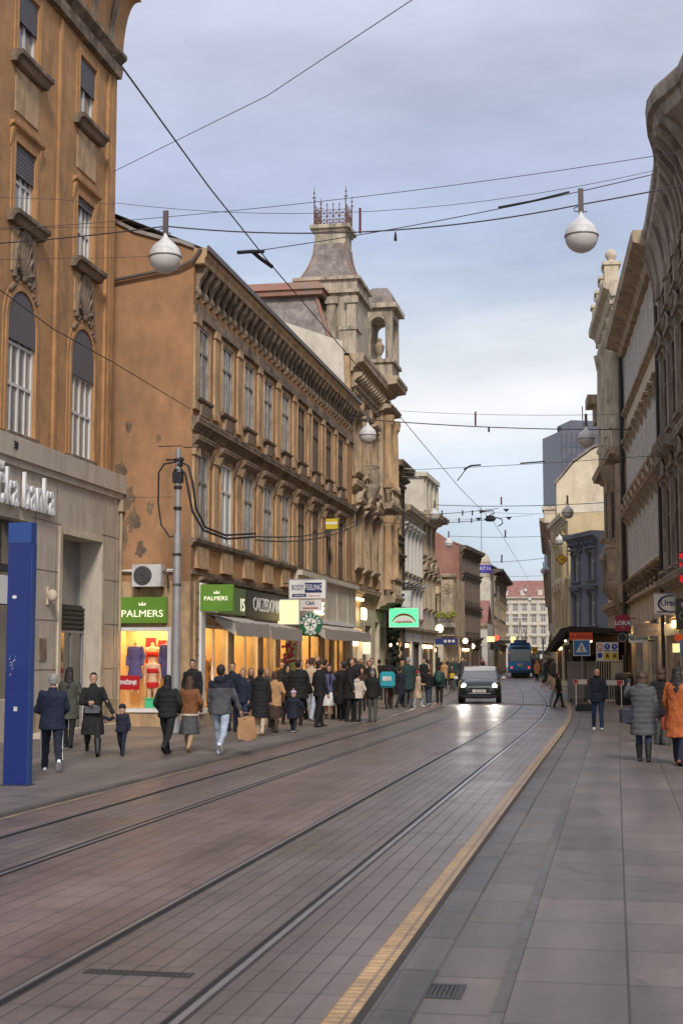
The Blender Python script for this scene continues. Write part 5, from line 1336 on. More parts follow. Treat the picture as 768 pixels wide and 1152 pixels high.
person(273, 824, 752, 350, 'man in a blue-navy anorak standing in the crowd at the shop', 'jacket', 'navy2', .80, 'jeans', 'jeans', 'black', 'short', 'fair', (4, 2, -4, 4), hang, pocket, q='m')
person(282, 822, 751, 20, 'fair-haired woman in a black coat turned to the camera in the shop crowd', 'coat', 'black', .60, 'leggings', 'red', 'black', 'bob', 'fair', (8, 2, -6, 4), hang, pocket, q='m')
person(293, 827, 751, 180, 'person in a long black quilted coat and beige trousers, seen from behind', 'puffer', 'black', .46, 'trousers', 'beige', 'tan', 'short', 'black', (10, 2, -10, 12), hang, hang, q='m', hat=None, hood=True)
person(300, 819, 752, 10, 'older person with pale hair peeking out behind the long black quilted coat', 'coat', 'char', .7, 'trousers', 'black', 'black', 'bob', 'blond', (4,2,-4,4), hang, hang, q='m')
person(309, 824, 755, 172, 'woman in a camel coat, dark skirt and brown boots, seen from behind', 'coat', 'camel', .74, 'skirt', 'dbrown', 'brown', 'bob', 'brown', (8, 2, -8, 8), pocket, pocket, boots='dbrown', q='m')
person(323, 815, 748, 30, 'dark-haired woman behind the big black jacket, looking right', 'coat', 'black', .6, 'leggings', 'black', 'black', 'curly', 'dark', (4,2,-4,4), hang, hang, q='m')
person(335, 816, 743, 184, 'broad man in a bulky black jacket standing behind the toddler, seen from behind', 'puffer', 'black', .72, 'trousers', 'black', 'black', 'short', 'dark', (6, 2, -6, 4), (4,18,20,4), (4,18,20,4), q='m', wide=1.32)
person(330, 824, 777, 182, 'toddler in a navy snowsuit and lilac woolly hat, seen from behind', 'puffer', 'navy', .60, 'trousers', 'navy', 'white', 'none', 'dark', (16, 2, -14, 8), (6,34,10,10), (6,34,10,10), hat=('pom', 'lilac'), q='m', headk=1.35, wide=1.25, cat='child')
person(346, 810, 745, 4, 'dark-haired person in a black jacket facing the camera by the lime green door', 'jacket', 'black', .78, 'trousers', 'black', 'black', 'long', 'dark', (4,2,-4,4), hang, hang, q='m')
person(359, 818, 743, 140, 'tall man all in black standing clear of the crowd nearest the road', 'jacket', 'black', .82, 'trousers', 'black', 'black', 'short', 'dark', (12, 2, -10, 4), pocket, hang, q='m')
person(370, 809, 748, 12, 'woman with long dark hair in a purple-blue jacket and white skirt', 'jacket', 'purple', .86, 'skirt', 'white', 'black', 'long', 'dark', (4,2,-4,4), hang, hang, q='m', scarf='black')
person(378, 809, 756, 184, 'short person in a black parka squeezed beside the white skirt', 'puffer', 'black', .6, 'trousers', 'black', 'black', 'short', 'dark', (4,2,-4,4), hang, hang, q='m', wide=1.1)
person(387, 811, 745, 186, 'man in a long black coat and dark cap, seen from behind', 'coat', 'black', .5, 'trousers', 'black', 'black', 'short', 'dark', (6,2,-6,4), hang, hang, hat=('cap', 'char'), q='m', wide=1.12)
person(402, 812, 757, 182, 'woman in a short cream hooded jacket and black leggings, seen from behind', 'jacket', 'cream', .84, 'leggings', 'black', 'black', 'bun', 'dark', (8,2,-8,6), pocket, pocket, hood=True, q='m', wide=1.1)
person(407, 800, 751, 8, 'person in a maroon-black coat behind the cream jacket', 'coat', 'dbrown', .6, 'trousers', 'black', 'black', 'curly', 'dark', (4,2,-4,4), hang, hang, q='l')
person(419, 812, 753, 186, 'man with a grey hat, black leather jacket and grey trousers, seen from behind', 'jacket', 'black', .80, 'trousers', 'gtrous', 'dbrown', 'short', 'grey', (6,2,-6,4), hang, hang, hat=('beanie', 'grey'), q='m', wide=1.12)
PC = person(437, 797, 750, 182, 'cyclist in a dark jacket wearing a turquoise delivery box on the back', 'jacket', 'char', .86, 'trousers', 'dbrown', 'black', 'short', 'dark', (44, 60, 30, 30), (34, 14, 20, 6), (34, 14, 20, 6), q='m', lean=12)
person(450, 796, 749, 150, 'person in a long navy coat stepping left beside the bicycle', 'coat', 'navy', .6, 'trousers', 'navy', 'black', 'short', 'dark', (22,4,-20,14), hang, hang, q='m')
person(461, 793, 751, 185, 'pedestrian in black with a rucksack left of the long beige coat', 'jacket', 'black', .8, 'trousers', 'black', 'black', 'short', 'dark', (8,2,-8,6), hang, hang, q='l')
person(470, 795, 755, 95, 'woman with red hair in a long beige coat and jeans', 'coat', 'beige', .42, 'jeans', 'ltjeans', 'white', 'bob', 'brown', (14,2,-12,6), (14,8,70,40), hang, q='m', hat=('beanie', 'red'))
person(482, 793, 752, 178, 'person in a black jacket and blue jeans between the beige coat and the green rucksack', 'jacket', 'black', .84, 'jeans', 'jeans', 'white', 'short', 'dark', (10,2,-10,8), hang, hang, q='m')
PG = person(494, 793, 749, 182, 'person in black trousers with a dark green rucksack, seen from behind', 'jacket', 'dgreen', .82, 'trousers', 'black', 'tan', 'short', 'dark', (10,2,-8,6), hang, hang, q='m', wide=1.15)
PY = person(508, 777, 749, 6, 'pedestrian in a brown jacket with a yellow bag near the dark green rucksack', 'jacket', 'dbrown', .8, 'trousers', 'olive', 'black', 'long', 'brown', (8,2,-8,6), hang, hang, q='l')
person(517, 772, 745, 180, 'pedestrian in a dark navy coat just left of the small car', 'coat', 'navy', .6, 'trousers', 'black', 'black', 'short', 'dark', (10,2,-8,6), hang, hang, q='l')
# --- right
PA = person(672, 821, 750, 4, 'dark-haired man in navy jacket and blue jeans walking towards us on the right pavement', 'puffer', 'navy', .80, 'jeans', 'jeans', 'white', 'short', 'dark', (16,3,-12,14), (6,10,12,6), hang, q='f', z=0, scarf='black', wide=.98)
PB = person(724, 857, 756, 172, 'woman in a long grey quilted coat holding up her phone, seen from behind', 'puffer', 'grey', .52, 'jeans', 'jeans', 'black', 'curly', 'brown', (6,2,-6,4), (62, 34, 62, 34), hang, q='f', z=0, hood=True, boots='black', wide=1.12)
PD = person(745, 838, 752, 176, 'person in a black padded coat and wide brown trousers behind the grey quilted coat', 'puffer', 'black', .70, 'wide', 'gtrous', 'red', 'curly', 'brown', (8,2,-10,10), hang, hang, q='f', z=0, wide=1.1)
PE = person(764, 861, 748, 160, 'woman in a rust-orange coat cut off by the right edge of the picture', 'coat', 'rust', .50, 'jeans', 'navy', 'brown', 'long', 'dark', (12,2,-12,16), (6,16,30,20), (6,16,20,10), q='f', z=0, flare=.03)
person(624, 795, 754, 250, 'person in a beige jacket and light jeans leaning forward at the kerb on the right', 'jacket', 'beige', .84, 'jeans', 'ltjeans', 'black', 'short', 'dark', (18,4,-16,18), (55,10,30,10), fwd, q='m', z=0, lean=22)
person(629, 796, 757, 90, 'person in black flared trousers leaning back beside the beige jacket at the kerb', 'jacket', 'black', .84, 'trousers', 'black', 'black', 'long', 'black', (14,4,-14,10), (-30,30,6,0), hang, q='m', z=0, lean=-6)
flush()
# --- distant crowd: coarse originals copied
far_protos = []
specs = [('jacket','black','trousers','black','short','dark','black jacket'), ('coat','navy','trousers','black','short','dark','long navy coat'), ('jacket','char','jeans','jeans','long','brown','charcoal jacket and jeans'),
         ('coat','camel','leggings','black','bob','blond','camel coat'), ('puffer','dgreen','trousers','gtrous','short','grey','dark green puffer'), ('jacket','brown','jeans','jeans','long','dark','brown jacket'),
         ('puffer','black','leggings','black','bob','dark','black puffer coat'), ('coat','grey','trousers','navy','short','dark','grey coat'), ('jacket','red','trousers','black','long','dark','dark red jacket'), ('jacket','beige','jeans','ltjeans','short','brown','beige jacket')]
for i, (tp, tc, lt, lc, hr, hc, desc) in enumerate(specs):
    o, s, _ = person(0, 0, 0, 0, 'x', tp, tc, .82 if tp == 'jacket' else .6, lt, lc, 'black', hr, hc, (14,4,-12,10) if i % 2 else (4,2,-4,4), hang, hang, q='l', pos=(0, 0, 0), H=1.72)
    far_protos.append((o, desc, o.location.z-.04))
flush()
rng = random.Random(21)
spots = []
def crowd(n, x0, x1, y0, y1, where, z=.04):
    for k in range(n):
        for _ in range(30):
            px = rng.uniform(x0, x1); fy = rng.uniform(y0, y1); w = W(px, fy, z=z)
            if all((w.x-a)**2+(w.y-b_)**2 > .4 for a, b_ in spots): break
        spots.append((w.x, w.y)); yield px, fy, w, where, k
words = ['first','second','third','fourth','fifth','sixth','seventh','eighth','ninth','tenth','eleventh','twelfth','thirteenth','fourteenth','fifteenth','sixteenth','seventeenth','eighteenth','nineteenth','twentieth','twenty-first','twenty-second','twenty-third','twenty-fourth']
groups = [(24, 470, 522, 763, 779, 'crowd by the cream house'), (11, 398, 462, 786, 797, 'group under the green sign'), (13, 500, 552, 756, 764, 'group by the red house'), (10, 302, 396, 800, 812, 'row outside the pub'), (5, 556, 566, 753, 757, 'group left of tram'), (15, 599, 628, 757, 775, 'group beyond the hut'), (6, 596, 612, 754, 757, 'group right of tram')]
used = set(); cnt = 0
for (n, x0, x1, y0, y1, where) in groups:
    lst = sorted(crowd(n, x0, x1, y0, y1, where, .04 if x0 < 590 else 0), key=lambda t: t[0])
    for k, (px, fy, w, _, _2) in enumerate(lst):
        i = rng.randrange(len(far_protos)); proto, desc, dz = far_protos[i]
        o = proto if i not in used else copy_tree(proto)
        used.add(i)
        sc_ = rng.uniform(.93, 1.06); o.scale = (sc_,)*3; o.location = (w.x, w.y, (.04 if x0 < 590 else 0)+dz*sc_); o.rotation_euler = (0, 0, R(rng.choice([0, 180, 170, 10, 200, 150, 340, 90])))
        o['label'] = f'pedestrian in {desc}, {words[k]} from left, {where}'; o['group'] = 'distant pedestrians'
for i, (o, d, _) in enumerate(far_protos):
    if i not in used:
        for c in kids(o): bpy.data.objects.remove(c)
        bpy.data.objects.remove(o)
# ================================================================ MANNEQUINS in the show window
def mannequin(label, x, y, z, dress, dc, h=1.5):
    o = thing('mannequin', label, 'mannequin', (x, y, z))
    m = MB(); ring_loft(m, [(.62,.13,.09,0),(.75,.15,.10,0),(.9,.11,.08,0),(1.05,.14,.09,0),(1.15,.15,.09,0),(1.24,.13,.07,0),(1.27,.05,.05,0),(1.36,.045,.045,0)], 12)
    for s in (-1, 1): limb(m, [(s*.08,0,.65),(s*.085,0,.35),(s*.08,0,.03)], [.07,.05,.03]); limb(m, [(s*.16,0,1.2),(s*.21,.02,.95),(s*.20,-.06,.72)], [.045,.035,.025])
    q_mesh(m, .016, 'body', mat('mannequin_skin', (.65,.42,.28), .5, var=.04), o)
    d = MB()
    if dress == 'dress': ring_loft(d, [(.42,.21,.15,0),(.7,.175,.125,0),(.9,.135,.10,0),(1.05,.165,.11,0),(1.18,.17,.10,0),(1.25,.11,.08,0)], 14); [limb(d, [(s*.16,0,1.2),(s*.215,.02,.95),(s*.205,-.05,.78)], [.06,.05,.042]) for s in (-1, 1)]
    if dress == 'red': ring_loft(d, [(.62,.145,.105,0),(.72,.165,.115,0),(.78,.155,.11,0)], 14)
    if dress == 'red': ring_loft(d, [(1.0,.15,.10,0),(1.05,.165,.115,0),(1.12,.16,.11,0)], 14)
    q_mesh(d, .016, 'dress' if dress == 'dress' else 'garment', col(dc), o, disp=.006)
    return o
K['slate'] = (.09,.08,.20); K['brightred'] = (.55,.02,.02)
mannequin('headless mannequin in a slate-blue long-sleeved dress in the lit show window', -12.12, Y0+.55, .82, 'dress', 'slate')
mannequin('mannequin in a short slate-blue dress at the right of the lit show window', -11.25, Y0+.55, .86, 'dress', 'slate')
mannequin('small mannequin in red underwear low in the middle of the lit show window', -11.62, Y0+.45, .38, 'red', 'brightred')
mannequin('second red-clad mannequin set back high in the lit show window', -11.78, Y0+.9, .8, 'red', 'brightred')
K['coral'] = (.50,.14,.10)
mannequin('mannequin in a coral dress behind the corner shop glass', -10.95, Y0+1.6, .62, 'dress', 'coral')
mannequin('mannequin in pale dress under the awning behind the shop glass', -11.1, Y0+3.4, .5, 'dress', 'camel')
for (yy_, dc_, lb_) in ((2.6,'navy','navy dress'),(5.2,'red','dark red dress'),(6.4,'grey','grey dress'),(8.6,'cream','cream dress')):
    mannequin('mannequin in a '+lb_+' behind the glass of the ochre palace shops', -11.15-.2*random.random(), Y0+yy_, .35, 'dress', dc_)
flush()
for i_, (u_, cols_, lb_) in enumerate(((2.2, ('coral','cream','pink'), 'nearest the corner'), (5.9, ('navy','grey','white'), 'under the second awning'), (8.9, ('camel','black','red'), 'by the dark doorway'), (14.8, ('brown','cream','olive'), 'behind the pub window'))):
    ro = thing('clothes_rail', 'clothes rail of hanging garments behind the shop glass, '+lb_, 'clothes rail', B2.M @ Vector((u_, 1.6, .31)), B2.a)
    q = MB(); q.tube([(-.6,0,0),(-.6,0,1.5),(.6,0,1.5),(.6,0,0)], .02, 6); q.build('rail', DARKMETAL, ro)
    for k in range(9):
        g_ = MB(); x_ = -.5+k*.125; g_.ext([(-.05,1.45),(.05,1.45),(.2,1.36),(.17,.55+.1*(k%3)),(-.17,.55+.1*(k%3)),(-.2,1.36)], x_-.03, x_+.03, 'x'); g_.build('garment', col(cols_[k%3]), ro)
for i_, (u_, z_) in enumerate(((1.6,.0),(3.2,0),(5.2,0),(6.6,0),(10.9,0),(14.2,0),(20.0,0))):
    po = thing('pendant_lamp', 'round glowing pendant lamp inside the ochre palace shops, '+['first','second','third','fourth','fifth','sixth','seventh'][i_]+' from the corner', 'lamp', B2.M @ Vector((u_, .9, 2.45)), B2.a, 'pendant lamps in the shops')
    q = MB(); q.ell((0,0,0), .14, .14, .14, 12, 8); q.build('globe', mat('amber_globe', (.9,.6,.2), .4, var=0, emit=(1,.55,.15), es=3), po, True); MB().tube([(0,0,.13),(0,0,1.0)], .01, 4).build('cord', DARKMETAL, po)
c = MB()
for s in (0, 1): c.box(-.30, -.02, -.01, .01, .0, .75) if s else c.box(.04, .34, -.01, .01, .0, .68)
o = c.build('red_drape', mat('red_drape', (.5,.02,.03), .7, var=.15)); o.location = (-11.75, Y0+1.15, 1.55); tag(o, 'two red cloths hung at the back of the lit show window', 'drape')
c = MB(); c.box(-.2, .2, -.1, .1, 0, .22); c.box(-.22, .22, -.12, .12, .22, .25)
o = c.build('green_box', mat('mint_box', (.08,.55,.28), .5, var=.05)); o.location = (-11.55, Y0+.35, .5); tag(o, 'mint green gift box on the floor of the lit show window', 'box')
c = MB(); c.box(-.16, .16, -.12, .12, 0, .3); c.box(-.1, .25, -.1, .1, .3, .42)
o = c.build('gold_parcel', mat('gold_parcel', (.45,.30,.08), .5, var=.1)); o.location = (-11.75, Y0+.75, .5); tag(o, 'stack of golden parcels on the floor of the lit show window', 'box')
p = W(143.5, 768, Y=Y0-.05)
o = sign_board('sale_notice', 'red SNIŽENJE sale notice on the lower left of the lit show window', 'sign', (p.x+.03, Y0-.06, p.z), 0, .58, .36, .015, REDSIGN); on(o, 'SNIŽENJE', 0, 0, .13, WHITELET, .82, .004)
# air conditioner with bracket pipe
o = thing('air_conditioner', 'white air-conditioning unit fixed high on the orange end wall above the green sign', 'air conditioner', (-11.53, Y0-.42, 3.56))
m = MB(); m.box(-.38, .38, 0, .30, 0, .56); m.build('casing', LAMPCAP, o)
m = MB(); m.lathe([(.24, 0), (.24, .02), (.20, .025)], (0,0,0), 20); me = m.mesh('fan_grille', DARKMETAL, 40); me.transform(Matrix.Rotation(R(90), 4, 'X')); fgo = link(me, 'fan_grille', o, (-.10, -.001, .28))
m = MB()
for r in (.06, .11, .16, .21): m.tube([(r*math.cos(R(a))-.10, -.035, .28+r*math.sin(R(a))) for a in range(0, 361, 20)], .005, 4)
m.build('fan_guard', MASTMETAL, o)
m = MB(); m.box(-.33, -.28, .02, .42, -.05, -.002); m.box(.28, .33, .02, .42, -.05, -.002); m.tube([(.38, .15, .4), (.5, .15, .3), (.52, .2, .05), (.45, .4, 0)], .025, 6); m.build('bracket', DARKMETAL, o)
m = MB(); m.tube([(-12.45, Y0-.08, 2.6), (-12.45, Y0-.08, 3.98), (-11.95, Y0-.08, 3.98)], .045, 6); m.tube([(-11.1, Y0-.08, 3.98), (-10.9, Y0-.08, 3.98)], .045, 6)
o = m.build('white_conduit', WHITEPAINT, None, 40); tag(o, 'white pipe running up the end wall and across behind the air-conditioning unit', 'pipe')
# ---------------- totem
w = W(16, 884, z=.04); tx, ty = w.x, w.y
o = thing('blue_totem', 'tall blue advertising pillar with a pale blue top standing on the left pavement', 'pillar', (tx, ty+.10, .04), R(0))
m = MB(); m.box(-.165, .165, -.09, .09, .0, 3.55); m.build('panel', TOTEM, o)
m = MB(); m.box(-.168, .168, -.093, .093, 3.30, 3.58); m.box(.1655, .18, -.08, .08, .0, 3.29); m.build('cap', TOTEM2, o)
m = MB(); m.box(-.03, .02, -.10, -.091, 1.0, 1.06); m.build('sticker', LAMPCAP, o)
m = MB(); 
for k in range(14): r_ = random.Random(k); x, z_ = r_.uniform(-.13, -.02), r_.uniform(1.45, 1.75); m.box(x, x+.006+.010*r_.random(), -.0935, -.091, z_, z_+.01)
m.ell((-.06, -.093, 2.55), .035, .006, .025, 8, 5); m.build('scuffs', LAMPCAP, o)
m = MB(); m.box(-.2, .2, -.14, .14, -.02, .012); m.build('foot_plate', DARKMETAL, o)
# ---------------- steel mast with cable loops
mx, my = -10.35, 32.3
w = W(197, 824, z=.04); mx, my = w.x, w.y
zt = W(197, 505, Y=my).z
o = thing('steel_mast', 'grey tapered steel tram mast before the ochre palace with black cable loops at its top', 'mast', (mx, my, .04))
m = MB(); m.tube([(0,0,0),(0,0,2.2),(0,0,2.25),(0,0,4.6),(0,0,4.7),(0,0,zt-.04)], [.115,.105,.10,.095,.075,.065], 12); m.build('pole', MASTMETAL, o, True)
m = MB()
for z_ in (zt-.35, zt-.75, zt-1.0, zt-1.5, zt-2.6, 3.4): m.lathe([(.10, z_), (.10, z_+.07)], (0,0,0), 10)
for k in range(5): m.ell((.06*math.cos(k), .0, zt-.3-.13*k), .09, .09, .06, 7, 5)
m.box(-.11, .11, -.10, .10, zt-.85, zt-.6); m.build('clamp', CABLE, o)
m = MB()
z_ = zt-.35
m.tube([(-.05,0,z_), (-.35,0,z_-.05), (-.48,0,z_-.25), (-.48,0,z_-1.0), (-.40,0,z_-1.5), (-.18,0,z_-1.8), (-.05,0,z_-1.75)], .022, 6)
m.tube([(.05,0,z_), (.25,0,z_-.1), (.36,0,z_-.5), (.42,.1,z_-1.1), (.6,.3,z_-1.55), (.95,.8,z_-1.7), (1.5,1.6,z_-1.6)], .028, 6)
m.tube([(.05,0,z_-.15), (.18,0,z_-.3), (.26,0,z_-.7), (.34,.1,z_-1.2), (.55,.3,z_-1.62), (.95,.9,z_-1.78), (1.5,1.6,z_-1.68)], .028, 6)
m.build('cable_loop', CABLE, o, True)
m = MB(); m.box(-.30, -.04, -.03, .03, zt-.32, zt-.28); m.box(.12, .5, -.02, .02, zt-.02, zt+.0); m.box(-.5, .1, -.015, .015, zt+.02, zt+.04); m.build('crossarm', CABLE, o)
CABLE_END = (mx+1.5, my+1.6, zt-1.98)
# ---------------- signs at B2 shops (blade signs faced to the camera)
def at_px(x0, y0, x1, y1, Y):
    a = W((x0+x1)/2, (y0+y1)/2, Y=Y); return a, W(x1, (y0+y1)/2, Y=Y).x - W(x0, (y0+y1)/2, Y=Y).x, W((x0+x1)/2, y0, Y=Y).z - W((x0+x1)/2, y1, Y=Y).z
def blade(label, x0, y0, x1, y1, Y, m, edge=None, t=.12, name='shop_sign', group=None, arm=True, wallx=None, cat='sign'):
    a, w_, h_ = at_px(x0, y0, x1, y1, Y)
    o = sign_board(name, label, cat, (a.x, Y, a.z), 0, w_, h_, t, m, edge, group)
    if arm and wallx is not None:
        q = MB(); dx = wallx - a.x; s = 1 if dx > 0 else -1
        for z_ in (h_*.3, -h_*.3): q.tube([(s*w_/2, t/2, z_), (dx, t/2, z_)], .02, 5)
        q.build('arm', DARKMETAL, o)
    return o, w_, h_
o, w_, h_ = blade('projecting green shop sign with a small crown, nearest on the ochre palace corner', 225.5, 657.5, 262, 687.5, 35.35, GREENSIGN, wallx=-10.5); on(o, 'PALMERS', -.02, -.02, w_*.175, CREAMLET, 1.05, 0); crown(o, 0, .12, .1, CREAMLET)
# fascia boards along facade (B2 local)
def fascia(label, u0, u1, z0, z1, m, B=B2, y=-.3, t=.12, name='fascia_sign'):
    o = thing(name, label, 'sign', B.M @ Vector(((u0+u1)/2, y, (z0+z1)/2)), B.a)
    MB().box(-(u1-u0)/2, (u1-u0)/2, 0, t, -(z1-z0)/2, (z1-z0)/2).build('panel', m, o); return o
o = fascia('muted green fascia board beside the projecting green sign', 1.7, 4.4, 2.95, 3.70, GREENSIGN2); on(o, '15', .95, -.1, .5, CREAMLET, 1.1, .006)
o = fascia('black fascia board with pale lettering over the second awning', 4.5, 9.4, 2.92, 3.70, BLACKPAINT); on(o, 'CALZEDONIA', 0, 0, .55, WHITELET, 1.0, .006)
o, w_, h_ = blade('glowing cream-yellow square sign board between the black fascia and the white sign', 312.5, 675.5, 335.5, 701.5, 43.3, LITYELLOW, WHITEPAINT, wallx=-10.5)
o, w_, h_ = blade('white rectangular BODY FEELING sign hanging out on a long arm', 325.5, 652, 366, 673, 44.8, WHITEPAINT, MASTMETAL, wallx=-10.5)
m = MB(); m.box(-w_*.07, w_*.40, -.012, -.001, -h_*.20, h_*.33); m.box(-w_*.42, -w_*.03, -.012, -.001, -h_*.42, -h_*.27); m.build('navy_block', NAVY, o)
on(o, 'BODY', -w_*.27, h_*.07, h_*.40, NAVY, .62); on(o, 'FEELING', w_*.165, h_*.07, h_*.42, WHITELET, .62, y=-.018); on(o, 'underwear', -w_*.22, -h_*.345, h_*.13, WHITELET, 1.0, y=-.018); on(o, 'lingerie store', w_*.2, -h_*.36, h_*.13, mat('pink_print', (.6,.2,.25), .5, var=0), .9)
o, w_, h_ = blade('small white notice board with a red line under the white hanging sign', 336.5, 675, 361.5, 687, 46.5, WHITEPAINT, None, wallx=-10.5); on(o, 'C&K', 0, h_*.2, h_*.45, NAVY); m = MB(); m.box(-w_*.35, w_*.35, -.01, -.001, -h_*.3, -h_*.2); m.build('red_line', REDSIGN, o)
# round pub sign
a, w_, h_ = at_px(336.5, 689.5, 362, 715.5, 45.0); r = w_/2
o = thing('pub_sign', 'round green pub sign with white lettering around a pale centre', 'sign', (a.x, 45.0, a.z))
def disc(mb, r, y0, y1, n=28, r0=0):
    if r0: 
        for k in range(n):
            a0, a1 = 2*math.pi*k/n, 2*math.pi*(k+1)/n
            mb.ext([(r*math.cos(a0), r*math.sin(a0)), (r*math.cos(a1), r*math.sin(a1)), (r0*math.cos(a1), r0*math.sin(a1)), (r0*math.cos(a0), r0*math.sin(a0))], y0, y1)
    else: mb.ext([(r*math.cos(2*math.pi*k/n), r*math.sin(2*math.pi*k/n)) for k in range(n)], y0, y1)
    return mb
disc(MB(), r, 0, .1).build('disc', DKGREEN, o); disc(MB(), r*.55, -.012, -.001).build('centre', WHITEPAINT, o)
m = MB(); 
for k in range(3): a_ = math.pi*k/3+.3; m.tube([(-r*.45*math.cos(a_), -.016, -r*.45*math.sin(a_)), (r*.45*math.cos(a_), -.016, r*.45*math.sin(a_))], .016, 4)
m.build('emblem', DKGREEN, o)
for k, ch_ in enumerate('KARSTEN'):
    a_ = R(90 + (3-k)*25); text_mesh(ch_, r*.42, WHITELET, o, Matrix.Translation((r*.76*math.cos(a_), -.012, r*.76*math.sin(a_))) @ Matrix.Rotation(-(a_-R(90)), 4, 'Y'), 'lettering', .005, 1, 'CENTER', .004)
for k, ch_ in enumerate('PUB'):
    a_ = R(-90 + (k-1)*26); text_mesh(ch_, r*.42, WHITELET, o, Matrix.Translation((r*.77*math.cos(a_), -.012, r*.77*math.sin(a_))) @ Matrix.Rotation(-(a_+R(90)), 4, 'Y'), 'lettering', .005, 1, 'CENTER', .004)
m = MB(); m.tube([(-r, .05, 0), (-10.5-a.x, .05, 0)], .02, 5); m.build('arm', DARKMETAL, o)
# awnings
def awning(label, u0, u1, z0, out, drop, val, B=B2, m=None, rods=True, slump=0):
    m = m or AWNING
    o = thing('shop_awning', label, 'awning', B.M @ Vector((u0, -.02, z0)), B.a, None); L_ = u1-u0
    n = 14; mb = MB(); bot = []
    for i in range(n+1):
        x = L_*i/n; sg = .02*math.sin(i*2.1)
        bot.append((x, -out, -drop+sg))
    for i in range(n):
        x0_, x1_ = L_*i/n, L_*(i+1)/n
        mb.quad((x0_, -.1, 0), (x1_, -.1, 0), bot[i+1], bot[i])
    mb.quad((0,-.1,0), (0,-out,-drop), (0,-out,-drop-.02), (0,-.1,-.02)) 
    mb.build('canopy', m, o)
    v = MB()
    for i in range(n):
        x0_, x1_ = L_*i/n, L_*(i+1)/n; k0 = .02*math.sin(i*3.1); k1 = .02*math.sin((i+1)*3.1)
        v.quad((x0_, -out-.01, -drop+.0), (x1_, -out-.01, -drop+.0), (x1_, -out-.02+k1, -drop-val+.015*math.sin(i*2+2)), (x0_, -out-.02+k0, -drop-val+.015*math.sin(i*2)))
    v.quad((0.0, -out, -drop), (0, -.3, -.05), (0, -.3, -.05-val*.4), (0, -out, -drop-val)); v.build('valance', m, o)
    c = MB(); c.box(0, L_, -.2, -.005, .03, .16); c.build('cassette', WHITEPAINT if rods else DARKMETAL, o)
    a_ = MB()
    for x in (.15, L_-.15): a_.tube([(x, -.1, -.02), (x+.2*0, -out*.5, -drop*.4-.12), (x, -out, -drop)], .025, 5)
    a_.build('folding_arm', DARKMETAL, o)
    return o
awning('greige awning with a drooping valance over the corner shop', 1.2, 4.9, 2.92, .85, .22, .36)
awning('greige awning over the second shop with lamp glow below', 5.1, 9.2, 2.88, .85, .22, .36)
awning('long greige awning below the cream cladding near the pub', 13.0, 22.2, 2.98, .85, .22, .36)
o = fascia('lime green door panel beside the pub entrance', 10.3, 11.5, .5, 2.35, mat('lime_panel', (.26,.32,.02), .5, var=.08), y=-.16, t=.05, name='lime_panel'); o['category'] = 'door'
on(o, 'PUB', 0, .5, .3, DKGREEN)
m = MB(); r_ = random.Random(9)
for k in range(50): m.ell((r_.gauss(0,.16), r_.gauss(0,.12), .9+r_.random()*.7), .05, .05, .05, 5, 4)
o = m.build('hanging_flowers', mat('pink_blossom', (.35,.06,.14), .8, var=.5, scale=20)); tag(o, 'cluster of pink and white blossom beside the dark pub doorway', 'flowers'); o.location = B2.M @ Vector((9.8, -.35, .7))
def lit_text(label, s, u, z, size, B, y, m=None):
    o = thing('lit_lettering', label, 'sign', B.M @ Vector((u, y, z)), B.a); text_mesh(s, size, m or LITSOFT, o, Matrix.Identity(4), 'lettering', .03, 1, 'CENTER', .01); return o
lit_text('glowing warm letters on the cream cladding beside the round pub sign', 'NICE', 15.2, 3.52, .62, B2, -.2)
lit_text('small glowing warm letters high on the sandstone palace shopfront', 'NO', 1.6, 3.6, .7, B3, -.3)
o = thing('lit_niche', 'lit alcove glowing above the sandstone palace shopfront', 'lamp', B3.M @ Vector((1.6, -.02, 3.35)), B3.a)
m = MB(); m.box(-.9, .9, -.12, -.01, .85, .95); m.build('light_bar', LITSOFT, o)
# flag, banner and little yellow box on the facade
o, w_, h_ = blade('small yellow and white box sign high on the ochre palace near its far end', 366, 583.5, 379.5, 595, 51.5, YELSIGN, None, .25, wallx=-10.5); MB().box(-w_/2, w_/2, -.006, -.001, -h_*.05, h_*.18).build('white_stripe', WHITEPAINT, o)
o, w_, h_ = blade('grey sign with a dark smiling-cup drawing above the lit green panel', 438.5, 664.5, 462, 682.5, 66.5, LAMPCAP, MASTMETAL, wallx=-10.5)
m = MB(); m.tube([(w_*.22*math.cos(R(a_)), -.012, h_*.10+h_*.28*math.sin(R(a_))) for a_ in range(200, 341, 14)], .035, 5); m.box(-w_*.2, -w_*.05, -.012, -.001, h_*.15, h_*.32); m.box(w_*.05, w_*.2, -.012, -.001, h_*.15, h_*.32); m.build('emblem', NAVY, o); MB().box(-w_*.4, w_*.1, -.011, -.001, -h_*.36, -h_*.31).build('red_line', REDSIGN, o)
o, w_, h_ = blade('lit green display panel with a pale arched logo', 438, 684.5, 470, 705, 64.5, LEDGREEN, WHITEPAINT, wallx=-10.5)
m = MB(); n = 12
for k in range(n):
    a0, a1 = R(15+150*k/n), R(15+150*(k+1)/n); f = lambda a, r, s: (w_*.44*r*math.cos(a), -h_*.42+h_*.66*s*math.sin(a))
    m.ext([f(a0,1,1), f(a1,1,1), f(a1,.95,.8), f(a0,.95,.8)], -.012, -.001)
m.build('red_arch', mat('maroon_print', (.25,.02,.05), .5, var=0), o)
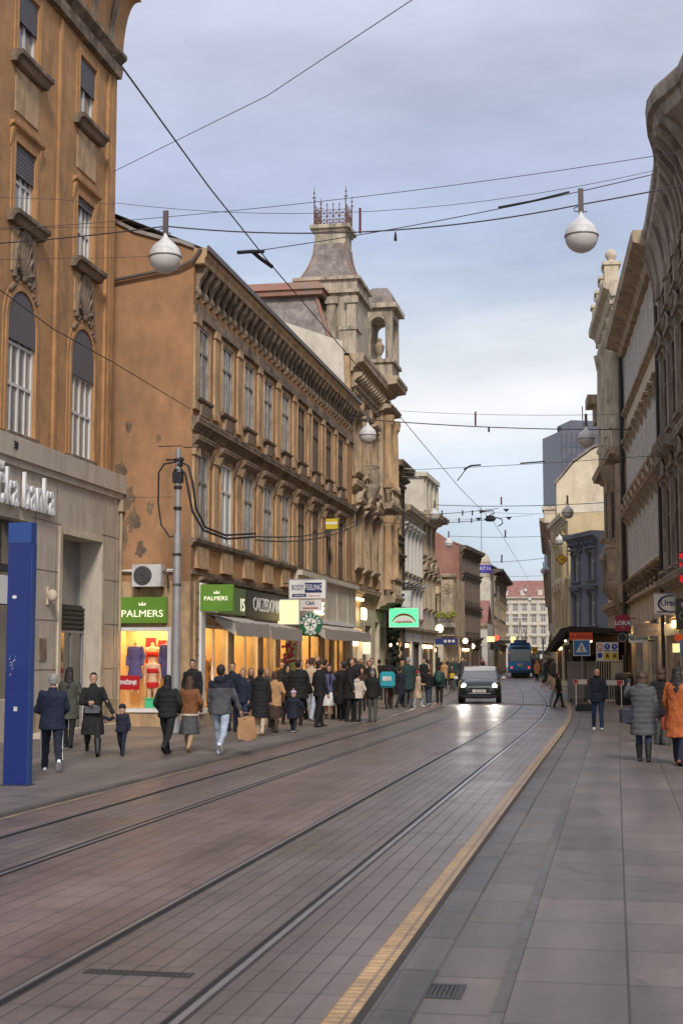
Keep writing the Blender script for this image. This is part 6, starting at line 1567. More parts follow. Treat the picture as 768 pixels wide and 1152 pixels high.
m = MB(); m.ext([(w_*.40*math.cos(R(15+150*k/n)), -h_*.42+h_*.5*math.sin(R(15+150*k/n))) for k in range(n+1)], -.010, -.001); m.build('pale_arch', WHITEPAINT, o); on(o, 'mandolina', 0, -h_*.24, h_*.22, mat('maroon_print', (.25,.02,.05), .5, var=0), 1.0, .004, y=-.018)
# white hanging panel, lamps further along left
o, w_, h_ = blade('plain white vertical notice panel on the sandstone palace', 407.5, 712, 416.5, 736, 60.5, WHITEPAINT, wallx=-10.5)
def wall_lamp(label, px, py, Y, r=.22, wallx=None, m=None):
    p = W(px, py, Y=Y); o = thing('wall_lantern', label, 'lamp', p)
    MB().lathe([(r*.5, -r), (r, -r*.3), (r*.9, r*.5), (r*.3, r)], (0,0,0), 10).build('shade', m or LITSOFT, o, True)
    q = MB(); q.tube([(0, 0, r), (0, 0, r+.15), ((wallx if wallx is not None else p.x-.8)-p.x, 0, r+.15)], .02, 5); q.build('bracket', DARKMETAL, o); return o
wall_lamp('bright white house lantern hanging before the low yellow house', 494, 707, 92, .26, -12)
wall_lamp('pale green-white lantern lower beside the cream attic house', 480.5, 720, 84, .2, -10.6, LAMPCAP)
wall_lamp('dim white lantern left of the dark shop fascia', 523, 721, 104, .2, -11.5)
wall_lamp('small lit lantern beneath the dark red house', 531, 727, 112, .2, -11)
o, w_, h_ = blade('dark blue fascia with small round emblems under the low yellow house', 487, 718, 514, 725, 96.5, NAVY, None, .2, wallx=None, arm=False)
m = MB(); 
for k in range(3): m.ell((w_*(.0+.17*k), -.02, 0), .11, .03, .11, 8, 6)
m.build('emblem', LAMPBOWL, o)
# low awning left far
# ---------------- right side signs
wallR = lambda Y: (1.66 + (46-Y)*.058) if Y < 46 else (1.66-(Y-46)*.06)
o, w_, h_ = blade('crimson square sign with white letters above the scaffold hut', 691.5, 692, 708, 710, 58.5, REDSIGN2, None, .2, wallx=wallR(58.5)); on(o, 'LOKA', 0, 0, h_*.36, WHITELET, 1.0, .01); on(o, 'shop', 0, -h_*.25, h_*.12, WHITELET)
o, w_, h_ = blade('white sign with a blue oval and script lettering, behind the dark sign', 735, 668, 770, 690.5, 43, WHITEPAINT, MASTMETAL, .15, wallx=wallR(43))
m = MB()
m.tube([(.06+w_*.42*math.cos(R(a_)), -.014, h_*.42*math.sin(R(a_))) for a_ in range(75, 300, 12)], [.012+.02*math.sin(math.pi*k/19) for k in range(19)], 5); m.box(-w_*.42, w_*.5, -.012, -.001, -h_*.44, -h_*.38); m.build('blue_oval', NAVY, o)
on(o, 'Ursula', .06, .02, h_*.42, NAVY, 1.0, .004)
o, w_, h_ = blade('black square sign with a pale ring, cut by the right edge', 759.5, 673, 790, 708, 38.5, BLACKPAINT, None, .15, wallx=wallR(38.5)); m = MB(); m.tube([(-w_*.22+.10*math.cos(R(a_)), -.012, -.05+.10*math.sin(R(a_))) for a_ in range(60, 361, 20)], .012, 5); m.box(-w_*.3, -w_*.1, -.012, -.001, .18, .3); m.build('emblem', MASTMETAL, o)
o, w_, h_ = blade('red lit banner with dark frame high on the dark carved house', 763.5, 622, 790, 655, 39, mat('bright_red_panel', (.75,.02,.03), .4, var=.05, emit=(.8,.02,.03), es=.3), DARKMETAL, .25, wallx=wallR(39))
o, w_, h_ = blade('long beige horizontal board jutting over the right pavement', 712.5, 702.5, 746, 714.5, 47, mat('beige_board', (.30,.24,.20), .7, var=.12), MASTMETAL, .1, wallx=wallR(47)); on(o, 'PARFUMERIJA', 0, 0, h_*.4, LAMPCAP, .8)
o, w_, h_ = blade('pale blue-grey board beside the long beige board', 746.5, 701.5, 764, 715, 45, mat('pale_board', (.30,.31,.31), .6, var=.1), None, .1, wallx=wallR(45))
o, w_, h_ = blade('white street plate with green letters under the long beige board', 706.5, 713, 727.5, 723, 50.5, WHITEPAINT, None, .06, wallx=wallR(50.5)); on(o, 'PEKARNA', 0, 0, h_*.62, DKGREEN, .85, .006)
a, w_, h_ = at_px(694, 711, 705, 723, 51.5)
o = thing('ring_sign', 'thin grey ring sign with dark centre left of the green-lettered plate', 'sign', (a.x, 51.5, a.z)); disc(MB(), .16, 0, .06, 24, .14).build('ring', MASTMETAL, o); disc(MB(), .13, .01, .05).build('disc', BLACKPAINT, o); MB().tube([(.19, .03, 0), (wallR(51.5)-a.x, .03, 0)], .015, 5).build('arm', DARKMETAL, o)
o, w_, h_ = blade('orange strip sign at the right edge above the rust-orange coat', 758, 713.5, 790, 721, 38, ORANGESIGN, None, .1, wallx=wallR(38)); 
o, w_, h_ = blade('blue square panel at the right edge below the orange strip', 765, 720, 790, 737, 37.5, BLUESIGN, None, .08, wallx=wallR(37.5))
o, w_, h_ = blade('lit shop display glowing behind the rust-orange coat', 756, 724, 764, 734, 40, LITYELLOW, None, .08, wallx=wallR(40))
# diamond sign hung high right
p = W(631.5, 629.5, Y=70); o = thing('diamond_sign', 'red-edged yellow diamond tram sign hanging over the street', 'sign', p)
s_ = .30
m = MB(); m.ext([(0,-s_),(s_,0),(0,s_),(-s_,0)], 0, .03); m.build('edge', REDSIGN, o); m = MB(); m.ext([(0,-s_*.78),(s_*.78,0),(0,s_*.78),(-s_*.78,0)], -.006, -.001); m.build('face', YELSIGN, o); m = MB(); m.tube([(-.09,-.01,-.03),(-.02,-.01,.05),(.05,-.01,-.05),(.10,-.01,.04)], .018, 5); m.build('symbol', REDSIGN, o); m = MB(); m.tube([(0,.015,s_),(0,.015,s_+.35)], .012, 5); m.build('hanger', DARKMETAL, o)
# ---------------- scaffold hut on right pavement
hy = 60.0
hx0, hx1 = XatY(640, hy), XatY(703, hy)
def hz(y_): return W(670, y_, Y=hy).z
o = thing('scaffold_hut', 'dark-roofed covered scaffold hut with white bars and grey panels on the right pavement', 'scaffold hut', (hx0, hy, 0)); wd = hx1-hx0; zr = hz(719)
m = MB(); m.ext([(-.95, zr-.50), (-.30, zr+.42), (.1, zr+.52), (wd+.1, zr+.38), (wd+.1, zr+.20), (-.1, zr+.25), (-.75, zr-.50)], -1.2, 6, 'y'); m.build('roof', mat('tarred_roof', (.03,.027,.026), .8, var=.25), o)
m = MB()
for x in (0, .55, wd*.5, wd*.72, wd-.05):
    for yy in (0, 3, 5.6): m.box(x, x+.07, yy, yy+.07, 0, zr+.25)
m.build('post', DARKMETAL, o)
m = MB(); m.box(.05, wd, 2.9, 3.0, 1.9, zr+.2); m.box(.05, wd-.1, 5.6, 5.65, 0, zr+.2); m.box(0, wd, -.05, -.005, zr-.15, zr+.15); m.build('boarding', mat('dark_boards', (.05,.035,.028), .85, var=.3, scale=6), o)
zp = hz(744) 
m = MB(); m.box(-.1, .62, -.12, -.09, .12, zp); m.box(.66, 1.08, -.09, -.06, .12, zp); m.build('grey_panel', mat('grey_mesh_panel', (.27,.26,.26), .8, var=.08), o)
m = MB()
for k in range(11): x = 1.1 + (wd-1.3)*k/10; m.tube([(x, -.1, .0), (x, -.1, zp+.0)], .018, 6)
m.box(1.05, wd-.1, -.12, -.08, .02, .07); m.box(1.05, wd-.1, -.12, -.08, zp, zp+.05); m.build('white_bars', WHITEPAINT, o)
m = MB(); m.box(wd-.6, wd-.1, .3, .35, .9, zp-.05); m.build('grey_sheet', LAMPCAP, o)
wall_lamp('tiny lamp under the scaffold hut eave at its left', 635.5, 721, 60.0, .045, hx0)
wall_lamp('tiny lamp under the scaffold hut eave beside the crossing sign', 664.5, 721.5, 59.8, .045, hx0+1)
o, w_, h_ = blade('orange notice board with dark lettering on the scaffold hut eave', 640, 711.5, 666, 720.5, 58.6, ORANGESIGN, None, .03, arm=False); on(o, '← PROLAZ', 0, 0, h_*.55, REDSIGN, .95, .006)
o, w_, h_ = blade('blue and white pedestrian crossing sign below the orange board', 645, 720.5, 662.5, 737, 58.4, BLUESIGN, WHITEPAINT, .03, arm=False, name='crossing_sign')
m = MB(); m.ext([(-w_*.36, -h_*.3), (w_*.36, -h_*.3), (0, h_*.38)], -.008, -.001); m.build('white_triangle', WHITEPAINT, o)
m = MB(); m.ell((0, -.014, h_*.12), .025, .006, .03, 8, 5); m.tube([(0,-.014,h_*.08),(0,-.014,-h_*.08),(-.06,-.014,-h_*.25)], .014, 5); m.tube([(0,-.014,-h_*.08),(.06,-.014,-h_*.25)], .014, 5); m.tube([(-.06,-.014,-h_*.02),(0,-.014,h_*.05),(.05,-.014,-.02)], .011, 5); m.build('walking_figure', BLACKPAINT, o)
q = MB(); q.tube([(0, .06, h_/2), (0, .06, -h_/2-1.9)], .03, 6); q.build('post', MASTMETAL, o)
o, w_, h_ = blade('white safety board with six blue, red and yellow pictograms', 670, 722.5, 695, 743, 58.3, WHITEPAINT, None, .02, arm=False, name='safety_board')
REDS = mat('pictogram_red', (.6,.05,.04), .5, var=0)
for i in range(3):
    x = (-.33+.33*i)*w_
    m = disc(MB(), h_*.16, -.008, -.001, 16, h_*.11 if i == 0 else 0); m.v = [(v[0]+x, v[1], v[2]+h_*.26) for v in m.v]; m.build('pictogram', REDS if i == 0 else mat('pictogram_blue', (.03,.06,.35), .5, var=0), o)
    if i: m = MB(); m.ell((x, -.012, h_*.27), .03, .005, .05, 8, 5); m.build('symbol', WHITEPAINT, o)
    MB().box(x-w_*.13, x+w_*.13, -.008, -.001, h_*.0, h_*.06).build('caption', NAVY if i else REDS, o)
    if i == 0:
        m = disc(MB(), h_*.15, -.008, -.001, 16); m.v = [(v[0]+x, v[1], v[2]-h_*.22) for v in m.v]; m.build('pictogram', mat('pictogram_blue', (.03,.06,.35), .5, var=0), o)
    else:
        MB().box(x-w_*.15, x+w_*.15, -.006, -.001, -h_*.46, -h_*.06).build('yellow_field', YELSIGN, o)
        m = MB(); m.ext([(x-w_*.09, -h_*.32), (x+w_*.09, -h_*.32), (x, -h_*.1)], -.011, -.0065); m.build('symbol', BLACKPAINT, o)
# barriers with red-white boards
def barrier(label, px, fy, w_):
    p = W(px, fy, z=0); o = thing('barrier', label, 'barrier', p)
    m = MB()
    for s in (-1, 1): m.tube([(s*w_/2, -.2, 0), (s*w_/2, 0, .95)], .02, 5); m.tube([(s*w_/2, .2, 0), (s*w_/2, 0, .95)], .02, 5)
    m.build('trestle', WHITEPAINT, o)
    MB().box(-w_/2-.1, w_/2+.1, -.03, .0, .78, .96).build('board', WHITEPAINT, o)
    m = MB()
    for k in range(2): x = -w_/2-.08 + k*w_*.9; m.box(x, x+w_*.28, -.035, -.031, .79, .95)
    m.build('red_stripe', mat('barrier_red', (.6,.03,.03), .5, var=0), o)
barrier('low white barrier with red marks left of the navy-jacketed man', 656, 793, .55); barrier('low white barrier with red marks right of the navy-jacketed man', 687, 795, .75)
p = W(657, 800, z=0); o = MB().box(-.3, .3, -.15, .15, 0, .16).box(-.26, .26, -.12, .12, .161, .24).build('rubber_foot', BLACKPAINT); o.location = p; tag(o, 'black rubber barrier foot on the pavement before the scaffold hut', 'barrier foot')
p = W(702, 793, z=0); o = thing('waste_bin', 'dark waste bin behind the raised arm of the grey quilted coat', 'bin', p)
MB().lathe([(.30, 0), (.34, .1), (.36, 1.0), (.34, 1.05)], (0,0,0), 14).build('body', BLACKPAINT, o, 40); MB().lathe([(.36, 1.06), (.30, 1.18), (.1, 1.24)], (0,0,0), 14).build('lid', DARKMETAL, o, 40)
# ---------------- bags
def hand(P_, i): o, s, Ah = P_; return lw_pt(o, s, Ah[i][2] + Ah[i][3]*.09)
h = hand(P7, 1)
o = thing('paper_bag', 'crumpled brown paper shopping bag swinging from the hand of the man in light blue jeans', 'bag', h + Vector((.10, 0, -.05)))
m = MB(); m.ext([(-.15,-.44),(.17,-.41),(.185,-.25),(.14,-.02),(-.16,-.04),(-.175,-.25)], -.09, .09); me = m.mesh('bag_body', mat('kraft_paper', (.34,.19,.09), .8, var=.15, bump=.4)); 
bm = bmesh.new(); bm.from_mesh(me); bmesh.ops.subdivide_edges(bm, edges=bm.edges, cuts=4, use_grid_fill=True)
for v in bm.verts: v.co += Vector((noise.noise(v.co*8), noise.noise(v.co*8+Vector((5,0,0))), noise.noise(v.co*8+Vector((0,5,0)))))*.045
bm.to_mesh(me); bm.free(); link(me, 'bag_body', o, (0,0,0), R(20))
m = MB(); m.tube([(-.08,-.06,-.03),(-.06,-.03,.06),(.06,-.03,.06),(.08,-.06,-.03)], .008, 5); m.build('handle', mat('kraft_paper', (.34,.19,.09)), o)
def bag(label, pos, w_, h_, d_, m_, rz=0, strap=None, cat='bag'):
    o = thing('shoulder_bag', label, cat, pos, rz); q = MB(); q.ell((0,0,0), w_/2, d_/2, h_/2, 12, 8); q.box(-w_*.42, w_*.42, -d_*.42, d_*.42, -h_*.42, h_*.30); me = q.mesh('pouch', m_, 50); link(me, 'pouch', o)
    f = MB(); f.box(-w_*.43, w_*.43, -d_*.5, d_*.45, h_*.05, h_*.34); f.build('flap', m_, o)
    if strap:
        s_ = MB(); s_.tube([Vector(a_)-Vector(pos) for a_ in strap], .012, 5); s_.build('strap', m_, o)
    return o
LEATH = mat('black_leather', (.025,.027,.04), .4, var=.2, scale=10)
oB, sB, aB = PB
bp_ = lw_pt(oB, sB, (.27, .10, .90))
bag('dark crossbody bag hanging at the left hip of the grey quilted coat', bp_, .34, .30, .14, LEATH, R(20), [bp_+Vector((.1,-.05,.12)), lw_pt(oB, sB, (.1,.17,1.15)), lw_pt(oB, sB, (-.12,.14,1.42))])
hE = hand(PE, 0)
bag('small orange-red handbag held by the woman in the rust-orange coat', hE + Vector((-.03,0,-.12)), .24, .26, .10, mat('orange_leather', (.42,.07,.03), .45, var=.1), 0, [hE+Vector((-.1,0,-.02)), hE+Vector((-.03,0,.06)), hE+Vector((.05,0,-.02))])
h3 = lw_pt(P3[0], P3[1], (-.02, -.20, 1.02)); bag('grey clutch held in front by the woman in the long black coat', h3, .30, .16, .08, mat('grey_leather', (.09,.09,.10), .5, var=.1), R(10))
hp = hand(PB, 0); o = thing('mobile_phone', 'phone held up by the woman in the grey quilted coat', 'phone', hp + Vector((0,0,.04)), R(0)); MB().box(-.038, .038, -.005, .005, -.08, .08).build('case', BLACKPAINT, o)
# delivery box
oC, sC, _ = PC; bp_ = lw_pt(oC, sC, (0, .30, 1.28))
o = thing('delivery_backpack', 'cube-shaped turquoise delivery backpack on the cyclist', 'backpack', bp_, oC.rotation_euler.z)
TEAL = mat('turquoise_nylon', (.02,.30,.38), .6, var=.1)
m = MB(); m.box(-.25, .25, -.19, .19, -.28, .26); me = m.mesh('box', TEAL); bm = bmesh.new(); bm.from_mesh(me); bmesh.ops.bevel(bm, geom=bm.edges[:], offset=.05, segments=3, affect='EDGES'); bm.to_mesh(me); bm.free(); link(me, 'box', o); MB().box(-.15, .15, .192, .20, -.05, .1).build('reflective_patch', LAMPCAP, o)
oG, sG, _ = PG; o = thing('rucksack', 'dark green rucksack on the back of the person in black trousers', 'backpack', lw_pt(oG, sG, (0, .20, 1.22)), oG.rotation_euler.z); m = MB(); m.ell((0,0,0), .17, .12, .26, 12, 9); m.ell((0,.08,-.08), .12, .07, .12, 10, 7); m.build('pack', mat('green_nylon', (.015,.06,.05), .7, var=.15), o, True); MB().tube([(-.1,-.05,.2),(-.12,-.14,.1),(-.12,-.1,-.15)], .018, 5).build('strap', BLACKPAINT, o)
oY, sY, _ = PY; bag('mustard yellow bag at the hip of the pedestrian in the brown jacket', lw_pt(oY, sY, (.05, -.2, 1.05)), .3, .3, .12, mat('mustard_nylon', (.5,.36,.03), .7, var=.1))
# bicycle
p = oC.location.copy(); o = thing('bicycle', 'dark red bicycle ridden by the courier with the turquoise box', 'bicycle', (p.x, p.y, .04), oC.rotation_euler.z)
for yy in (.52, -.52):
    t = MB(); t.tube([(0, yy+.33*math.cos(R(a_)), .34+.33*math.sin(R(a_))) for a_ in range(0, 361, 15)], .02, 6); wo = t.build('wheel', BLACKPAINT, o)
    sp_ = MB()
    for k in range(8): a_ = R(k*45); sp_.tube([(0, yy, .34), (0, yy+.32*math.cos(a_), .34+.32*math.sin(a_))], .004, 4)
    sp_.build('spokes', MASTMETAL, wo)
f = MB(); 
for a_, c_ in (((0,.52,.34),(0,.1,.3)),((0,.1,.3),(0,.18,.82)),((0,.1,.3),(0,-.36,.78)),((0,.17,.76),(0,-.36,.84)),((0,-.36,.95),(0,-.52,.34)),((0,.52,.34),(0,.17,.76))): f.tube([a_, c_], .02, 6)
f.build('frame', mat('maroon_paint', (.12,.015,.015), .4, var=.1), o)
MB().tube([(-.27,-.28,1.0),(-.1,-.36,1.0),(.1,-.36,1.0),(.27,-.28,1.0)], .014, 6).build('handlebar', DARKMETAL, o)
m = MB(); m.ell((0,.2,.87), .08, .13, .04, 10, 6); m.build('saddle', BLACKPAINT, o)
# ================================================================ CAR
p = W(538, 792, z=0); CX, CY = p.x, p.y+.3
o = thing('parked_car', 'x', 'car', (CX, CY, 0), R(4)); o.name = 'small_car'
tag(o, 'small dark green hatchback with a white roof driving towards the camera with headlights on', 'car')
CARP = mat('dark_green_car_paint', (.018,.035,.032), .25, metal=.4, var=.04, coat=.8); CARW = mat('white_car_paint', (.65,.66,.68), .3, var=.03, coat=.6)
CARG = glass('car_glass', (.16,.18,.20), .05)  # pale blue-grey base colour stands in for sky mirrored in the windscreen
# local: front faces -Y ; width x; length 3.85
def sect(y, hw, z0, z1, rnd=.14):
    pts_ = []
    for k in range(20):
        a_ = 2*math.pi*k/20; cx_ = math.copysign(abs(math.cos(a_))**.42, math.cos(a_)); sz = math.copysign(abs(math.sin(a_))**.5, math.sin(a_))
        pts_.append((hw*cx_, y, (z0+z1)/2 + (z1-z0)/2*sz))
    return pts_
m = MB(); m.rings([sect(-.02,.62,.36,.62), sect(.03,.74,.25,.74), sect(.15,.80,.20,.84), sect(.5,.84,.18,.93), sect(1.05,.855,.18,.985), sect(1.6,.86,.18,1.0), sect(2.6,.86,.18,1.0), sect(3.3,.84,.2,1.0), sect(3.7,.80,.28,.95), sect(3.82,.70,.4,.8)])
m.build('body', CARP, o, 50)
m = MB(); 
def cab(y, hw, z0, z1, hw1): return [(-hw, y, z0), (hw, y, z0), (hw*1.0, y+.0, z0+.02), (hw1, y, z1), (-hw1, y, z1), (-hw*1.0, y, z0+.02)]
m.rings([[(-.74,1.02,.95),(.74,1.02,.95),(.74,1.04,.96),(.60,1.62,1.34),(-.60,1.62,1.34),(-.74,1.04,.96)], [(-.80,1.6,.95),(.80,1.6,.95),(.80,1.62,.97),(.64,1.75,1.37),(-.64,1.75,1.37),(-.80,1.62,.97)], [(-.80,3.1,.95),(.80,3.1,.95),(.80,3.1,.97),(.64,3.0,1.37),(-.64,3.0,1.37),(-.80,3.1,.97)], [(-.72,3.72,.9),(.72,3.72,.9),(.72,3.7,.95),(.6,3.4,1.3),(-.6,3.4,1.3),(-.72,3.7,.95)]])
m.build('glasshouse', CARG, o)
m = MB(); m.rings([[(x, y, z_) for x, z_ in ((-.64,1.26),(.64,1.26),(.61,1.40),(0,1.43),(-.61,1.40))] for y in (1.52,)] + [[(x*1.06, y, z_) for x, z_ in ((-.62,1.36),(.62,1.36),(.60,1.43),(0,1.46),(-.60,1.43))] for y in (1.9, 2.9)] + [[(x, 3.42, z_) for x, z_ in ((-.61,1.32),(.61,1.32),(.60,1.37),(0,1.40),(-.60,1.37))]]); m.build('roof', CARW, o, 40)
m = MB()
for s in (-1, 1): m.tube([(s*.77,1.0,.97),(s*.63,1.62,1.36)], .035, 6)
m.build('pillar', CARP, o)
HL = mat('headlight_lit', (.9,.9,.9), .2, var=0, emit=(1.0,.97,.88), es=22)
for s in (-1, 1):
    r_ = MB(); r_.lathe([(.155,0),(.155,.05),(.12,.06)], (0,0,0), 18); me = r_.mesh('headlight', mat('chrome', (.5,.5,.52), .15, metal=1, var=0), 40); me.transform(Matrix.Rotation(R(90), 4, 'X')); ho = link(me, 'headlight', o, (s*.60, .08, .68))
    d_ = MB(); d_.ell((0,-.02,0), .115, .06, .115, 14, 9); link(d_.mesh('bulb', HL, 'all'), 'bulb', ho)
    w_ = MB(); w_.ell((0,0,0), .10, .12, .08, 10, 7); w_.build('door_mirror', CARW, o, True, loc=(s*.94, 1.12, .98))
    for yy in (.72, 3.1):
        t = MB(); t.lathe([(.20,-.09),(.29,-.10),(.31,-.05),(.31,.05),(.29,.10),(.20,.09)], (0,0,0), 24); me = t.mesh('wheel', BLACKPAINT, 40); me.transform(Matrix.Rotation(R(90), 4, 'Y')); wo = link(me, 'wheel', o, (s*.74, yy, .31))
        r_ = MB(); r_.lathe([(.02,-.08),(.20,-.07),(.20,.07),(.02,.08)], (0,0,0), 16); me = r_.mesh('rim', MASTMETAL, 40); me.transform(Matrix.Rotation(R(90), 4, 'Y')); link(me, 'rim', wo)
m = MB(); m.ext([(-.42,.42),(.42,.42),(.36,.62),(-.36,.62)], -.05, .03); m.build('grille', BLACKPAINT, o)
m = MB(); m.box(-.68, .68, -.03, .05, .24, .34); m.build('lower_intake', BLACKPAINT, o)
m = MB(); m.tube([(-.44,-.055,.64),(.44,-.055,.64)], .015, 6); m.tube([(-.44,-.055,.40),(.44,-.055,.40)], .015, 6); m.build('chrome_trim', mat('chrome', (.5,.5,.52)), o)
pl_ = MB(); pl_.box(-.26, .26, -.075, -.055, .44, .55); po = pl_.build('number_plate', WHITEPAINT, o); text_mesh('ZG 1234', .09, BLACKPAINT, po, Matrix.Translation((0,-.078,.49)), 'plate_text', .002)
cm = o
for s in (-1, 1):
    ld = bpy.data.lights.new('headlight_beam', 'SPOT'); ld.energy = 70; ld.spot_size = R(75); ld.spot_blend = .8; ld.color = (1,.93,.78); ld.shadow_soft_size = .1
    lo = bpy.data.objects.new('headlight_beam', ld); COL.objects.link(lo); lo.location = cm.matrix_basis @ Vector((s*.6, -.12, .68)); lo.rotation_euler = (R(86), 0, R(180+4))
# ================================================================ TRAM
i0 = min(range(len(CL)), key=lambda i: abs(CL[i].y-131)); tp = CL[i0]; tn = CL[i0+3]-CL[i0-3]; ta = math.atan2(tn.y, tn.x)-R(90)
o = thing('tram', 'blue tram seen from behind rolling away on the near track', 'tram', (tp.x, tp.y, 0), ta)
TB = mat('tram_blue', (.03,.19,.48), .35, var=.06, coat=.4); TBD = mat('tram_dark_blue', (.015,.05,.13), .4, var=.1)
m = MB(); hw = 1.12
def tsec(y, k, zt_): return [(-hw*k, y, .45), (hw*k, y, .45), (hw*k, y, 1.5), (hw*k*.97, y, 2.75), (hw*k*.80, y, zt_), (-hw*k*.80, y, zt_), (-hw*k*.97, y, 2.75), (-hw*k, y, 1.5)]
m.rings([tsec(0, .90, 2.95), tsec(.35, 1, 3.05), tsec(13.6, 1, 3.05), tsec(14, .9, 2.95)]); m.build('body', TB, o)
m = MB(); m.box(-.92, .92, -.03, -.002, 1.55, 2.55); wo = m.build('rear_window', GLASS, o)
for s in (-1, 1):
    m = MB(); m.box(s*.93-.05, s*.93+.05, -.02, -.002, 1.5, 2.6); m.build('window_pillar', TBD, o)
    for k in range(7): m = MB(); m.box(s*(hw+.01)-.012, s*(hw+.01)+.012, .7+k*1.85, 2.2+k*1.85, 1.55, 2.55); m.build('side_window', GLASS, o)
    m = MB(); m.ell((s*.78,-.02,.95), .09, .03, .09, 10, 6); m.build('tail_lamp', mat('tail_lamp', (.5,.03,.02), .3, var=0, emit=(.9,.05,.02), es=1.2), o)
m = MB(); m.box(-1.0, 1.0, -.10, -.003, .50, .72); m.build('bumper', TBD, o)
m = MB(); m.box(-.85, .85, 0.3, 13.5, .12, .449); m.build('undercarriage', BLACKPAINT, o)
m = MB(); m.box(-.9, .9, .1, 13.7, 3.052, 3.2); m.box(-.6, .6, 4, 6, 3.2, 3.5); m.build('roof_gear', TBD, o)
m = MB(); m.box(-.8, .8, -.012, -.003, 2.62, 2.85); m.build('destination_panel', BLACKPAINT, o); m = MB(); m.tube([(-.3,3,3.2),(-.1,4.5,4.2),(0,3,5.4)], .03, 5); m.tube([(.3,3,3.2),(.1,4.5,4.2),(0,3,5.4)], .03, 5); m.box(-.7, .7, 2.95, 3.05, 5.4, 5.45); m.build('pantograph', DARKMETAL, o)
m = MB(); m.box(-.25, .25, -.012, -.003, 1.05, 1.3); m.build('rear_emblem', LAMPCAP, o)
# far things: yellow truck/van, traffic sign
p = W(577, 729, Y=200)
p = W(574+9, 752, z=0); 
def van(label, px, fy, c, w_, h_, rz=0, cat='van'):
    p = W(px, fy, z=0); o = thing('delivery_van', label, cat, p, R(rz)); m = MB(); m.ext([(-w_/2,.4),(w_/2,.4),(w_/2*.98,h_*.6),(w_/2*.9,h_),(-w_/2*.9,h_),(-w_/2*.98,h_*.6)], 0, 4.8); m.build('body', c, o)
    MB().box(-w_*.4, w_*.4, -.02, -.003, h_*.55, h_*.88).build('windscreen', GLASS, o)
    for s in (-1, 1):
        for yy in (.8, 3.8): q = MB(); q.lathe([(.3,-.1),(.33,-.08),(.33,.08),(.3,.1)], (0,0,0), 14); me = q.mesh('wheel', BLACKPAINT); me.transform(Matrix.Rotation(R(90), 4, 'Y')); link(me, 'wheel', o, (s*w_*.42, yy, .33))
    return o
van('pale blue-grey van standing beyond the tram', 599, 750.5, mat('van_grey', (.22,.26,.36), .4, var=.08), 2.0, 2.5)
o, w_, h_ = blade('black and yellow sign board above the street right of the tram', 595, 728, 604, 735, 170, YELSIGN, BLACKPAINT, .1, arm=False); on(o, 'TAXI', 0, 0, h_*.5, BLACKPAINT, 1.0, .01); MB().tube([(0,.1,-h_/2),(0,.1,-2.7)], .05, 5).build('post', DARKMETAL, o)
p = W(558, 717.5, Y=140); o = thing('red_round_sign', 'glowing red round sign below the dark corner house', 'sign', p); disc(MB(), .26, 0, .1, 20).build('disc', mat('red_glow', (.6,.03,.02), .4, var=0, emit=(.9,.06,.03), es=1.5), o); MB().tube([(-.4,.05,0),(-1.5,.05,0)], .03, 5).build('arm', DARKMETAL, o)
for (x0, y0, x1, y1, Y, c, lb) in ((574,716,580,724,150,LITYELLOW,'pale lit square sign near the tram roof'), (551,722,561,731,138,BLACKPAINT,'dark board above the shop awning near the low white house'), (618,701,625,714,120,LAMPCAP,'white box sign on the far right facade'), (547,716,556,722,137,LITYELLOW,'small glowing sign near the low white house')):
    o, w_, h_ = blade(lb, x0, y0, x1, y1, Y, c, None, .15, wallx=(-12 if x0 < 590 else -5))
o = thing('parasol', 'dark parasol over the pavement past the cream attic house', 'parasol', W(592, 758, z=0)); 
o.location = W(607, 757, z=0)
MB().tube([(0,0,0),(0,0,2.6)], .03, 6).build('pole', DARKMETAL, o); MB().lathe([(1.5, 2.3), (.9, 2.55), (.05, 2.8)], (0,0,0), 10).build('canopy', DARKMETAL, o); o['label'] = 'dark parasol over the right pavement beyond the tram'
for nm, px, fy, hgt, lb in (('street_pole', 591.5, 762, 4.2, 'thin grey pole standing right of the tram'), ('street_pole', 611, 768, 3.2, 'thin grey pole before the people beyond the scaffold hut')):
    p = W(px, fy, z=0); o = thing(nm, lb, 'pole', p); MB().tube([(0,0,0),(0,0,hgt)], .06, 8).build('shaft', MASTMETAL, o, True); MB().lathe([(.12,0),(.12,.2),(.07,.25)], (0,0,0), 10).build('collar', DARKMETAL, o)
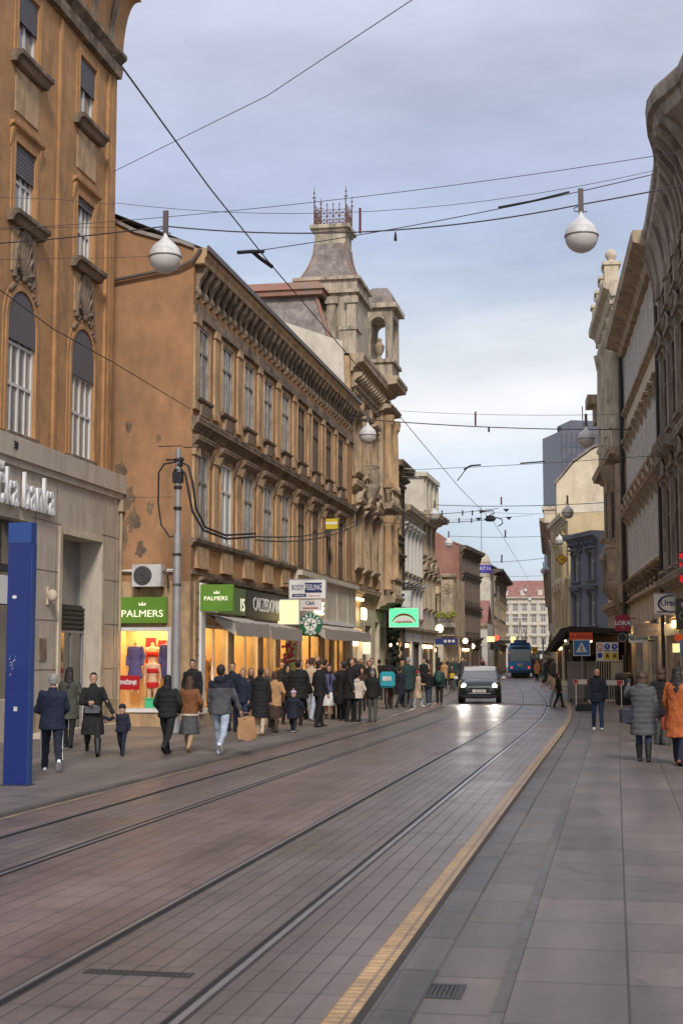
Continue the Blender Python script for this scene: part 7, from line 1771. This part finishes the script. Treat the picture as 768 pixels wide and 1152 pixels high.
# ================================================================ LAMPS AND WIRES
def sag(a, b, s, n=14): a, b = Vector(a), Vector(b); return [a.lerp(b, i/n) - Vector((0,0,s*4*(i/n)*(1-i/n))) for i in range(n+1)]
def wire(label, pts, r=.012, m=None, name='span_wire', group='overhead wires', cat='wire'):
    o = MB().tube(pts, r*.8, 5).build(name, m or WIREM, None, True); return tag(o, label, cat, group)
def lampdist(px, py, diam_px, D=.56):
    # distance along the optical axis from apparent size
    return F*D/diam_px
_lm = {}
def globe(px, py, dpx, label, D=.56):
    """py = centre of the globe"""
    dep = lampdist(px, py, dpx, D); c = CAM + ray(px, py)*dep
    r = D/2
    o = thing('street_lamp', label, 'street lamp', c, 0, 'globe lamps hung over the street')
    if not _lm:
        prof = [(r*1.0, 0.0), (r*.99, r*.12), (r*.93, r*.38), (r*.80, r*.62), (r*.60, r*.84), (r*.38, r*1.02), (r*.22, r*1.18), (r*.13, r*1.36), (r*.09, r*1.5)]
        _lm['cap'] = MB().lathe(prof, (0,0,0), 28).mesh('lamp_cap', LAMPCAP, 60)
        pb_ = [(r*.02, -r*1.0), (r*.3, -r*.955), (r*.55, -r*.84), (r*.76, -r*.66), (r*.90, -r*.43), (r*.97, -r*.2), (r*.98, -.008)]
        _lm['bowl'] = MB().lathe(pb_, (0,0,0), 28).mesh('lamp_bowl', LAMPBOWL, 60)
        _lm['ring'] = MB().lathe([(r*1.0, -.012), (r*1.025, -.01), (r*1.025, .01), (r*1.0, .012)], (0,0,0), 28).mesh('rim_band', GUTTER)
        _lm['rod'] = MB().box(-.045, .045, -.02, .02, r*1.45, r*1.45+.42).mesh('hanger_bar', mat('brown_steel_bar', (.10,.075,.07), .6, var=.2))
        k = MB(); k.tube([(-.05,0,r*1.55),(-.11,0,r*1.6),(-.12,0,r*1.75),(-.05,0,r*1.85)], .010, 5); k.tube([(.05,0,r*1.5),(.10,0,r*1.52)], .01, 5); _lm['hook'] = k.mesh('cable_hook', CABLE)
    for k, nm in (('cap','lamp_cap'),('bowl','lamp_bowl'),('ring','rim_band'),('rod','hanger_bar'),('hook','cable_hook')): link(_lm[k], nm, o)
    return c
g1 = globe(186, 289.5, 36.5, 'large white globe lamp hanging before the orange end wall, nearest on the left')
g2 = globe(653.5, 266, 37.5, 'large white globe lamp hanging at the right against open sky, nearest on the right')
g3 = globe(413.5, 490, 20, 'white globe lamp hanging before the turreted palace')
g4 = globe(659, 494, 19.5, 'white globe lamp hanging before the dark tower block')
g5 = globe(488.5, 580, 11.5, 'globe lamp hanging above the red gabled house gap, by the cream attic house')
g6 = globe(638, 577, 13.5, 'globe lamp hanging before the blank beige gable')
g7 = globe(504.5, 611.5, 9.5, 'globe lamp above the red gable wall')
g8 = globe(629, 608.5, 10.2, 'globe lamp just above the diamond tram sign')
for (px, py, d, l) in ((516,643,7,'upper globe lamp of the pair before the dark windowed front'), (517.5,658,7,'lower globe lamp of the pair before the dark windowed front'), (521,669,5.6,'small globe lamp under the pair before the dark windowed front'), (535.5,677,4.8,'tiny globe lamp left of the turret house'), (611,642.5,7,'globe lamp hanging alone in the sky left of the tower block'), (558.5,681,5,'tiny globe lamp before the dark corner house'), (590.5,665,5,'tiny globe lamp before the red tiled roof'), (595.5,675,4.5,'tiny globe lamp before the pale street-end facade'), (567,678,3.8,'very small globe lamp right of the dark corner house')):
    globe(px, py, d, l)
def onray(px, py, dep): return CAM + ray(px, py)*dep
# span wires carrying the lamps (axis distances follow the lamps)
D1 = lampdist(0, 0, 36.5); D2 = lampdist(0,0,37.5)
top1 = g1 + Vector((0,0,.55)); top2 = g2 + Vector((0,0,.55))
A = Vector((-12.38, g1.y+1.5, top1.z+.35)); B_ = Vector((2.4, g2.y-.5, top2.z+.25))
pts = sag(A, top1, .05, 6)[:-1] + sag(top1, top2, .28, 18) + sag(top2, B_, .02, 5)[1:]
wire('lower span wire carrying the two nearest globe lamps across the street', pts, .016)
pts2 = sag(Vector((-12.38, g1.y+1.5, top1.z+.62)), Vector((2.4, g2.y-.5, top2.z+.75)), .22, 18); wire('thin upper span wire just above the two nearest globe lamps', pts2, .008)
o = MB().tube([(top1.lerp(top2, .475))-Vector((0,0,.30)), (top1.lerp(top2, .475))+Vector((0,0,.14))], .022, 6).build('wire_spreader', mat('maroon_steel', (.12,.03,.035), .6, var=.1)); tag(o, 'short maroon upright bar joining the two nearest span wires', 'wire fitting')
q = top1.lerp(top2, .56) - Vector((0,0,.30)); o = MB().tube([q, q-Vector((0,0,.05)), q-Vector((0,0,.16))], [.008,.02,.03], 6).build('wire_weight', CABLE, None); tag(o, 'small dark fitting dangling from the lower nearest span wire', 'wire fitting')
# insulated cable right of lamp 2
wire('slanting span wire with a long dark insulator rising to the right-hand house', sag(onray(268, 285, 26), onray(735, 196, 24), .1), .011)
wire('long dark insulator sleeve on the slanting span wire', [onray(560, 233.5, 24.2), onray(600, 226, 24.1), onray(640, 216, 24)], .024, CABLE, 'insulator', cat='insulator')
wire('dark wire across the near right sky to the carved house', sag(onray(128, 228, 27), onray(735, 192, 25), .45), .007)
# second pair
wire('span wire carrying the pair of globe lamps before the turreted palace and the tower block', sag(onray(392, 470, 46), onray(709, 483, 47), .12), .022)
wire('thin wire above the second pair of lamps', sag(onray(446, 462, 60), onray(700, 466, 50), .1), .010)
o = MB().tube([onray(534.5, 463, 47), onray(534.5, 479, 47)], .032, 6).build('wire_spreader', mat('maroon_steel', (.12,.03,.035))); tag(o, 'short maroon upright bar on the span wire of the second lamp pair', 'wire fitting')
o = MB().tube([onray(549.5, 480.5, 47), onray(549.5, 486, 47)], .035, 6).build('wire_weight', CABLE); tag(o, 'small dark fitting hanging below the span wire of the second lamp pair', 'wire fitting')
wire('long span wire with a dark insulator in the middle sky', sag(onray(447, 529, 62), onray(745, 512, 44), .05), .013); wire('dark insulator on the middle-sky span wire near the tower block', [onray(585, 521.3, 53), onray(612, 519.2, 52)], .035, CABLE, 'insulator', cat='insulator')
for (x0, y0, x1, y1, d0, d1, r, l) in ((488,568,712,563,74,66,.022,'span wire carrying the third pair of globe lamps'), (400,578,560,572,60,70,.020,'feeder wire with small clips left of the wire junction'), (380,585,545,585,60,70,.020,'lower feeder wire with small clips left of the wire junction'), (505,603,660,600,90,90,.02,'span wire carrying the fourth pair of globe lamps'), (515,632,612,628,118,118,.025,'far span wire before the red tiled roof'), (545,576,700,573,72,68,.010,'thin wire right of the wire junction'), (516,648,640,646,140,140,.02,'far thin wire above the tram'), (440,584,600,579,66,80,.01,'thin wire crossing to the junction from the brown townhouse')):
    wire(l, sag(onray(x0, y0, d0), onray(x1, y1, d1), .15), r)
for (x, y, l) in ((563.5, 563, 'short upright bar on the third span wire'), (568, 600, 'short upright bar on the fourth span wire'), (564, 628, 'short upright bar on the far span wire')):
    o = MB().tube([onray(x, y-4, 85), onray(x, y+5, 85)], .05, 6).build('wire_spreader', mat('maroon_steel', (.12,.03,.035))); tag(o, l, 'wire fitting')
# feeder cable along facade from mast
e = Vector(CABLE_END)
wire('pair of thick black feeder cables running from the mast across the ochre palace windows', sag(e, onray(405, 584, 58), .25), .026, CABLE, 'feeder_cable'); wire('second thick black feeder cable just under the first across the ochre palace windows', sag(e-Vector((0,0,.09)), onray(405, 588, 58), .28), .026, CABLE, 'feeder_cable')
# trolley wire: diagonal line running along the street
TW = [onray(128, 62, 14.5), onray(235, 210, 20.0), onray(300, 292, 24.6), onray(368, 372, 31), onray(446, 464, 40), onray(515, 547, 55), onray(556, 589, 72), onray(585, 636, 105), onray(600, 665, 160)]
wire('tram contact wire running diagonally away above the street from the top left', TW, .014, WIREM, 'contact_wire')
wire('thin wire rising to the upper right from the bank building', [onray(128, 193, 29), onray(300, 108, 22), onray(466, -2, 17)], .008)
wire('drooping cable crossing the bank front and the end wall', [onray(-5, 322, 24), onray(60, 370, 25), onray(128, 408, 27), onray(214, 460, 33.5)], .012, CABLE)
wire('thin cable across the bank windows', [onray(-5, 222, 22), onray(60, 224, 24), onray(130, 230, 27)], .006); wire('thin cable across the bank facade above the arches', [onray(-5, 292, 24), onray(128, 290, 27), onray(175, 288, 27)], .006)
wire('thin cable lower on the bank facade between the windows', [onray(-5, 256, 24), onray(128, 256, 27)], .006); wire('thin cable across the orange end wall at the mast', [onray(130, 560, 33), onray(195, 559, 31.5)], .006)
for k, (pts_, l) in enumerate((([onray(268,284,24),onray(282,283,24.3),onray(296,283,24.6)], 'dark pull-off insulator beside the contact wire'), ([onray(284,283,24.4),onray(292,290,24.6),onray(306,300,25)], 'forked clamp on the contact wire'), ([onray(522,528,53),onray(529,524,53.5),onray(540,523,54)], 'small pull-off arm above the middle-sky wire'), ([onray(514,541,53),onray(520,533,53),onray(525,526,53)], 'slim rod linking the contact wire and pull-off arm'))):
    o = MB().tube(pts_, .035 if k < 3 else .02, 6).build('wire_clamp', CABLE, None, True); tag(o, l, 'wire fitting')
# junction gear
o = thing('wire_junction', 'tangled black junction of tram wires with looped cables in the middle sky', 'wire junction', onray(551, 583, 70)); d = 70
def rel(px, py): return onray(px, py, d) - o.location
m = MB(); m.box(-.2, .2, -.1, .1, -.15, .12); m.ell((0,0,-.05), .28, .15, .12, 10, 6); m.build('gear_box', CABLE, o)
m = MB(); m.tube([rel(539,577), rel(546,575), rel(554,574.5), rel(556,577), rel(550,580), rel(549,584)], .03, 6); m.tube([rel(549,584), rel(557,582), rel(564,584), rel(565,589), rel(560,592)], .03, 6); m.build('cable_loop', CABLE, o, True)
for (x, y) in ((541,575.5),(569,574),(572,583),(538,584)):
    q = MB(); a_ = rel(x, y); q.ext([(a_.x-.16, a_.z+.07), (a_.x+.16, a_.z+.07), (a_.x, a_.z-.10)], a_.y-.03, a_.y+.03); q.build('hanger', CABLE, o)
for i, (x, y) in enumerate(((497,577),(520,577),(531,577),(501,585.5),(516,585.5),(530,585.5))):
    p = onray(x, y, 66); o = MB().box(-.03, .03, -.03, .03, -.12, .12).build('wire_clip', CABLE); o.location = p; tag(o, 'small dark clip on the '+('upper' if y < 580 else 'lower')+' feeder wire, '+words[i % 3]+' from the left', 'wire fitting', 'feeder wire clips')
# bracket rods at the brown townhouse
for k, y in enumerate((527, 531, 536)):
    wire(f'pale flag bracket rod on the brown townhouse, {words[k]} from the top', [onray(446, y, 70), onray(466+2*k, y+1, 68)], .05, LAMPCAP, 'flag_bracket', 'flag brackets', 'bracket')
for k in range(4): wire(f'horizontal bar of the hanging rack by the white townhouse, {words[k]} from the top', [onray(455, 657+k*1.9, 72), onray(474, 657+k*1.9, 71)], .025, DARKMETAL, 'rack_bar', 'rack bars', 'bracket')
# ================================================================ SKY, SUN, CAMERA
EL, AZ = R(38), R(162)
w_ = bpy.data.worlds.new('World'); SC.world = w_; w_.use_nodes = True; nt = w_.node_tree; N = nt.nodes; L = nt.links
bg = N['Background']; bg.inputs['Strength'].default_value = .12
sky = N.new('ShaderNodeTexSky'); sky.sky_type = 'NISHITA'; sky.sun_disc = False; sky.sun_elevation = EL; sky.sun_rotation = AZ; sky.dust_density = 2
tc = N.new('ShaderNodeTexCoord'); sep = N.new('ShaderNodeSeparateXYZ'); L.new(tc.outputs['Generated'], sep.inputs[0])
cr_ = N.new('ShaderNodeValToRGB'); e = cr_.color_ramp; e.interpolation = 'EASE'
stops = [(0.0,(.34,.375,.42)), (.085,(.35,.395,.45)), (.13,(.38,.40,.43)), (.165,(.50,.475,.46)), (.205,(.46,.455,.46)), (.24,(.34,.365,.42)), (.27,(.275,.305,.385)), (.32,(.265,.28,.36)), (.42,(.32,.325,.385)), (1.0,(.40,.40,.43))]
while len(e.elements) < len(stops): e.elements.new(.5)
for el_, (p, c) in zip(e.elements, stops): el_.position = p; el_.color = (*c, 1)
# warp elevation with stretched noise so that bands break up into cloud
mp = N.new('ShaderNodeMapping'); mp.inputs['Scale'].default_value = (1.6, 1.6, 9); L.new(tc.outputs['Generated'], mp.inputs[0])
n1 = N.new('ShaderNodeTexNoise'); n1.inputs['Scale'].default_value = 1.7; n1.inputs['Detail'].default_value = 8; n1.inputs['Roughness'].default_value = .55; n1.inputs['Distortion'].default_value = .4; L.new(mp.outputs[0], n1.inputs['Vector'])
ma = N.new('ShaderNodeMath'); ma.operation = 'MULTIPLY_ADD'; ma.inputs[1].default_value = .10; L.new(n1.outputs['Fac'], ma.inputs[0])
sb = N.new('ShaderNodeMath'); sb.operation = 'SUBTRACT'; sb.inputs[1].default_value = .05; L.new(sep.outputs[2], sb.inputs[0]); L.new(sb.outputs[0], ma.inputs[2])
L.new(ma.outputs[0], cr_.inputs[0])
mp2 = N.new('ShaderNodeMapping'); mp2.inputs['Scale'].default_value = (2.2, 2.2, 7); mp2.inputs['Location'].default_value = (3, 1, 4); L.new(tc.outputs['Generated'], mp2.inputs[0])
n2 = N.new('ShaderNodeTexNoise'); n2.inputs['Scale'].default_value = 1.4; n2.inputs['Detail'].default_value = 9; n2.inputs['Roughness'].default_value = .6; L.new(mp2.outputs[0], n2.inputs['Vector'])
r2 = N.new('ShaderNodeMapRange'); r2.inputs[1].default_value = .35; r2.inputs[2].default_value = .70; r2.inputs[3].default_value = .83; r2.inputs[4].default_value = 1.20; L.new(n2.outputs['Fac'], r2.inputs[0])
mu = N.new('ShaderNodeMix'); mu.data_type = 'RGBA'; mu.blend_type = 'MULTIPLY'; mu.inputs[0].default_value = 1; L.new(cr_.outputs[0], mu.inputs[6]); L.new(r2.outputs[0], mu.inputs[7])
sc = N.new('ShaderNodeMix'); sc.data_type = 'RGBA'; sc.blend_type = 'MULTIPLY'; sc.inputs[0].default_value = 1; sc.inputs[7].default_value = (8.9, 9.1, 9.3, 1); sc.clamp_result = False
L.new(mu.outputs[2], sc.inputs[6])
mm = N.new('ShaderNodeMix'); mm.data_type = 'RGBA'; mm.inputs[0].default_value = .88; L.new(sky.outputs[0], mm.inputs[6]); L.new(sc.outputs[2], mm.inputs[7]); L.new(mm.outputs[2], bg.inputs[0])
sl = bpy.data.lights.new('sun', 'SUN'); sl.energy = 1.5; sl.angle = R(11); sl.color = (1, .93, .84)
so = bpy.data.objects.new('sun', sl); COL.objects.link(so)
# sun direction matches the sky: sun_rotation measured from +Y towards +X
sd = Vector((math.sin(AZ)*math.cos(EL), math.cos(AZ)*math.cos(EL), math.sin(EL)))
so.rotation_euler = sd.to_track_quat('Z', 'Y').to_euler(); so.location = (0, 0, 60)
cd = bpy.data.cameras.new('camera'); cam = bpy.data.objects.new('camera', cd); COL.objects.link(cam); SC.camera = cam
cam.location = CAM; cam.matrix_world = Matrix.Translation(CAM) @ Matrix((RT, UP, -FW)).transposed().to_4x4()
cd.sensor_fit = 'VERTICAL'; cd.sensor_height = 36; cd.sensor_width = 24; cd.lens = 36*F/1152; cd.dof.use_dof = True; cd.dof.focus_distance = 32; cd.dof.aperture_fstop = 4.5; cd.clip_end = 3000; cd.clip_start = .1
SC.view_settings.view_transform = 'Standard'; SC.view_settings.look = 'None'; SC.view_settings.gamma = 1; SC.view_settings.use_curve_mapping = False; SC.view_settings.exposure = 0.82
SC.cycles.max_bounces = 6
for o in [x for x in COL.objects if x.get('label') == 'x']: pass
